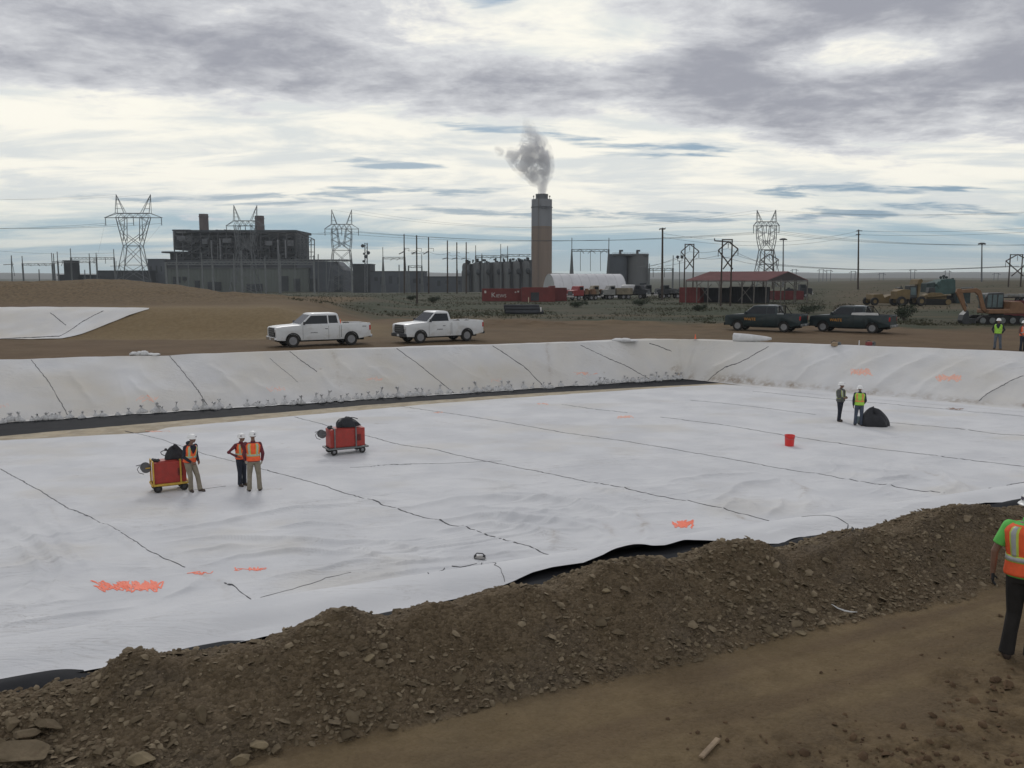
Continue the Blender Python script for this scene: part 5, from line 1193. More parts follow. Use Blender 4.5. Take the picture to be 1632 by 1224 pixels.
RK = [(40,1212,.62,.26,.45,.1,'large flat rock at the bottom left corner, under the slab stack'),(38,1178,.34,.12,.26,.2,'grey slab resting on the large corner rock'),(72,1160,.46,.14,.24,-.5,'long brown slab leaning right above the corner rocks'),
 (20,1160,.24,.12,.2,.4,'rounded rock topmost of the bottom left stack'),(3,1195,.2,.16,.2,0,'rock cut by the left edge of the picture'),(160,1206,.17,.12,.14,.7,'small pointed tan rock right of the large corner rock'),
 (232,1216,.34,.13,.24,.1,'pale tan rock at the bottom edge beside the pointed rock'),(322,1150,.14,.20,.10,.3,'upright wedge shaped rock on the lower left pile slope'),(386,1216,.26,.15,.2,.0,'square pale rock at the bottom edge where the path begins'),
 (410,1192,.26,.10,.2,.3,'dark rounded rock just above the square pale rock'),(440,1200,.16,.09,.13,.6,'small rock right of the dark rounded rock'),(590,1050,.17,.08,.14,.4,'pale slab halfway up the pile below the second peak'),
 (575,1110,.17,.07,.13,.9,'flat slab low on the pile slope left of the middle'),(968,945,.15,.08,.12,.2,'pale rock high on the pile below the black membrane'),(984,1010,.20,.08,.15,-.4,'flat tan slab on the middle of the pile face'),
 (1050,1053,.13,.07,.10,.5,'tan rock near the foot of the pile at centre'),(1233,1013,.16,.06,.12,.1,'pale flat rock at the foot of the pile, left of the white strip'),(1278,1012,.19,.06,.13,-.2,'pale flat rock at the foot of the pile, nearest the white strip'),
 (1128,1033,.12,.06,.10,.3,'small tan rock on the lower pile left of the pale flat pair'),(1518,903,.14,.06,.1,.2,'pale rock on the right pile face beside the near person'),(1210,960,.13,.06,.1,.5,'tan slab on the pile face under its right peak'),(680,958,.12,.06,.1,.5,'dark rock near the second peak of the pile')]
for i, (px, py, w_, h_, d_, rz, lab) in enumerate(RK): rock(px, py, w_, h_, d_, rz, lab, 40+i, ROCK2 if 'pale' in lab else ROCK)
def scatter_chips(name, X, Y, size, seed, mats, flat=.38, lift=.2, tiltmax=.9):
    """many angular shards as one mesh"""
    r_ = np.random.RandomState(seed); n = len(X); Z = ground(X, Y, True)
    base = np.array([(-1,-.7,0),(.2,-1,0),(1,-.2,0),(.5,.9,0),(-.7,.8,0),(-.6,-.4,1),(.6,-.5,1),(.5,.5,1),(-.5,.5,1)], float)
    Fc = np.array([(0,1,6),(0,6,5),(1,2,6),(2,7,6),(2,3,7),(3,8,7),(3,4,8),(4,5,8),(4,0,5),(5,6,7),(5,7,8)], np.int32)
    Vv = np.repeat(base[None], n, 0)*(1+.45*(r_.rand(n, 9, 3)-.5))
    Vv *= np.stack([size, size*r_.uniform(.5,1,n), size*flat*r_.uniform(.5,1.3,n)], -1)[:, None, :]
    a = r_.rand(n)*6.283; tx = r_.uniform(-tiltmax, tiltmax, n)*.6; ty = r_.uniform(-tiltmax, tiltmax, n)*.6
    ca, sa = np.cos(a)[:, None], np.sin(a)[:, None]
    x, y, z = Vv[..., 0], Vv[..., 1], Vv[..., 2]
    y, z = y*np.cos(tx)[:, None]-z*np.sin(tx)[:, None], y*np.sin(tx)[:, None]+z*np.cos(tx)[:, None]
    x, z = x*np.cos(ty)[:, None]+z*np.sin(ty)[:, None], -x*np.sin(ty)[:, None]+z*np.cos(ty)[:, None]
    x, y = x*ca-y*sa, x*sa+y*ca
    Vv = np.stack([x+X[:, None], y+Y[:, None], z+(Z+size*lift*.4)[:, None]], -1).reshape(-1, 3)
    Fq = (Fc[None]+(np.arange(n)*9)[:, None, None]).reshape(-1, 3)
    me = np_mesh(name, Vv, Fq, smooth=False)
    c = np.repeat(r_.rand(n), 9); attr(me, 'shade', np.stack([c, c, c, c*0+1], -1))
    m_ = bpy.data.materials.new(name); m_.use_nodes = True; nt = m_.node_tree; g = G(nt); b = nt.nodes['Principled BSDF']
    at = nt.nodes.new('ShaderNodeVertexColor'); at.layer_name = 'shade'; t = nt.nodes.new('ShaderNodeTexCoord')
    cc = g.mix(at.outputs[0], mats[0], mats[1]); cc = g.mix(g.ss(g.noise(t.outputs['Object'], 9, 4, .6), .4, .7, 0, .5), cc, mats[2])
    nt.links.new(cc, b.inputs['Base Color']); b.inputs['Roughness'].default_value = .95; b.inputs['Specular IOR Level'].default_value = .12
    me.materials.append(m_); return link(me, name)
def pts_sd(n, s0, s1, d0, d1, seed):
    r_ = np.random.RandomState(seed); s = r_.uniform(s0, s1, n); d = r_.uniform(d0, d1, n)
    o = NWa.to_2d(); X = o.x+dirN.x*s-norN.x*d; Y = o.y+dirN.y*s-norN.y*d; return X, Y, s, d, r_
X, Y, s_, d_, r_ = pts_sd(90000, -4, 27, .12, 4.6, 5)
_, pm, po = pile(X, Y); clus = fbm(X*1.3, Y*1.3, 3, 400)
keep = (pm > .35)&(r_.rand(len(X)) < (.40+1.1*clus+.25*po))
X, Y = X[keep], Y[keep]; sz = .012+.034*r_.rand(len(X))**2.6+.055*(r_.rand(len(X)) < .045)*r_.rand(len(X))
o = scatter_chips('shale_gravel', X, Y, sz, 6, ((.098,.075,.047), (.25,.20,.135), (.10,.076,.049))); tag(o, 'loose angular brown shale chips covering the windrow of dirt piles', 'gravel', kind='stuff')
X, Y, s_, d_, r_ = pts_sd(9000, 2, 24, 2.6, 9, 15)
z_, pm, ch, _ = ground(X, Y, False, True); keep = r_.rand(len(X)) < (.012+.9*ch*(fbm(X*1.5, Y*1.5, 2, 410) > -.1))*(pm < .5)
X, Y = X[keep], Y[keep]; sz = .012+.045*r_.rand(len(X))**2.5
o = scatter_chips('dirt_clods', X, Y, sz, 16, ((.085,.055,.033), (.15,.10,.06), (.07,.045,.03)), flat=.8); tag(o, 'crumbly brown clods scattered over the churned dirt track', 'clods', kind='stuff')
# ---- grass, weeds
def tufts(name, X, Y, hgt, seed, cols, lab, cat, blades=7):
    r_ = np.random.RandomState(seed); n = len(X); Z = ground(X, Y, False); Vs = []; 
    a = r_.rand(n, blades)*6.283; rad = hgt[:, None]*.35*r_.rand(n, blades); le = hgt[:, None]*(.5+.6*r_.rand(n, blades)); wd = hgt[:, None]*.10
    bx = X[:, None]+np.cos(a)*rad; by = Y[:, None]+np.sin(a)*rad; t = r_.rand(n, blades)*6.283
    p0 = np.stack([bx-np.cos(t)*wd, by-np.sin(t)*wd, np.repeat(Z[:, None]-.02, blades, 1)], -1); p1 = np.stack([bx+np.cos(t)*wd, by+np.sin(t)*wd, p0[..., 2]], -1)
    p2 = np.stack([bx+np.cos(a)*le*.4, by+np.sin(a)*le*.4, Z[:, None]+le], -1)
    Vv = np.stack([p0, p1, p2], 2).reshape(-1, 3); Fq = np.arange(len(Vv)).reshape(-1, 3)
    me = np_mesh(name, Vv, Fq, smooth=False); c = np.repeat(r_.rand(n), blades*3); attr(me, 'shade', np.stack([c, c, c, c*0+1], -1))
    m_ = bpy.data.materials.new(name); m_.use_nodes = True; nt = m_.node_tree; g = G(nt); b = nt.nodes['Principled BSDF']; at = nt.nodes.new('ShaderNodeVertexColor'); at.layer_name = 'shade'
    nt.links.new(g.mix(at.outputs[0], cols[0], cols[1]), b.inputs['Base Color']); b.inputs['Roughness'].default_value = .9; b.inputs['Specular IOR Level'].default_value = .1
    me.materials.append(m_); o = link(me, name); return tag(o, lab, cat, kind='stuff')
r_ = np.random.RandomState(8); n = 90000; Y = 75+170*r_.rand(n)**1.4; X = (r_.rand(n)*1.15-.45)*Y
gl = np.interp(X/Y, [-0.35, -0.2, 0.05, 0.2, 0.3, 0.45], [94, 91, 86, 79, 76, 74]); c = fbm(X/9, Y/14, 4, 420)
keep = (Y > gl+8*fbm(X/5, Y/7, 3, 130))&((X/Y > -.27)|(Y > 150))&(r_.rand(n) < .35+1.3*c)&~((X/Y > .36)&(Y > 106)&(r_.rand(n) < .85))
tufts('dry_grass', X[keep], Y[keep], (.10+.20*r_.rand(n)**2)[keep], 9, ((.050,.056,.032), (.085,.078,.048)), 'green and straw coloured scrub grass covering the flat between the trucks and the plant', 'grass')
def bush(px, D, w_, h_, lab, seed, col_=(.035,.048,.026), nleaf=900):
    rr = np.random.RandomState(seed); t = thing('bush', GD(px, D), 0, lab, 'bush', 'scrub bushes on the flat')
    m = MB()
    for i in range(7):
        a = rr.rand()*6.28; m.pipe([(0,0,-.05),(math.cos(a)*w_*.15,math.sin(a)*w_*.15,h_*.4),(math.cos(a)*w_*.38,math.sin(a)*w_*.3,h_*.8)], [.03,.02,.008], 5)
    m.out('stem', mat('twig', (.07,.055,.04), .9), t)
    m = MB()
    for i in range(nleaf):
        k = rr.randint(9); a0 = k*2.4; c = V3(math.cos(a0)*w_*.27*(k%3)/1.6, math.sin(a0)*w_*.22, h_*(.35+.06*k)); d = V3(*rr.normal(0, 1, 3)); d = d.normalized()*rr.rand()**.45
        p = c+V3(d.x*w_*.26, d.y*w_*.24, d.z*h_*.30); p.z = max(p.z, .02); u = V3(*rr.normal(0,1,3)).normalized()*.10; v = V3(*rr.normal(0,1,3)).normalized()*.06
        m.add([p-u, p+v, p+u, p-v], [(0,1,2,3)])
    m.out('foliage', mat('bush_leaf_%d' % (col_[0]*1000), col_, .9, var=.35, scale=2), t)
for a in ((1444,84,2.2,1.5,'round green bush between the right green pickup and the yellow machines',1),(1345,96,2.6,1.2,'dry olive bush above the hood of the right green pickup',2,(.07,.06,.04)),(1290,100,3.4,.9,'low wide green bush right of the red roofed shed',3),
          (1115,108,2.0,.7,'small dark bush below the left end of the red roofed shed',4),(920,120,3,.8,'low green bush below the white arched building',5),(1020,128,3.2,.9,'low green bush below the grey silos',6),(690,150,2.5,1.0,'dark green bush left of the red containers',7),(655,160,2.2,.9,'small green bush by the wooden poles',8)): bush(*a)
# ================================================================ far plant and yard
LAT = mat('galvanised_lattice', (.13,.14,.15), .7, .2, var=.15, scale=.5); WOOD = mat('pole_wood', (.055,.042,.034), .9, var=.2, scale=1.5); GNT = mat('gantry_grey', (.11,.12,.125), .7, var=.15, scale=.5)
WIRE = mat('wire', (.04,.045,.05), .6); PLD = mat('plant_dark', (.035,.040,.046), .8, var=.35, scale=.12); PLM = mat('plant_mid', (.085,.090,.095), .8, var=.25, scale=.10)
PLG = mat('plant_green_wall', (.115,.130,.120), .85, var=.15, scale=.08, streak=True); PLL = mat('plant_light', (.22,.23,.24), .8, var=.2, scale=.1); PLB = mat('plant_blue', (.075,.085,.100), .85, var=.2, scale=.08)
class Far:
    """one distant thing: points are given by their photo column and row at its own distance"""
    def __init__(s, name, px, D, label, cat, group=None, base=None):
        s.D = D; b = GD(px, D); 
        if base is not None: b.z = PD(px, base, D).z
        s.b = b; s.t = thing(name, b, 0, label, cat, group)
    def q(s, px, py, dD=0.0):
        p = PD(px, py, s.D)
        return Vector((p.x-s.b.x, dD, p.z-s.b.z))
    def gy(s, dD=0): return 0.0
    def box(s, m, x0, x1, y0, y1, d0, d1):
        a = s.q(x0, y0); b = s.q(x1, y1) if y1 is not None else Vector((s.q(x1, y0).x, 0, -0.3))
        m.box(((a.x+b.x)/2, (d0+d1)/2, (a.z+b.z)/2), (abs(b.x-a.x), abs(d1-d0), abs(a.z-b.z)))
    def bar(s, m, x0, y0, x1, y1, t, d0=0, d1=0): m.bar(s.q(x0, y0, d0), s.q(x1, y1, d1), t)
def lattice(cx, D, yt, yu, yl, yw, xt, xu, xl, xo, xi, xw, xb, lab, bulge=0.0):
    f = Far('lattice_tower', cx, D, lab, 'pylon', 'steel lattice power towers'); Q = f.q; yb = 441+(CAMZ-f.b.z)/D*F
    TH_, TB = .30, .17; t = f.t; G2 = lambda x, y, d: Q(cx+x, y, d)
    m = MB(); w_, wb = 2.0, 4.5      # half depth at waist, at base
    for s_ in (-1, 1):
        for d in (-1, 1):
            m.bar(G2(s_*xw, yw, d*w_), G2(s_*xb, yb, d*wb), TH_)
    n = 3
    for i in range(n):
        k0, k1 = (i/n)**.85, ((i+1)/n)**.85; xa, xc = xw+(xb-xw)*k0, xw+(xb-xw)*k1; ya, yc = yw+(yb-yw)*k0, yw+(yb-yw)*k1; da, dc = w_+(wb-w_)*k0, w_+(wb-w_)*k1
        for d in (-1, 1):
            m.bar(G2(-xa, ya, d*da), G2(xc, yc, d*dc), TB); m.bar(G2(xa, ya, d*da), G2(-xc, yc, d*dc), TB); m.bar(G2(-xa, ya, d*da), G2(xa, ya, d*da), TB)
        for s_ in (-1, 1): m.bar(G2(s_*xa, ya, -da), G2(s_*xc, yc, dc), TB)
    m.out('tower_body', LAT, t)
    m = MB(); dm = 1.2; n = 6
    for s_ in (-1, 1):
        def po(k): return (xw+(xo-xw)*k+bulge*math.sin(k*math.pi), yw+(yl-yw)*k)
        def pi_(k): return (xw*.2+(xi-xw*.2)*k if bulge else xw*.98+(xi-xw*.98)*k, yw+(yl-yw)*k)
        for d in (-1, 1):
            for i in range(n):
                a, b = po(i/n), po((i+1)/n); c, e = pi_(i/n), pi_((i+1)/n); dd = d*(w_+(dm-w_)*i/n); d2 = d*(w_+(dm-w_)*(i+1)/n)
                m.bar(G2(s_*a[0], a[1], dd), G2(s_*b[0], b[1], d2), TH_*.9); 
                if i: m.bar(G2(s_*c[0], c[1], dd), G2(s_*e[0], e[1], d2), TH_*.8)
                if i and i % 2: m.bar(G2(s_*a[0], a[1], dd), G2(s_*e[0], e[1], d2), TB)
                elif i: m.bar(G2(s_*c[0], c[1], dd), G2(s_*b[0], b[1], d2), TB)
            # diagonals crossing over the window of the tower
            c = pi_(.42); m.bar(G2(s_*c[0], c[1], d*1.6), G2(-s_*xw*.95, yw, d*w_), TB*1.2)
    m.bar(G2(-xw, yw, -w_), G2(xw, yw, -w_), TB); m.bar(G2(-xw, yw, w_), G2(xw, yw, w_), TB); m.out('fork', LAT, t)
    m = MB()
    for d in (-1, 1):
        m.bar(G2(-xl, yl, d*.3), G2(xl, yl, d*.3), TB*1.5) ; m.bar(G2(-xu, yu, d*dm), G2(xu, yu, d*dm), TB*1.4); m.bar(G2(-xu, yl, d*dm), G2(xu, yl, d*dm), TB*1.4)
        for s_ in (-1, 1): m.bar(G2(s_*xu, yu, d*dm), G2(s_*xl, yl, 0), TB*1.2)
        for i in range(8):
            x0, x1 = -xu+2*xu*i/8, -xu+2*xu*(i+1)/8; m.bar(G2(x0, yu if i % 2 else yl, d*dm), G2(x1, yl if i % 2 else yu, d*dm), TB)
    m.out('crossarm', LAT, t)
    for s_ in (-1, 1):
        m = MB(); top = G2(s_*xt, yt, 0)
        for x in (xu, xu*.48):
            for d in (-1, 1): m.bar(G2(s_*x, yu, d*dm), top, TB*1.2)
        for k in (.25, .5, .72): m.bar(G2(s_*(xu+(xt-xu)*k), yu+(yt-yu)*k, -dm*(1-k)), G2(s_*(xu*.48+(xt-xu*.48)*k), yu+(yt-yu)*k, dm*(1-k)), TB)
        m.out('peak', LAT, t)
    for x in (-xl*.97, 0, xl*.97):
        m = MB(); a = G2(x, yl, 0)
        for k in range(9): m.tube(a-V3(0,0,.35+k*.34), a-V3(0,0,.35+k*.34+.20), .22, n=7)
        m.tube(a, a-V3(0,0,3.6), .07, n=5); m.out('insulator', PLD, t)
    return f
lattice(212.5, 400, 310, 340, 347, 392, 27.5, 27, 46, 26, 12, 13, 26, 'tall steel lattice tower standing alone at the far left of the plant')
lattice(391, 430, 327, 352, 360, 400, 18.5, 18, 31, 17, 9, 11, 22, 'steel lattice tower rising in front of the burnt dark boiler house')
lattice(544.5, 470, 334, 357.5, 365, 399, 16, 16, 27.5, 15.5, 7, 13.5, 20, 'steel lattice tower right of the boiler house beside the dish mast', bulge=1.0)
lattice(1221.5, 420, 334.5, 353.5, 360, 398, 15, 15, 21, 15, 6, 10, 20, 'steel lattice tower behind the red roofed shed', bulge=1.6)
# ---- wires
WN = [0]
WIREG = 'overhead power lines'
WL = {}
NTH = ['first', 'second', 'third', 'fourth', 'fifth', 'sixth', 'seventh', 'eighth', 'ninth', 'tenth']
def wire(a, b, sag, lab, r=None, n=24):
    k = WL[lab] = WL.get(lab, -1)+1; lab = NTH[k % 8]+' '+lab
    r = r or max(a.y, b.y)*.00013; pts = [a.lerp(b, i/n)-V3(0,0,sag*4*(i/n)*(1-i/n)) for i in range(n+1)]
    m = MB(); m.pipe([p-a for p in pts], [max(.012, r*(p.y/max(a.y, b.y))) for p in pts], 5); o = m.out('power_line', WIRE, None); o.location = a; tag(o, lab, 'power line', WIREG)
LW = 'thin overhead power line spanning the sky above the plant'
for dy, (xa, xb) in ((370, (516, 1201)), (368, (545, 1221)), (369, (571, 1242))): wire(PD(xa, dy, 470), PD(xb, 370, 420), 4.5, 'of three conductors from the dish mast tower to the shed tower')
for xa, xb in ((528.5, 1206.5), (560.5, 1236.5)): wire(PD(xa, 334, 470), PD(xb, 335, 420), 9, 'of two thin sky wires between the peaks of the two right lattice towers', r=.035)
for xa, xb in ((361, 517), (391, 545), (421, 572)): wire(PD(xa, 368, 430), PD(xb, 371, 470), 1.2, 'of three conductors from the boiler house tower to the tower on its right')
for x in (1201, 1221, 1242): wire(PD(x, 368, 420), PD(1900+x-1221, 380, 260), 4, 'of three conductors leaving the tower behind the shed towards the right edge')
for x in (1206.5, 1236.5): wire(PD(x, 335, 420), PD(1900+x-1221, 322, 260), 3, 'of two thin sky wires leaving the tower behind the shed', r=.035)
for x, y in ((167, 356), (212, 356), (258, 356)): wire(PD(x, y, 400), PD(-260+x-212, 352, 420), 3, 'of three conductors from the far left tower to the left edge')
for x, y in ((185, 310), (240, 310)): wire(PD(x, y, 400), PD(-260+x-212, 305, 420), 3, 'of two thin sky wires from the far left tower', r=.03)
for x in (167, 258): wire(PD(x, 356, 400), PD(x-16 if x < 200 else x-60, 425, 330), .4, 'of two drop wires hanging from the far left tower arms', r=.03)
wire(PD(-40, 396, 300), PD(182, 403, 300), 1, 'low wire crossing above the far left gantries', r=.03)
# ---- H-frame poles
def hframe(D, xa, xb, ytop, apex, lt, rt, xl2, xr2, yx, lab, ya=None, yb=None, arm=None, D2=None, th=.34):
    f = Far('h_frame_pole', (xa+xb)/2, D, lab, 'utility pole', 'wooden H-frame power poles'); t = f.t
    for x, dd in ((xa, 0), (xb, (D2 or D)-D)):
        g_ = 441+(CAMZ-f.b.z)/D*F; m = MB(); a = f.q(x, ytop); m.tube((a.x, 0, -.3), (a.x, 0, a.z), th*.55, th*.38, n=8); m.out('pole', WOOD, t, smooth=40)
    m = MB(); f.bar(m, xa, ytop+1, xb, ytop+1, th*.6, -.3, -.3); A, Lq, Rq = f.q(*apex, -.3), f.q(*lt, -.3), f.q(*rt, -.3)
    for p, r in ((A, Lq), (A, Rq), (Rq, f.q(xl2, yx, -.3)), (Lq, f.q(xr2, yx, -.3))): m.bar(p, r, th*.62)
    if arm: f.bar(m, arm[0], arm[1], arm[2], arm[3], th*.6, -.4, -.4); f.bar(m, arm[0], arm[1], arm[0]-.3, arm[1]-4, th*.5, -.4, -.4)
    m.out('cross_brace', WOOD, t)
    for p in (A, Lq, Rq):
        m = MB(); m.tube(p, p-V3(0,0,(10 if th > .2 else 8)*D/1385), th*.18, n=6); m.out('insulator', PLD, t)
hframe(200, 1092, 1106, 388.5, (1099,389), (1085,401), (1113.5,400.5), 1092, 1105.5, 429, 'H-frame pole with diamond brace left of the shed, beside the twin lamp', th=.32)
hframe(126, 1151.5, 1167, 381, (1160,385), (1144,399), (1175.5,397), 1151.5, 1167, 429, 'H-frame pole with a long crossarm standing in front of the red roofed shed', arm=(1138,384,1164,386), th=.25)
hframe(330, 1219, 1233, 398, (1226,405), (1212.5,414), (1240.5,414), 1219, 1233, 432, 'H-frame pole overlapping the legs of the lattice tower behind the shed', th=.5)
hframe(230, 1610.5, 1630, 405, (1621,405.5), (1602,416), (1640,416), 1611, 1630, 440, 'H-frame pole cut by the right edge of the picture', th=.36)
NTH = ['first', 'second', 'third', 'fourth', 'fifth', 'sixth', 'seventh', 'eighth']
for k, (x, y) in enumerate(((1266,430),(1309,430),(1321,431),(1360,433),(1405,436),(1455,430),(1510,432),(1588,436))):
    f = Far('distant_pylon', x, 1000, NTH[k]+' from the left of the tiny twin pole pylons on the right horizon', 'pylon', 'tiny distant pylons on the horizon'); m = MB()
    for s_ in (-1, 1): a = f.q(x+s_*3.2, y-1); m.tube((a.x,0,-1), a, .38, n=6)
    f.bar(m, x-6.5, y+2, x-3, y-.5, .45); f.bar(m, x+6.5, y+2, x+3, y-.5, .45); f.bar(m, x-3.2, y, x+3.2, y, .5); m.out('frame', LAT, f.t)
HW = 'sagging lower power line strung between the wooden H-frame poles'
for dx in (-14, 0, 14):
    p = [PD(1034+dx, 425, 290), PD(1099+dx, 411 if dx else 401, 200), PD(1160+dx, 407 if dx else 396, 126), PD(1226+dx, 421, 330), PD(1621+dx, 424, 230), PD(1980+dx, 424, 200)]
    for i in range(5):
        wire(p[i], p[i+1], .4 if i < 3 else 1.5, ('of three wires from the silos to the first H-frame pole', 'of three wires between the first H-frame pole and the one before the shed', 'of three wires from the shed H-frame pole to the one behind', 'of three long wires from behind the shed to the right edge pole', 'of three wires beyond the right edge H-frame pole')[i], r=max(p[i].y, p[i+1].y)*.00017)
# ---- plain poles
def pole(px, yt, D, lab, r=.17, arms=(), m_=None, name='wood_pole', cat='utility pole', dz=0):
    f = Far(name, px, D, lab, cat, 'single wooden poles' if name == 'wood_pole' else None); a = f.q(px, yt); m = MB(); m.tube((0,0,-.3), (a.x,0,a.z), r, r*.65, n=8); m.out('pole', m_ or WOOD, f.t, smooth=40)
    for (x0, y0, x1, y1, w_) in arms:
        m = MB(); m.bar(f.q(px+x0, y0, -.25), f.q(px+x1, y1, -.25), w_); m.out('arm', m_ or WOOD, f.t)
    return f
pole(1056, 363, 170, 'tall wooden pole with short top crossarm right of the grey silos', .25, [(-5,365,4,365,.22),(-5,365,-5.5,366.5,.15),(3.5,364.5,4,363,.15)])
f = pole(1368.5, 366, 230, 'tall wooden pole standing alone before the yellow machines', .26, [(-4,368,5,368,.2),(-5,374,2,374,.2)])
for dy, yy in ((368, 372), (374, 378)): wire(PD(1369, dy, 230), PD(1056, yy, 170), 2.2, 'of two wires between the two tall single wooden poles', r=.03); wire(PD(1369, dy, 230), PD(1900, yy-30, 150), 1.2, 'of two wires from the lone right wooden pole to the right edge', r=.03)
for x, yt, yb_, D, lab in ((644,373,468,250,'wooden pole with side arms, leftmost of the row in front of the low grey building'),(664,375,487,135,'thick wooden pole with its foot nearest the camera, second in the pole row'),(683,378,470,240,'wooden pole third in the row in front of the low grey building'),
        (713,383,467,245,'wooden pole fourth in the row beside the round cooling cells'),(728,386,467,240,'wooden pole at the left edge of the round cooling cells'),(743,386,467,240,'wooden pole standing before the leftmost round cooling cell')):
    sc = D/240; arms = [(0,396,8,396,.10*sc),(8,396,8,401,.08*sc),(-8,405,0,401,.22*sc)] if x in (644,664,683) else [(0,403,5,403,.1),(-8,413,0,411,.2),(0,412,8,413,.08)]
    pole(x, yt, D, lab, .17*sc+.05, arms)
    if x < 683:
        pass
for (x0, y0, x1, y1) in ((644,396,664,398),(664,398,683,400),(683,401,713,404),(713,404,728,406),(728,406,743,408)): wire(PD(x0, y0, 245), PD(x1, y1, 245), .5, 'short wire from the left in the row of wooden poles', r=.03)
for px, yt, D, lab in ((1248.5,381,350,'tall floodlight mast right of the lattice tower behind the shed'),(1565,388,350,'tall floodlight mast above the yard at the far right')):
    f = Far('light_mast', px, D, lab, 'light mast'); a = f.q(px, yt); m = MB(); m.tube((0,0,-.3), a, .35, .2, n=8); m.out('mast', LAT, f.t, smooth=40)
    m = MB(); m.lathe([(.3,-.5),(1.1,-.15),(1.2,.1),(.5,.35)], a, n=14)
    for k in range(6): an = k*1.047; m.box(a+V3(math.cos(an)*1.2, math.sin(an)*1.2, -.2), (.5,.5,.45))
    m.out('lamp_ring', PLM, f.t)
f = Far('twin_lamp', 1083, 205, 'twin globe lamp on a thin mast beside the wooden pole', 'lamp'); m = MB(); f.bar(m, 1083, 470, 1083, 416, .16); f.bar(m, 1080, 416, 1086, 416, .12); f.bar(m, 1080, 416, 1080, 411, .1); f.bar(m, 1087, 416, 1087, 411, .1); m.out('mast', LAT, f.t)
for x in (1080, 1087): m = MB(); m.ball(f.q(x, 409.5), .36, 12, 8); m.lathe([(.10,-.5),(.14,-.3),(.1,.0)], f.q(x, 409.5), n=8); m.out('lamp_globe', PLD, f.t, smooth=True)
# ---- gantries of the switchyard
def gantry(D, posts, beam, lab, braces=(), m_=None, aframe=0.0, th=.35, depth=0, name='gantry'):
    """posts: (px, top row); beam: (x0, x1, row)"""
    f = Far(name, posts[0][0], D, lab, 'gantry', 'switchyard steel gantries'); M_ = m_ or GNT
    for px, yt in posts:
        a = f.q(px, yt); m = MB(); m.bar((a.x, 0, -1.5), (a.x, 0, f.q(px, beam[0][2]).z), th); m.bar((a.x, 0, f.q(px, beam[0][2]).z), a, th*.5)
        if aframe: m.bar((a.x-aframe, 0, -1.5), (a.x, 0, f.q(px, beam[0][2]).z), th*.8); m.bar((a.x+aframe, 0, -1.5), (a.x, 0, f.q(px, beam[0][2]).z), th*.8)
        m.out('post', M_, f.t)
    for x0, x1, y in beam:
        m = MB(); a, b = f.q(x0, y), f.q(x1, y); h_ = th*1.4
        for dz in (0, -h_):
            for dd in (-.4, .4): m.bar(a+V3(0,dd,dz), b+V3(0,dd,dz), th*.35)
        n = max(int((b-a).length/1.5), 2)
        for i in range(n): m.bar(a.lerp(b, i/n)+V3(0,-.4,-h_ if i % 2 else 0), a.lerp(b, (i+1)/n)+V3(0,-.4,0 if i % 2 else -h_), th*.22)
        m.out('beam', M_, f.t)
    for i, (x0, y0, x1, y1) in enumerate(braces):
        m = MB(); f.bar(m, x0, y0, x1, y1, th*.35); m.out('drop_line' if abs(x0-x1) < 2 else 'strut', M_, f.t)
    return f
GB = [(916,401,925,398),(925,398,931,404),(937,404,943,399),(943,399,949,404),(957,404,963,399),(963,399,968,403),(925,400,925,432),(941,400,941,432),(957,400,957,432)]
gantry(320, [(911.5,379),(970.5,379)], [(911,971,397.5)], 'wide A-frame gantry with tall spikes behind the white arched building', GB, aframe=1.0, th=.5)
gantry(300, [(1035,420),(1073,407)], [(1035,1073,427.5)], 'gantry with one tall post right of the grey silos', [(1041,428,1041,442),(1059,428,1059,442)], th=.5)
gantry(380, [(35,408),(82,403),(85,404)], [(35,83,420)], 'leftmost switchyard gantry with a low flat beam', [(45,421,50,424),(60,421,64,424),(70,421,74,424)], th=.5)
gantry(385, [(91,401),(142,404)], [(83,91,417),(91,152,416)], 'switchyard gantry over the dark transformer block at the left', [(100,417,98,424),(125,417,127,426)], th=.5)
gantry(375, [(112,396),(153,403),(181,397)], [(112,181,410.5)], 'highest switchyard gantry at the left beside the tall lattice tower', [(150,411,150,420),(168,411,168,420),(176,424,193,424),(185,416,185,440)], th=.5)
gantry(360, [(610,394),(645,395)], [(610,645,410)], 'small A-frame gantry left of the row of wooden poles', [(622,415,628,411),(632,415,638,411)], aframe=.9, th=.5)
gantry(340, [(651,423),(672,405)], [(651,672,423.5)], 'small square gantry behind the second wooden pole', [(672,433,680,434),(657,405,675,403),(655,402,662,402)], aframe=.5, th=.5)
gantry(300, [(758,391),(768,404),(798,389),(809,392)], [(758,809,407.5),(798,846,405.5)], 'gantry with tall spikes standing over the round cooling cells', [(790,407,780,413),(829,406,826,409)], th=.45)
GCOL = mat('gantry_pale', (.16,.17,.175), .7, var=.12, scale=.5)
gantry(330, [(264,418),(281,404),(338,407),(384,399),(444,412),(500,417)], [(264,500,418)], 'long pale gantry in front of the greenish turbine hall', [(300,419,300,465),(400,419,400,465),(470,419,470,465)], m_=GCOL, th=.62)
gantry(345, [(321,403),(372,405),(422,408),(446,405),(560,414)], [(321,560,414)], 'second long gantry behind the pale one at the turbine hall', [(520,415,520,462),(540,415,540,462)], m_=GCOL, th=.5)
for k, (x, yt, lab) in enumerate(((18,407,'lone switchyard pole at the far left edge of the yard'),(62,429,'short thin mast among the leftmost gantries'),(135,430,'short mast between the left gantries'),(500,407,'thin mast on the right shoulder of the turbine hall'),(507,405,'thin mast beside the boiler house scaffold'),(636,422,'thin mast above the low grey building'),(729,430,'short mast left of the round cooling cells'))):
    f = pole(x, yt, 370, lab, .30, [(-12,422,4,421,.25),(0,409,6,440,.15)] if x == 18 else [], GNT, 'mast', 'mast')
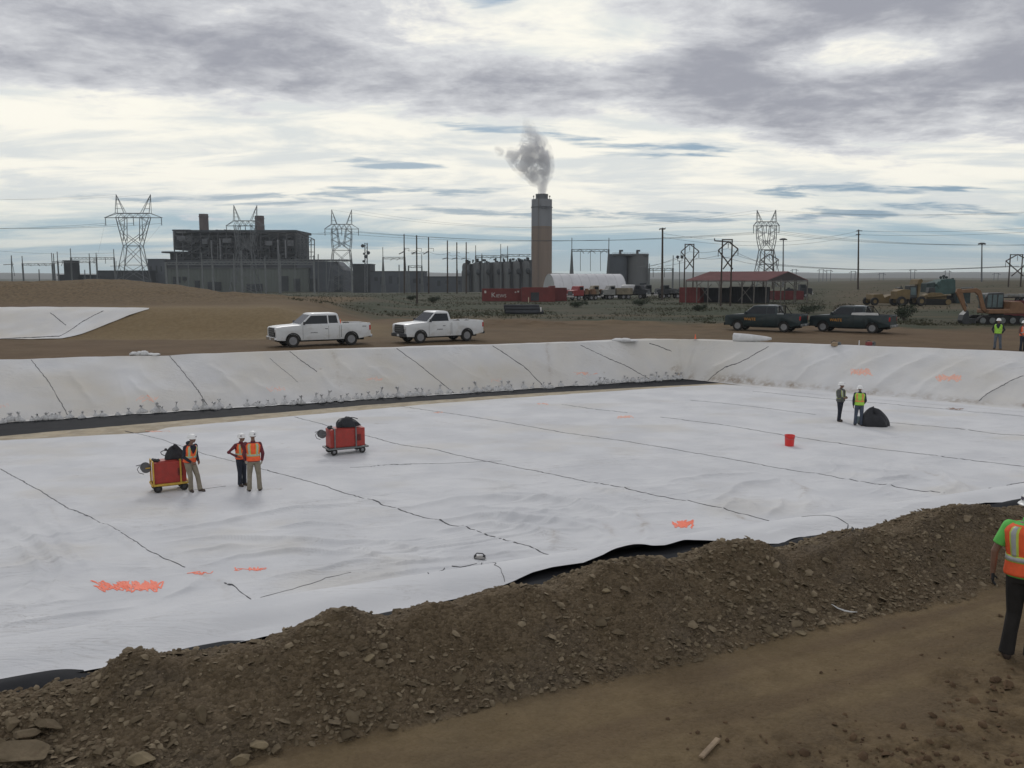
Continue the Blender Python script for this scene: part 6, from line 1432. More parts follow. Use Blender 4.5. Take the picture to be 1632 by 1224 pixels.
# ---- power station
KX = 500/1385
f = Far('power_station', 380, 500, 'burnt looking dark boiler house with two short stacks and a greenish turbine hall', 'power station'); t = f.t; rr = random.Random(21)
m = MB(); f.box(m, 300, 470, 371, 416, 6, 36); f.box(m, 262, 300, 402, 430, 8, 34); m.out('boiler_block', PLD, t)
m = MB(); f.box(m, 296, 472, 366.5, 370.5, 0, 38); f.box(m, 272, 300, 365.5, 367.5, 2, 36); f.box(m, 255, 300, 400.5, 403, 2, 36); 
for x in (336, 342, 349, 356, 440, 446, 452, 458): f.box(m, x, x+rr.uniform(2,5), 366.5-rr.uniform(.6,2.4), 367, 8, 16)
m.out('roof', PLD, t)
m = MB(); f.box(m, 273, 277, 367, 398, 2, 34); f.box(m, 277, 304, 367, 371, 3, 5); f.box(m, 281, 300, 375, 386, 4, 6); m.out('cladding', PLL, t)
m = MB()
for x in list(np.linspace(277, 470, 15)): f.bar(m, x, 416, x, 368, .55, 1, 1)
for y in (376, 385, 394, 403, 411):
    x = 277
    while x < 466: x2 = min(x+rr.uniform(15, 45), 470); f.bar(m, x, y+rr.uniform(-1.2, 1.2), x2, y+rr.uniform(-1, 1), .4, 1, 1); x = x2-.5
for i in range(26):
    x = rr.choice(list(np.linspace(277, 456, 14))); y = rr.choice((376, 385, 394, 403)); f.bar(m, x, y+9, x+13.8, y, .35, .6, .6)
m.out('steel_frame', mat('frame_rust', (.060,.064,.070), .8, var=.3, scale=.2), t)
for x0, x1, y0, y1 in ((336,339,383,411),(350,353,380,414),(442,445.5,382,413),(454,457,382,412),(347,348.5,388,412)): m = MB(); f.box(m, x0, x1, y0, y1, -1, 2.5); m.out('duct', mat('duct_grey', (.17,.175,.185), .6, var=.2, scale=.3), t, bevel=.3)
for x0, x1, y0, y1 in ((322,331,381,389),(355,369,380,387),(423,434,384,391),(458,468,383,392),(282,296,376,383)): m = MB(); f.box(m, x0, x1, y0, y1, -.4, .8); m.out('window_patch', mat('hazy_gap', (.11,.115,.125), .8, var=.3, scale=.3), t)
m = MB()
for i in range(130):
    x = rr.uniform(280, 462); y = rr.uniform(374, 410); w_ = rr.uniform(1.5, 8); h_ = rr.uniform(1, 5); d = rr.uniform(1, 5); f.box(m, x, x+w_, y, y+h_, d-1, d+2)
m.out('boiler_equipment', mat('soot_mix', (.05,.055,.062), .8, var=.6, scale=.35), t)
m = MB()
for i in range(30):
    x = rr.uniform(372, 412); f.bar(m, x, rr.uniform(372, 380), x+rr.uniform(-6, 6), rr.uniform(390, 412), .35, .2, .2)
m.out('pipework', PLM, t)
for x0, x1, y0, y1 in ((300.5,315,337.5,366),(392.5,407,340.5,368)):
    a = f.q((x0+x1)/2, y1, 18); b = f.q((x0+x1)/2, y0, 18); r_ = (x1-x0)/2*KX; m = MB(); h_ = b.z-a.z
    m.lathe([(r_*1.02,-1),(r_,h_*.82),(r_*1.12,h_*.83),(r_*1.12,h_*.86),(r_,h_*.87),(r_,h_),(r_*.85,h_),(r_*.85,h_-2)], a, n=24); m.out('stack', mat('brick_stack', (.12,.095,.095), .9, var=.1, scale=.3), t, smooth=40)
m = MB()    # open scaffold bay at the right end
for x in (471, 477, 483, 488.5):
    for d in (2, 20): f.bar(m, x, 464, x, 371+(x-471)*.45, .45, d, d)
for y in (380, 388, 400, 408): 
    for d in (2, 20): f.bar(m, 471, y, 488.5, y, .35, d, d)
for d in (2, 20): f.bar(m, 471, 370.5, 488.5, 379.5, .4, d, d); f.bar(m, 477, 380, 480, 375, .3, d, d); f.bar(m, 477, 388, 483, 380, .3, d, d)
for i in range(14): x = rr.uniform(471, 483); y = rr.uniform(395, 412); f.box(m, x, x+rr.uniform(2, 5), y, y+1.6, 3, 8)
m.out('scaffold', PLM, t)
m = MB(); f.box(m, 282, 500, 428, None, -14, 30); m.out('turbine_hall', PLG, t)
m = MB(); f.box(m, 275, 505, 415, 429, -8, 30); m.out('upper_hall', PLD, t)
m = MB(); f.box(m, 281, 502, 426.6, 428.2, -14.5, 31); m.out('parapet', PLM, t)
for x0, x1, y0, y1 in ((291,296,441,452),(297,303,441,450),(306,312,441,447),(325,333,447,460),(345,366,449,462),(405,430,452,463),(455,470,440,463),(478,488,444,463),(230,234,455,463)):
    m = MB(); f.box(m, x0, x1, y0, y1, -14.6, -13); m.out('opening', PLD, t)
m = MB()
for i in range(44): x = 283+i*5.0; f.bar(m, x, 466, x, 429, .22, -14.05, -14.05)
m.out('wall_rib', PLG, t)
m = MB(); a = [f.q(*p) for p in ((480,417),(537,417),(552,431),(552,468),(480,468))]; m.prism([(p.x, p.z) for p in a], -10, 20, 'y'); m.out('side_wing', PLB, t)
m = MB(); f.box(m, 538, 549, 440, 466, -10.4, -9); f.box(m, 500, 512, 444, 466, -10.4, -9); m.out('opening', PLD, t)
m = MB(); f.box(m, 478, 560, 414, 416, -11, 0); m.out('conveyor_beam', PLD, t)
def lowbuilding(name, px0, px1, y0, D, lab, m_, depth=16, ybot=None, open_=6, seed=0, roofm=None, slant=0):
    f = Far(name, (px0+px1)/2, D, lab, 'building'); m = MB(); a = f.q(px0, y0); b = f.q(px1, y0+slant); m.prism([(a.x,a.z),(b.x,b.z),(b.x,-1),(a.x,-1)], 0, depth, 'y'); m.out('wall', m_, f.t)
    m = MB(); m.prism([(a.x-.3,a.z+.35),(b.x+.3,b.z+.35),(b.x+.3,b.z-.05),(a.x-.3,a.z-.05)], -.3, depth+.3, 'y'); m.out('roof', roofm or PLD, f.t); rr = random.Random(seed)
    for i in range(open_):
        m = MB(); x = px0+(px1-px0)*(i+.3+.3*rr.random())/open_; w_ = (px1-px0)/open_*rr.uniform(.25,.5); yy = y0+(rr.uniform(5,12)); f.box(m, x, x+w_, yy, yy+rr.uniform(4,14), -.08, .3); m.out('opening', PLD, f.t)
    return f
lowbuilding('low_hall', 235, 262, 413.5, 490, 'dark blocky annex left of the boiler house', PLB, seed=1, open_=3)
lowbuilding('low_hall', 155, 236, 432, 480, 'long low dark building under the tall lattice tower', PLD, seed=2)
lowbuilding('transformer_building', 101, 116, 416, 400, 'narrow dark block under the left gantries', PLD, seed=3, open_=2, depth=6)
lowbuilding('low_hall', 92, 132, 439, 405, 'low dark shed at the foot of the narrow dark block', PLD, seed=4, open_=3)
lowbuilding('elevator_building', 562, 590, 421.5, 460, 'dark block with flat roof behind the dish mast', PLD, seed=5, open_=3)
lowbuilding('low_hall', 590, 676, 433, 455, 'long grey blue low building behind the wooden poles', PLB, seed=6, open_=7)
lowbuilding('low_hall', 674, 736, 441.5, 450, 'lower grey building left of the round cooling cells', PLB, seed=7, open_=4)
# dish mast
f = Far('dish_mast', 583, 430, 'slim mast carrying five round microwave dishes above the dark block', 'mast'); m = MB()
for x in (581.2, 585): 
    for d in (0, 1.2): f.bar(m, x, 466, x, 387, .22, d, d)
for i in range(14): y = 388+i*5.6; f.bar(m, 581.2, y+5.6, 585, y, .13); f.bar(m, 581.2, y, 585, y, .13)
m.out('mast', LAT, f.t)
for x, y, r_ in ((578.5,392,.85),(587.5,403,.85),(580.5,404.5,.5),(583.5,409,.85),(580,416.5,.6)):
    m = MB(); m.lathe([(.1,.55),(r_*.9,.25),(r_,0),(r_,-.35),(r_*.9,-.4)], f.q(x, y, -.8), 'y', 18); m.out('dish', PLD, f.t, smooth=40)
# round cooling cells
f = Far('filter_house', 790, 400, 'row of rounded grey filter cells with dark gaps left of the big chimney', 'industrial building'); t = f.t; K4 = 400/1385; rr = random.Random(5)
m = MB(); a = [f.q(*p) for p in ((735,433),(740,421),(780,418),(820,416),(842,414),(848,414),(848,470),(735,470))]; m.prism([(p.x, p.z) for p in a], 3.5, 18, 'y'); m.out('casing', PLM, t)
for i, x in enumerate((742.5, 759, 775, 792, 808, 823, 838)):
    r_ = 6.2*K4; yt = 419-i*.6; b = f.q(x, 470, 1.5); h_ = f.q(x, yt).z-b.z; m = MB()
    m.lathe([(r_,0),(r_,h_*.60),(r_*1.05,h_*.62),(r_*1.05,h_*.66),(r_*.95,h_*.72),(r_*.98,h_*.9),(r_*.8,h_*.97),(r_*.45,h_)], b, n=20); cl = m.out('cell', mat('cell_grey', (.10,.105,.108), .8, var=.2, scale=.3, streak=True), t, smooth=40)
    m = MB()
    for k in range(5): m.box(b+V3(rr.uniform(-r_, r_), rr.uniform(-1,1), h_+rr.uniform(-.3,1.0)), (rr.uniform(.5,1.4), 1.2, rr.uniform(.6,1.8)))
    m.out('top_gear', PLD, cl)
    m = MB(); m.ball(b+V3(r_*.55, -r_*.95, h_*.70), (r_*.62, .8, r_*.72), 12, 8, .1, i); m.box(b+V3(r_*1.25, -.3, h_*.35), (r_*.35, 1.5, h_*.7)); m.out('duct_mouth', PLD, cl)
# big chimney
f = Far('chimney', 863, 600, 'tall round chimney, pale grey above and tan brown below, giving off steam', 'chimney'); t = f.t; K6 = 600/1385; r_ = 16*K6; z1 = f.q(863, 361).z; z2 = f.q(863, 318).z; z3 = f.q(863, 309.5).z
m = MB(); m.lathe([(r_*1.03,-3),(r_*1.01,z1)], (0,0,0), n=40); m.out('lower_shaft', mat('tan_concrete', (.195,.142,.108), .9, var=.12, scale=.15, streak=True), t, smooth=50)
m = MB(); m.lathe([(r_*1.012,z1+.02),(r_,z2),(r_*.62,z2+.2)], (0,0,0), n=40)
m.out('upper_shaft', mat('grey_concrete', (.20,.205,.22), .9, var=.08, scale=.15, streak=True), t, smooth=50)
m = MB(); m.lathe([(r_*.60,z2-.2),(r_*.60,z3-.4),(r_*.62,z3),(r_*.5,z3),(r_*.5,z3-2)], (0,0,0), n=32); m.out('flue', mat('flue_dark', (.10,.105,.115), .8, var=.15, scale=.3), t, smooth=50)
m = MB(); zz1 = f.q(863, 330.5).z; m.lathe([(r_*1.0,zz1-.35),(r_*1.05,zz1-.3),(r_*1.05,zz1+.3),(r_*1.0,zz1+.35)], n=40, ring=True); m.out('ring_walkway', PLM, t, smooth=40)
for an in (.3, 1.6, 2.9, 4.2, 5.4): m = MB(); p = V3(math.cos(an)*r_*.82, math.sin(an)*r_*.82, z2); m.bar(p, p+V3(0,0,2.4), .35); m.box(p+V3(0,0,2.3), (.9,.9,.8)); m.out('beacon', PLM, t)
text_part('Anne', 4.2, mat('faded_chimney_mark', (.11,.115,.13), .8), t, (1.5, -r_-.1, f.q(863, 331).z), (R(90), 0, 0), 'painted_mark', .5, .9)
m = MB(); a = f.q(846.5, 465); m.bar((-r_*.35,-r_*1.0,0), (-r_*.35,-r_*1.0,z2), .22); m.out('ladder', mat('tan_dark', (.13,.10,.085), .9), t)
# steam
def steam():
    D = 600; base = PD(863, 309, D); mb = MB(); rr = random.Random(31)
    path = [(864,310,9),(864,300,10),(865,290,12),(866,278,14),(866,266,15),(864,255,17),(860,244,18),(856,232,17),(850,222,15),(846,212,12),(842,203,10),(838,194,8),(836,187,5),
            (852,286,10),(846,276,12),(838,268,13),(830,260,14),(822,252,13),(814,247,10),(806,246,7),(796,244,7),(791,238,7),(800,240,6),(844,255,16),(836,240,12),(848,240,14),(842,228,10),(834,222,7)]
    for i, (x, y, r) in enumerate(path):
        for k in range(2):
            p = PD(x+rr.uniform(-2,2), y+rr.uniform(-2,2), D)-base; rad = r*K6*rr.uniform(.78,1.02); mb.ball(p+V3(0, rr.uniform(-1,1)*rad*.5, 0), (rad, rad*.9, rad), 12, 9, .05, i)
    def vol(name, thr, den):
        m = bpy.data.materials.new(name); m.use_nodes = True; nt = m.node_tree; nt.nodes.clear(); g = G(nt)
        o_ = nt.nodes.new('ShaderNodeOutputMaterial'); pv = nt.nodes.new('ShaderNodeVolumePrincipled'); t = nt.nodes.new('ShaderNodeTexCoord')
        n1 = g.noise(t.outputs['Object'], .15, 6, .65, .8); d = g.ss(n1, thr, thr+.16, 0.0, 1.0)
        sp = nt.nodes.new('ShaderNodeSeparateXYZ'); nt.links.new(t.outputs['Object'], sp.inputs[0]); fade = g.ss(sp.outputs[2], 25, 54, 1.0, .12)
        fx = g.ss(sp.outputs[0], -34, -14, .40, 1.0); low = g.ss(sp.outputs[2], 0, 14, 1.0, 0.0); d = g.m('MAXIMUM', d, g.m('MULTIPLY', low, .9))
        nt.links.new(g.m('MULTIPLY', g.m('MULTIPLY', g.m('MULTIPLY', d, fade), fx), den), pv.inputs['Density']); pv.inputs['Color'].default_value = (.93,.93,.96,1); pv.inputs['Anisotropy'].default_value = .1
        nt.links.new(pv.outputs[0], o_.inputs['Volume']); return m
    t = thing('steam', base, 0, 'grey steam plume rising from the tall chimney and drifting left', 'steam', kind='stuff')
    core = MB()
    for i, (x, y, r) in enumerate(path):
        p = PD(x, y, D)-base; rad = r*K6*.82; core.ball(p, (rad, rad*.8, rad), 12, 9, .05, i)
    mb2 = MB()
    for i, (x, y, r) in enumerate(path):
        for k in range(2):
            p = PD(x+rr.uniform(-2,2), y+rr.uniform(-2,2), D)-base; rad = r*K6*(rr.uniform(.95,1.25) if y < 290 else .8); mb2.ball(p, (rad, rad*.9, rad), 12, 9, .05, i)
    mb2.out('thin_plume', vol('thin_steam', .41, .12), t, remesh=1.3, smooth=True)
    core.out('dense_plume', vol('dense_steam', .37, .24), t, remesh=1.3, smooth=True)
steam()
# silos
f = Far('silo_block', 1004, 300, 'pair of joined grey silos with railings and two roof vents', 'silo'); t = f.t; K3 = 300/1385
for x, r_, m_, lab in ((987, 15, PLB, None), (1018, 17, mat('silo_grey', (.125,.13,.135), .85, var=.15, scale=.2, streak=True), 'paler right silo')):
    h_ = f.q(x, 406.5).z; b = f.q(x, 441); m = MB(); m.lathe([(r_*K3,-1),(r_*K3,h_),(r_*K3*1.02,h_+.05),(r_*K3*1.02,h_+.4)], (b.x, 3, 0), n=32); o = m.out('silo', m_, t, smooth=40)
    if lab: o['label'] = lab
m = MB(); f.box(m, 976, 1033, 405.5, 407.5, -.5, 6.5); m.out('roof_deck', PLM, t)
for x in (989.5, 1017): m = MB(); a = f.q(x, 405.5, 2); m.tube(a, a+V3(0,0,1.6), .45, .38, n=10); m.box(a+V3(.5,0,1.3), (.9,.6,.6)); m.out('vent', PLM, t)
m = MB()
for i in range(13): x = 976+i*4.7; f.bar(m, x, 406, x, 402.5, .07, -.4, -.4)
f.bar(m, 976, 402.5, 1033, 403.2, .07, -.4, -.4); f.bar(m, 976, 404, 1033, 404.5, .06, -.4, -.4); m.out('railing', PLL, t)
m = MB(); f.box(m, 1019, 1029, 451, 455, -1.3, .2); f.box(m, 1021, 1028, 457, 463, -1.3, .2); m.out('opening', PLD, t)
# white arched building
b0 = PD(875, 460, 196); f = Far('arched_building', 875, 196, 'white arched fabric building left of the grey silos', 'arched building'); t = f.t; t.rotation_euler.z = R(16)
Rr_ = f.q(875, 436.5).z; L_ = 17.0; n = 28
def arch(r, x): return [(x, -r*math.cos(math.pi*i/n)*.86, r*math.sin(math.pi*i/n)) for i in range(n+1)]
m = MB(); xs = list(np.linspace(0, L_, 9)); V = [p for x in xs for p in arch(Rr_, x)]; m.add(V, [(j*(n+1)+i, j*(n+1)+i+1, (j+1)*(n+1)+i+1, (j+1)*(n+1)+i) for j in range(8) for i in range(n)]); m.out('membrane_roof', mat('white_membrane', (.56,.56,.58), .6, var=.05, scale=.3, dirt=(.36,.36,.37,.4)), t, smooth=40)
for x in (-.04, L_): m = MB(); m.prism([(p[1], p[2]) for p in arch(Rr_*.99, 0)], x, x+.04, 'x'); m.out('end_wall', mat('end_wall_grey', (.40,.41,.41), .8, var=.06, scale=.5), t)
m = MB()
for x in xs: m.pipe([(p[0], p[1]*1.004, p[2]*1.004) for p in arch(Rr_, x)], .035, 5)
m.out('rib', mat('rib_grey', (.42,.42,.43), .7), t)
# ---- containers
def container(name, px, D, rz, L_, H, W_, m_, lab, cat='shipping container', base=None, group='shipping containers', doors=True):
    t = thing(name, GD(px, D), rz, lab, cat, group); m = MB(); m.box((0,0,H/2+.1), (L_-.12, W_-.12, H-.1)); n = int(L_/.30)
    for i in range(n):
        for s_ in (-1, 1): m.box((-L_/2+.2+(L_-.4)*(i+.5)/n, s_*(W_/2-.045), H/2+.1), (.14, .05, H-.34))
    m.out('wall', m_, t)
    m = MB()
    for x in (-L_/2+.06, L_/2-.06):
        for y in (-W_/2+.06, W_/2-.06): m.box((x,y,H/2+.05), (.12,.12,H+.1))
        for z in (.1, H+.04): m.box((x,0,z), (.124,W_,.13))
    for y in (-W_/2+.06, W_/2-.06):
        for z in (.1, H+.04): m.box((0,y,z), (L_,.122,.128))
    m.out('frame', m_, t)
    if doors:
        m = MB()
        for y in (-W_*.3,-W_*.12,W_*.12,W_*.3): m.bar((-L_/2-.03,y,.25), (-L_/2-.03,y,H-.1), .04)
        m.out('door_bar', GNT, t)
    return t
CR = mat('container_red', (.16,.030,.028), .7, var=.15, scale=.8, dirt=(.12,.05,.04,.5)); CR2 = mat('container_dark_red', (.13,.022,.024), .7, var=.15, scale=.8, dirt=(.08,.04,.035,.5)); DKC = mat('trailer_dark', (.03,.033,.038), .8, var=.3, scale=.5); WHL = mat('white_lettering', (.5,.48,.46), .7)
k1 = container('shipping_container', 805, 163, 0.03, 8.6, 2.25, 2.4, CR, 'long red container with white lettering, left of the open red one')
text_part('K', 1.25, WHL, k1, (-2.2,-1.235,1.15), (R(90),0,0)); text_part('IEWS', .85, WHL, k1, (-.75,-1.235,1.0), (R(90),0,0)); m = MB(); m.box((-3.7,-1.22,1.75), (.35,.03,.45)); m.out('placard', WHL, k1)
m = MB(); m.box((1.9,-1.22,1.7), (.28,.03,.22)); m.box((2.4,-1.22,1.8), (.3,.03,.3)); m.out('placard', WHL, k1)
k2 = container('shipping_container', 858, 160, -0.04, 6.1, 2.5, 2.4, CR, 'red container with a dark opening in its side, in the middle of the row')
m = MB(); m.box((-.6,-1.225,.95), (1.5,.05,1.5)); m.out('opening', PLD, k2)
k3 = container('shipping_container', 889, 166, 0.05, 3.2, 2.4, 2.4, CR2, 'short dark red container at the right end of the row')
m = MB(); m.box((0,0,.45), (.14,.10,.9)); m.box((0,0,.93), (.09,.06,.06)); o = m.out('marker_post', mat('cream_post', (.5,.45,.33), .7), None, bevel=.02); o.location = GD(842.5, 150); tag(o, 'short cream marker post in front of the red containers', 'post')
# ---- trucks and loads between the arched building and the shed
def lorry(px, D, rz, L_, cabm, bodym, lab, kind='box', name='lorry', H=2.7):
    t = thing(name, GD(px, D), rz, lab, 'truck'); h = L_/2
    m = MB(); m.prism([(-h,.9),(-h,1.9),(-h+.15,1.95),(-h+1.0,2.0),(-h+1.35,2.75),(-h+2.5,2.8),(-h+2.55,.9)], -1.1, 1.1, 'y'); cb = m.out('cab', cabm, t, bevel=.06)
    m = MB(); m.prism([(-h+1.07,2.05),(-h+1.38,2.62),(-h+1.40,2.62),(-h+1.10,2.05)], -.95, .95, 'y'); 
    for s_ in (-1, 1): m.box((-h+1.95, s_*1.105, 2.3), (.8,.03,.55))
    m.out('window', GLS, cb)
    m = MB(); m.box((-h-.04,0,1.35), (.08,1.3,.8)); m.out('grille', GNT, cb); m = MB(); m.box((-h-.1,0,.75), (.22,2.2,.32)); m.out('bumper', WHL, t, bevel=.04)
    for s_ in (-1, 1): m = MB(); m.box((-h-.03,s_*.9,1.15), (.1,.25,.22)); m.out('headlight', LAMP, t)
    m = MB(); m.box((.4,0,.85), (L_-.8,.9,.25)); m.out('chassis', UND, t)
    rr = random.Random(px)
    if kind == 'box': m = MB(); m.box((1.3,0,.98+(H-.9)/2), (L_-2.9,2.3,H-.9)); m.out('cargo_box', bodym, t, bevel=.05)
    elif kind == 'tank': m = MB(); m.lathe([(.3,-(L_-2.9)/2),(.85,-(L_-2.9)/2+.1),(.95,-(L_-2.9)/2+.4),(.95,(L_-2.9)/2-.4),(.85,(L_-2.9)/2-.1),(.3,(L_-2.9)/2)], (1.3,0,1.95), 'x', 20); m.out('tank', bodym, t, smooth=40)
    else:
        m = MB(); m.box((1.3,0,1.05), (L_-2.9,2.3,.16)); m.out('flat_bed', UND, t)
        m = MB()
        for i in range(9): m.box((1.3+rr.uniform(-.4,.4)*(L_-3), rr.uniform(-.8,.8), 1.15+rr.uniform(.1,.6)), (rr.uniform(.4,1.3), rr.uniform(.3,.9), rr.uniform(.3,1.1)))
        m.out('load', bodym, t, bevel=.05)
    for x in (-h+1.3, h-1.0, h-2.1)[:3 if L_ > 6 else 2]:
        for s_ in (-1, 1): wheel(t, (x, s_*.98, .48), .48, .28, 'y', 5)
    return t
CTAN = mat('machine_tan', (.20,.17,.12), .7, var=.25, scale=.8, dirt=(.10,.08,.06,.6)); COR = mat('machine_orange', (.18,.095,.05), .7, var=.2, scale=.8, dirt=(.12,.08,.05,.6)); CPL = mat('pale_truck', (.23,.23,.22), .6, var=.15, scale=.8)
lorry(930, 172, R(35), 6.6, mat('fire_red', (.24,.03,.03), .5, var=.1), COR, 'red truck with grey front and an orange load, beside the red containers', 'flat')
lorry(957, 178, R(12), 6.2, CTAN, COR, 'tan truck loaded with orange gear, between the red truck and the pale one', 'flat')
lorry(983, 178, R(15), 6.4, CPL, CTAN, 'pale grey truck in front of the right end of the arched building', 'box', H=2.2)
lorry(1012, 182, R(150), 6.0, DKC, mat('white_tank', (.34,.34,.34), .5), 'dark truck with a white tank in front of the silos', 'tank')
lorry(1045, 190, R(10), 7.5, DKC, DKC, 'dark flatbed truck left of the red roofed shed', 'flat')
lorry(1070, 184, R(8), 6.5, DKC, PLM, 'dark truck with pale bed edge nearest the red roofed shed', 'flat')
lorry(886, 176, R(5), 5.5, CR2, CR2, 'low dark red truck between the containers and the red truck', 'flat')
# ---- red roofed shed
A, B, C = PD(1093, 447, 148), PD(1222, 446, 140), PD(1288, 442.5, 152); gv = C-B; A2 = A+V3(gv.x, gv.y, 0); ze = (A.z+B.z)/2; zr = PD(1255, 432.5, 146).z
t = thing('open_shed', V3(B.x, B.y, gz(B.x, B.y)), 0, 'open sided shed with a faded red metal roof and wooden posts', 'shed'); o0 = t.location
def rl(p, z): return V3(p.x-o0.x, p.y-o0.y, z-o0.z)
E1, E2 = A+V3(gv.x,gv.y,0)*.5, B+V3(gv.x,gv.y,0)*.5; m = MB(); th = .10
pts = [rl(A,ze),rl(B,ze),rl(E2,zr),rl(E1,zr),rl(C,ze),rl(A2,ze)]
for a_, b_, c_, d_ in ((0,1,2,3),(3,2,4,5)):
    q = [pts[i] for i in (a_,b_,c_,d_)]; m.add(q+[p-V3(0,0,th) for p in q], [(0,1,2,3),(7,6,5,4),(0,4,5,1),(1,5,6,2),(2,6,7,3),(3,7,4,0)])
for i in range(36):
    k = (i+.5)/36; a_ = pts[0].lerp(pts[1], k); b_ = pts[3].lerp(pts[2], k); m.bar(a_+V3(0,0,.02), b_+V3(0,0,.02), .07)
m.out('roof', mat('faded_red_roof', (.17,.06,.06), .7, var=.12, scale=.4, dirt=(.22,.09,.08,.5)), t)
m = MB(); q = [pts[1]+V3(.05,.1,-.1), pts[4]+V3(-.05,-.1,-.1), pts[2]+V3(0,0,-.15)]; m.add(q+[p+V3(-.1,.07,0) for p in q], [(0,1,2),(5,4,3),(0,3,4,1),(1,4,5,2),(2,5,3,0)]); m.out('gable_board', mat('gable_dark', (.055,.045,.045), .9), t)
PST = mat('post_grey_wood', (.13,.12,.11), .9, var=.2, scale=2)
for k in range(8):
    p = A.lerp(B, (k+.03)/7.06); m = MB(); g0 = gz(p.x, p.y); m.bar(rl(p, g0-.2), rl(p, ze-.1), .16)
    if k % 2: m.bar(rl(p, ze-1.0), rl(p.lerp(B, .10), ze-.1), .09); m.bar(rl(p, ze-1.0), rl(p.lerp(A, .10), ze-.1), .09)
    m.out('post', PST, t); p2 = p+V3(gv.x, gv.y, 0); m = MB(); m.bar(rl(p2, gz(p2.x,p2.y)-.2), rl(p2, ze-.1), .16); m.out('post', PST, t)
for k in (.33, .66): p = B.lerp(C, k); m = MB(); m.bar(rl(p, gz(p.x,p.y)-.2), rl(p, ze+.2), .16); m.bar(rl(p, ze-1.1), rl(B.lerp(C, k+.18), ze-.1), .09); m.bar(rl(p, ze-1.1), rl(B.lerp(C, k-.18), ze-.1), .09); m.out('post', PST, t)
m = MB(); m.bar(rl(A, ze-.22), rl(B, ze-.22), .14); m.bar(rl(B, ze-.22), rl(C, ze-.22), .14)
for k in range(6):
    p, q_ = A.lerp(B, k/6), A.lerp(B, (k+1)/6)
    if k in (1, 4): m.bar(rl(p, gz(p.x,p.y)+.4), rl(q_, ze-.6), .08); m.bar(rl(q_, gz(p.x,p.y)+.4), rl(p, ze-.6), .08)
m.out('brace', PST, t)
container('shipping_container', 1103, 150, R(-30), 3.6, 2.5, 2.3, CR, 'red container standing at the left end of the red roofed shed')
container('shipping_container', 1145, 153, R(-34), 5.6, 2.4, 2.4, DKC, 'dark container parked in the left half of the red roofed shed')
container('shipping_container', 1195, 150, R(-34), 6.4, 2.6, 2.4, DKC, 'dark container parked in the right half of the red roofed shed')
container('shipping_container', 1255, 168, R(10), 5.8, 1.6, 2.3, CR2, 'low dark red container behind the gable of the shed')
container('shipping_container', 1626, 86, R(-10), 3.0, 1.75, 2.0, CR2, 'dark red container behind the orange excavator at the right edge')
# ---- pipes on the grass
t = thing('pipe_bundle', GD(833, 99), R(4), 'bundle of dark plastic pipes lying on the grass behind the white pickups', 'pipes'); rr = random.Random(2)
for i, (y, z) in enumerate(((-.6,.22),(-.15,.22),(.3,.22),(-.4,.58),(.08,.58),(-.15,.9*.95))):
    L0 = rr.uniform(3.6,4.3); m = MB(); r_ = .22; m.lathe([(r_,-L0/2),(r_,L0/2),(r_*.8,L0/2),(r_*.8,-L0/2)], (rr.uniform(-.2,.2),y,z), 'x', 18, ring=True); m.out('pipe', DKC, t, smooth=40)
m = MB(); m.lathe([(.30,-.08),(.34,-.08),(.34,.08),(.30,.08)], (2.0,-.5,.42), 'x', 22, ring=True); m.out('end_ring', WHL, t, smooth=40)
# ---- excavator
t = thing('excavator', GD(1592, 78), R(180), 'orange and black tracked excavator with its bucket lowered, at the right edge', 'excavator'); EO = mat('excavator_orange', (.19,.10,.05), .6, var=.15, scale=2, dirt=(.18,.10,.05,.5)); ED = mat('excavator_dark', (.03,.033,.036), .5, var=.2)
for s_ in (-1, 1):
    m = MB(); m.prism([(-2.2,.32),(-2.05,.62),(-1.8,.74),(1.8,.74),(2.05,.62),(2.2,.32),(2.0,.06),(1.7,0),(-1.7,0),(-2.0,.06)], s_*1.05, s_*.62, 'y')
    for i in range(22): m.box((-1.9+i*.18, s_*.835, .76 if abs(-1.9+i*.18) < 1.8 else .66), (.10,.44,.04)); m.box((-1.9+i*.18, s_*.835, .01), (.10,.44,.03))
    tr = m.out('track', UND, t)
    for x in (-1.75, -.9, 0, .9, 1.75): m = MB(); m.lathe([(.08,-.05),(.26,-.04),(.26,.04),(.08,.05)], (x, s_*1.06, .36), 'y', 16); m.out('roller', STL, tr)
m = MB(); m.box((0,0,.55), (2.4,1.3,.4)); m.tube((0,0,.7), (0,0,.95), .6, n=20); m.out('undercarriage', ED, t)
m = MB(); m.prism([(1.25,.95),(1.25,1.35),(-.6,1.35),(-.65,2.05),(-1.5,2.05),(-1.85,1.8),(-1.9,.95)], -1.05, 1.05, 'y'); m.out('upper_body', EO, t, bevel=.08)
m = MB(); m.prism([(1.15,1.36),(1.10,2.2),(.85,2.75),(-.55,2.8),(-.6,1.36)], -1.02, .05, 'y'); cb = m.out('cab', ED, t, bevel=.06)
gl2 = mat('cab_glass', (.10,.14,.15), .1)
for x0, x1 in ((-.45,-.02),(.08,.45),(.53,.92)):
    m = MB()
    for s_, y in ((-1,-1.03),(1,.06)): m.prism([(x0,1.5),(x1,1.5),(x1-.04,2.62),(x0,2.62)], y-.01, y+.01, 'y')
    m.out('window', gl2, cb)
m = MB(); m.prism([(-.9,1.55),(.0,1.55),(.0,2.6),(-.9,2.6)], 1.13, 1.16, 'x'); m.out('windshield', gl2, cb)
m = MB(); m.prism([(.95,1.0),(1.25,1.45),(1.75,3.00),(2.15,3.20),(3.55,3.05),(3.60,2.78),(2.25,2.82),(2.02,2.65),(1.55,1.25),(1.15,.95)], .22, .50, 'y'); m.out('boom', EO, t, bevel=.03)
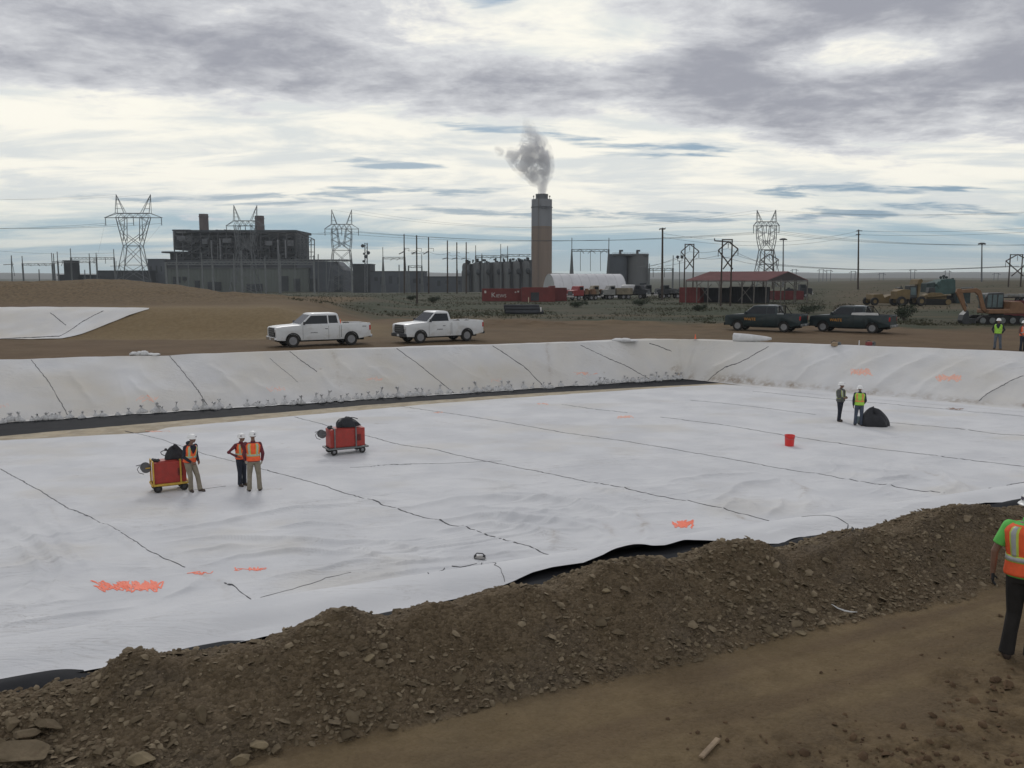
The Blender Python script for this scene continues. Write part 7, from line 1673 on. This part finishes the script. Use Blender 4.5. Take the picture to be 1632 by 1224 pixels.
m = MB(); m.prism([(3.85,3.15),(3.95,2.85),(3.05,1.10),(2.90,1.15),(2.95,1.5),(3.40,2.95),(3.45,3.15)], .25, .47, 'y'); m.out('stick', EO, t, bevel=.03)
m = MB(); m.tube((1.35,.36,1.2), (2.05,.36,2.55), .07, n=10); m.tube((2.4,.36,3.25), (3.5,.36,3.2), .06, n=10); m.tube((3.55,.36,2.7), (2.85,.36,1.6), .06, n=10); m.out('cylinder', STL, t, smooth=40)
m = MB(); m.prism([(2.95,1.25),(3.35,.85),(3.45,.35),(3.30,.05),(2.70,.02),(2.55,.10),(2.80,.35),(2.85,.9)], -.05, .80, 'y')
for i in range(5): m.prism([(2.70,.04),(2.45,.0),(2.45,-.04),(2.70,-.0)], .0+i*.17, .08+i*.17, 'y')
m.out('bucket', ED, t, bevel=.02)
m = MB(); m.box((2.35,0,.30), (.12,2.0,.42)); m.bar((1.4,.5,.45), (2.3,.5,.35), .12); m.bar((1.4,-.5,.45), (2.3,-.5,.35), .12); m.out('blade', ED, t)
sit(t); t.rotation_euler.y = 0
# ---- yellow and teal machines
YM = mat('machine_yellow', (.15,.105,.045), .7, var=.2, scale=1, dirt=(.14,.10,.05,.6)); TL = mat('machine_teal', (.042,.085,.08), .7, var=.25, scale=.8, dirt=(.06,.08,.07,.6)); TD = mat('machine_dark_green', (.028,.045,.045), .8, var=.3, scale=.8)
def mach(px, D, rz, name, lab, cat): return thing(name, GD(px, D), rz, lab, cat)
t = mach(1417, 135, R(4), 'wheel_scraper', 'yellow wheel scraper with low bowl and big tyres, leftmost yellow machine', 'scraper')
m = MB(); m.prism([(-3.0,.9),(-2.9,1.7),(-1.5,1.75),(-1.2,1.2),(-.5,1.5),(.6,1.7),(.6,.5),(-.4,.3),(-2.2,.35)], -1.3, 1.3, 'y'); m.out('bowl', YM, t, bevel=.05)
m = MB(); m.prism([(.5,1.5),(1.0,2.5),(1.6,2.6),(1.6,1.0),(.9,.9)], -.4, .4, 'y'); m.out('gooseneck', YM, t, bevel=.04)
m = MB(); m.prism([(1.4,.9),(1.4,1.9),(2.0,2.1),(3.1,2.0),(3.2,.9)], -1.0, 1.0, 'y'); m.out('tractor_body', YM, t, bevel=.06)
m = MB(); m.prism([(1.3,1.9),(1.35,2.7),(2.0,2.75),(2.05,1.9)], -.6, .6, 'y'); m.out('cab', ED, t, bevel=.04)
for x, r_ in ((-2.75,.62),(1.85,.78)):
    for s_ in (-1, 1): wheel(t, (x, s_*1.25, r_), r_, .5, 'y', 5, YM, .45)
t = mach(1446, 131, R(6), 'wheel_loader', 'yellow wheel loader with its arm raised upright, between scraper and bulldozer', 'loader')
m = MB(); m.prism([(-2.0,1.0),(-2.0,2.2),(-.9,2.5),(.1,2.4),(.1,1.0)], -.9, .9, 'y'); m.out('engine_hood', YM, t, bevel=.06)
m = MB(); m.prism([(.1,1.2),(.1,3.0),(1.2,3.0),(1.3,1.2)], -.7, .7, 'y'); cb = m.out('cab', ED, t, bevel=.05)
m = MB(); 
for s_ in (-1, 1): m.box((.65,s_*.71,2.2), (.8,.03,1.1))
m.out('window', gl2, cb)
m = MB(); m.prism([(1.3,.7),(1.3,1.5),(2.4,1.3),(2.4,.7)], -.6, .6, 'y'); m.out('front_frame', YM, t, bevel=.04)
m = MB(); m.prism([(1.5,1.2),(1.75,1.2),(2.05,3.6),(1.8,3.9),(1.4,3.95),(1.0,3.3),(1.55,3.4)], -.45, -.15, 'y'); m.prism([(1.5,1.2),(1.75,1.2),(2.05,3.6),(1.8,3.9),(1.4,3.95),(1.0,3.3),(1.55,3.4)], .15, .45, 'y'); m.out('lift_arm', YM, t, bevel=.03)
m = MB(); m.prism([(1.0,3.2),(1.2,3.9),(1.7,4.0),(1.9,3.7),(1.6,3.3)], -1.1, 1.1, 'y'); m.out('bucket', YM, t, bevel=.03)
m = MB(); m.tube((-.6,.5,2.4), (-.6,.5,3.0), .07, n=8); m.out('exhaust', ED, t)
for x in (-1.3, 1.8):
    for s_ in (-1, 1): wheel(t, (x, s_*1.0, .72), .72, .5, 'y', 5, YM, .45)
t = mach(1492, 138, R(-4), 'bulldozer', 'yellow bulldozer with long dark tracks below the teal crusher', 'bulldozer')
for s_ in (-1, 1):
    m = MB(); m.prism([(-2.3,.4),(-2.1,.85),(-1.7,1.0),(1.5,.9),(2.0,.6),(2.1,.35),(1.8,.02),(-1.8,.0),(-2.2,.15)], s_*1.2, s_*.7, 'y'); m.out('track', UND, t, bevel=.03)
    m = MB(); m.lathe([(.1,-.05),(.42,-.04),(.42,.04),(.1,.05)], (1.6, s_*1.22, .48), 'y', 18); m.out('idler', YM, t)
m = MB(); m.prism([(-1.8,.9),(-1.9,1.5),(-.9,1.95),(.6,1.9),(1.4,1.5),(1.5,.9)], -.8, .8, 'y'); m.out('hull', YM, t, bevel=.07)
m = MB(); m.prism([(-1.5,1.2),(1.4,1.45),(1.4,1.62),(-1.5,1.38)], -1.25, 1.25, 'y'); m.out('side_arm', YM, t, bevel=.02)
m = MB(); m.prism([(-1.3,1.9),(-1.2,2.7),(-.3,2.7),(-.2,1.9)], -.6, .6, 'y'); m.out('cab', ED, t, bevel=.04)
m = MB(); m.prism([(-2.9,.15),(-2.75,.7),(-2.9,1.3),(-2.75,1.3),(-2.6,.7),(-2.7,.15)], -1.5, 1.5, 'y'); m.bar((-2.7,.8,.6), (-1.6,.8,.5), .15); m.bar((-2.7,-.8,.6), (-1.6,-.8,.5), .15); m.out('blade', YM, t)
t = mach(1503, 148, R(5), 'crusher', 'teal tracked crusher with hopper and upright pipes behind the bulldozer', 'crusher')
m = MB(); m.prism([(-1.8,1.4),(-2.0,2.6),(-1.0,3.9),(.5,4.1),(1.5,3.9),(1.7,1.6)], -1.2, 1.2, 'y'); m.out('hopper', TL, t, bevel=.06)
m = MB(); m.prism([(-3.3,1.8),(-3.3,3.3),(-1.9,3.5),(-1.7,1.8)], -1.0, 1.0, 'y'); m.out('engine_box', TD, t, bevel=.06)
m = MB(); m.prism([(-1.9,3.2),(-1.5,3.7),(-.9,3.0),(-1.4,2.4)], -1.3, 1.3, 'y'); m.out('feeder_plate', TL, t, bevel=.03)
m = MB(); m.box((0,0,.9), (5.2,1.6,.7)); m.prism([(-2.4,.1),(-2.6,.5),(-2.3,.8),(2.3,.8),(2.6,.5),(2.4,.1)], -1.3, 1.3, 'y'); m.out('undercarriage', UND, t, bevel=.04)
for x, h_ in ((-.2,4.5),(.3,4.7),(.8,4.5),(1.3,4.1),(1.9,4.2)): m = MB(); m.tube((x,.3,2.8), (x,.3,h_), .13, n=8); m.box((x,.3,h_-.2), (.35,.3,.3)); m.out('upright_pipe', TD, t)
container('plant_container', 1533, 147, R(3), 2.3, 1.75, 1.8, TD, 'dark green box unit right of the teal crusher', 'container', group=None)
t = mach(1600, 150, R(2), 'flatbed_trailer', 'dark flatbed trailer with pale load in the yard above the excavator', 'trailer')
m = MB(); m.box((1.2,0,.85), (6.6,2.2,.2)); m.out('deck', UND, t, bevel=.03); m = MB(); rr = random.Random(4)
for i in range(8): m.box((rr.uniform(-1.4,4.2), rr.uniform(-.7,.7), 1.1+rr.uniform(0,.2)), (rr.uniform(.5,1.5), rr.uniform(.3,1), rr.uniform(.2,.55)))
m.out('load', CPL, t, bevel=.03)
for x in (-1.2, 3.2, 4.1):
    for s_ in (-1, 1): wheel(t, (x, s_*.95, .42), .42, .25, 'y', 5)
m = MB(); rr = random.Random(9)
for i in range(6): m.ball((rr.uniform(-1.2,1.2), rr.uniform(-.5,.5), rr.uniform(.3,.6)), (rr.uniform(.4,.8), .5, rr.uniform(.3,.6)), 10, 7, .2, i)
o = m.out('scrap_heap', DKC, None, smooth=50, remesh=.09); o.location = GD(1585, 148); tag(o, 'dark heap of scrap at the left end of the flatbed trailer', 'heap')
lorry(1272, 186, R(175), 5.6, DKC, DKC, 'dark truck parked on the flat right of the shed gable', 'flat', H=2.0)

# ================================================================ haze
m = MB(); m.box((0, 2950, 55), (11000, 6300, 150)); hm = bpy.data.materials.new('haze'); hm.use_nodes = True; nt = hm.node_tree; nt.nodes.clear()
ho = nt.nodes.new('ShaderNodeOutputMaterial'); pv = nt.nodes.new('ShaderNodeVolumePrincipled'); pv.inputs['Density'].default_value = .00013; pv.inputs['Color'].default_value = (.88,.94,1,1); pv.inputs['Anisotropy'].default_value = .2
nt.links.new(pv.outputs[0], ho.inputs['Volume']); o = m.out('haze', hm, None); tag(o, 'thin pale haze over the whole plain', 'haze', kind='stuff')
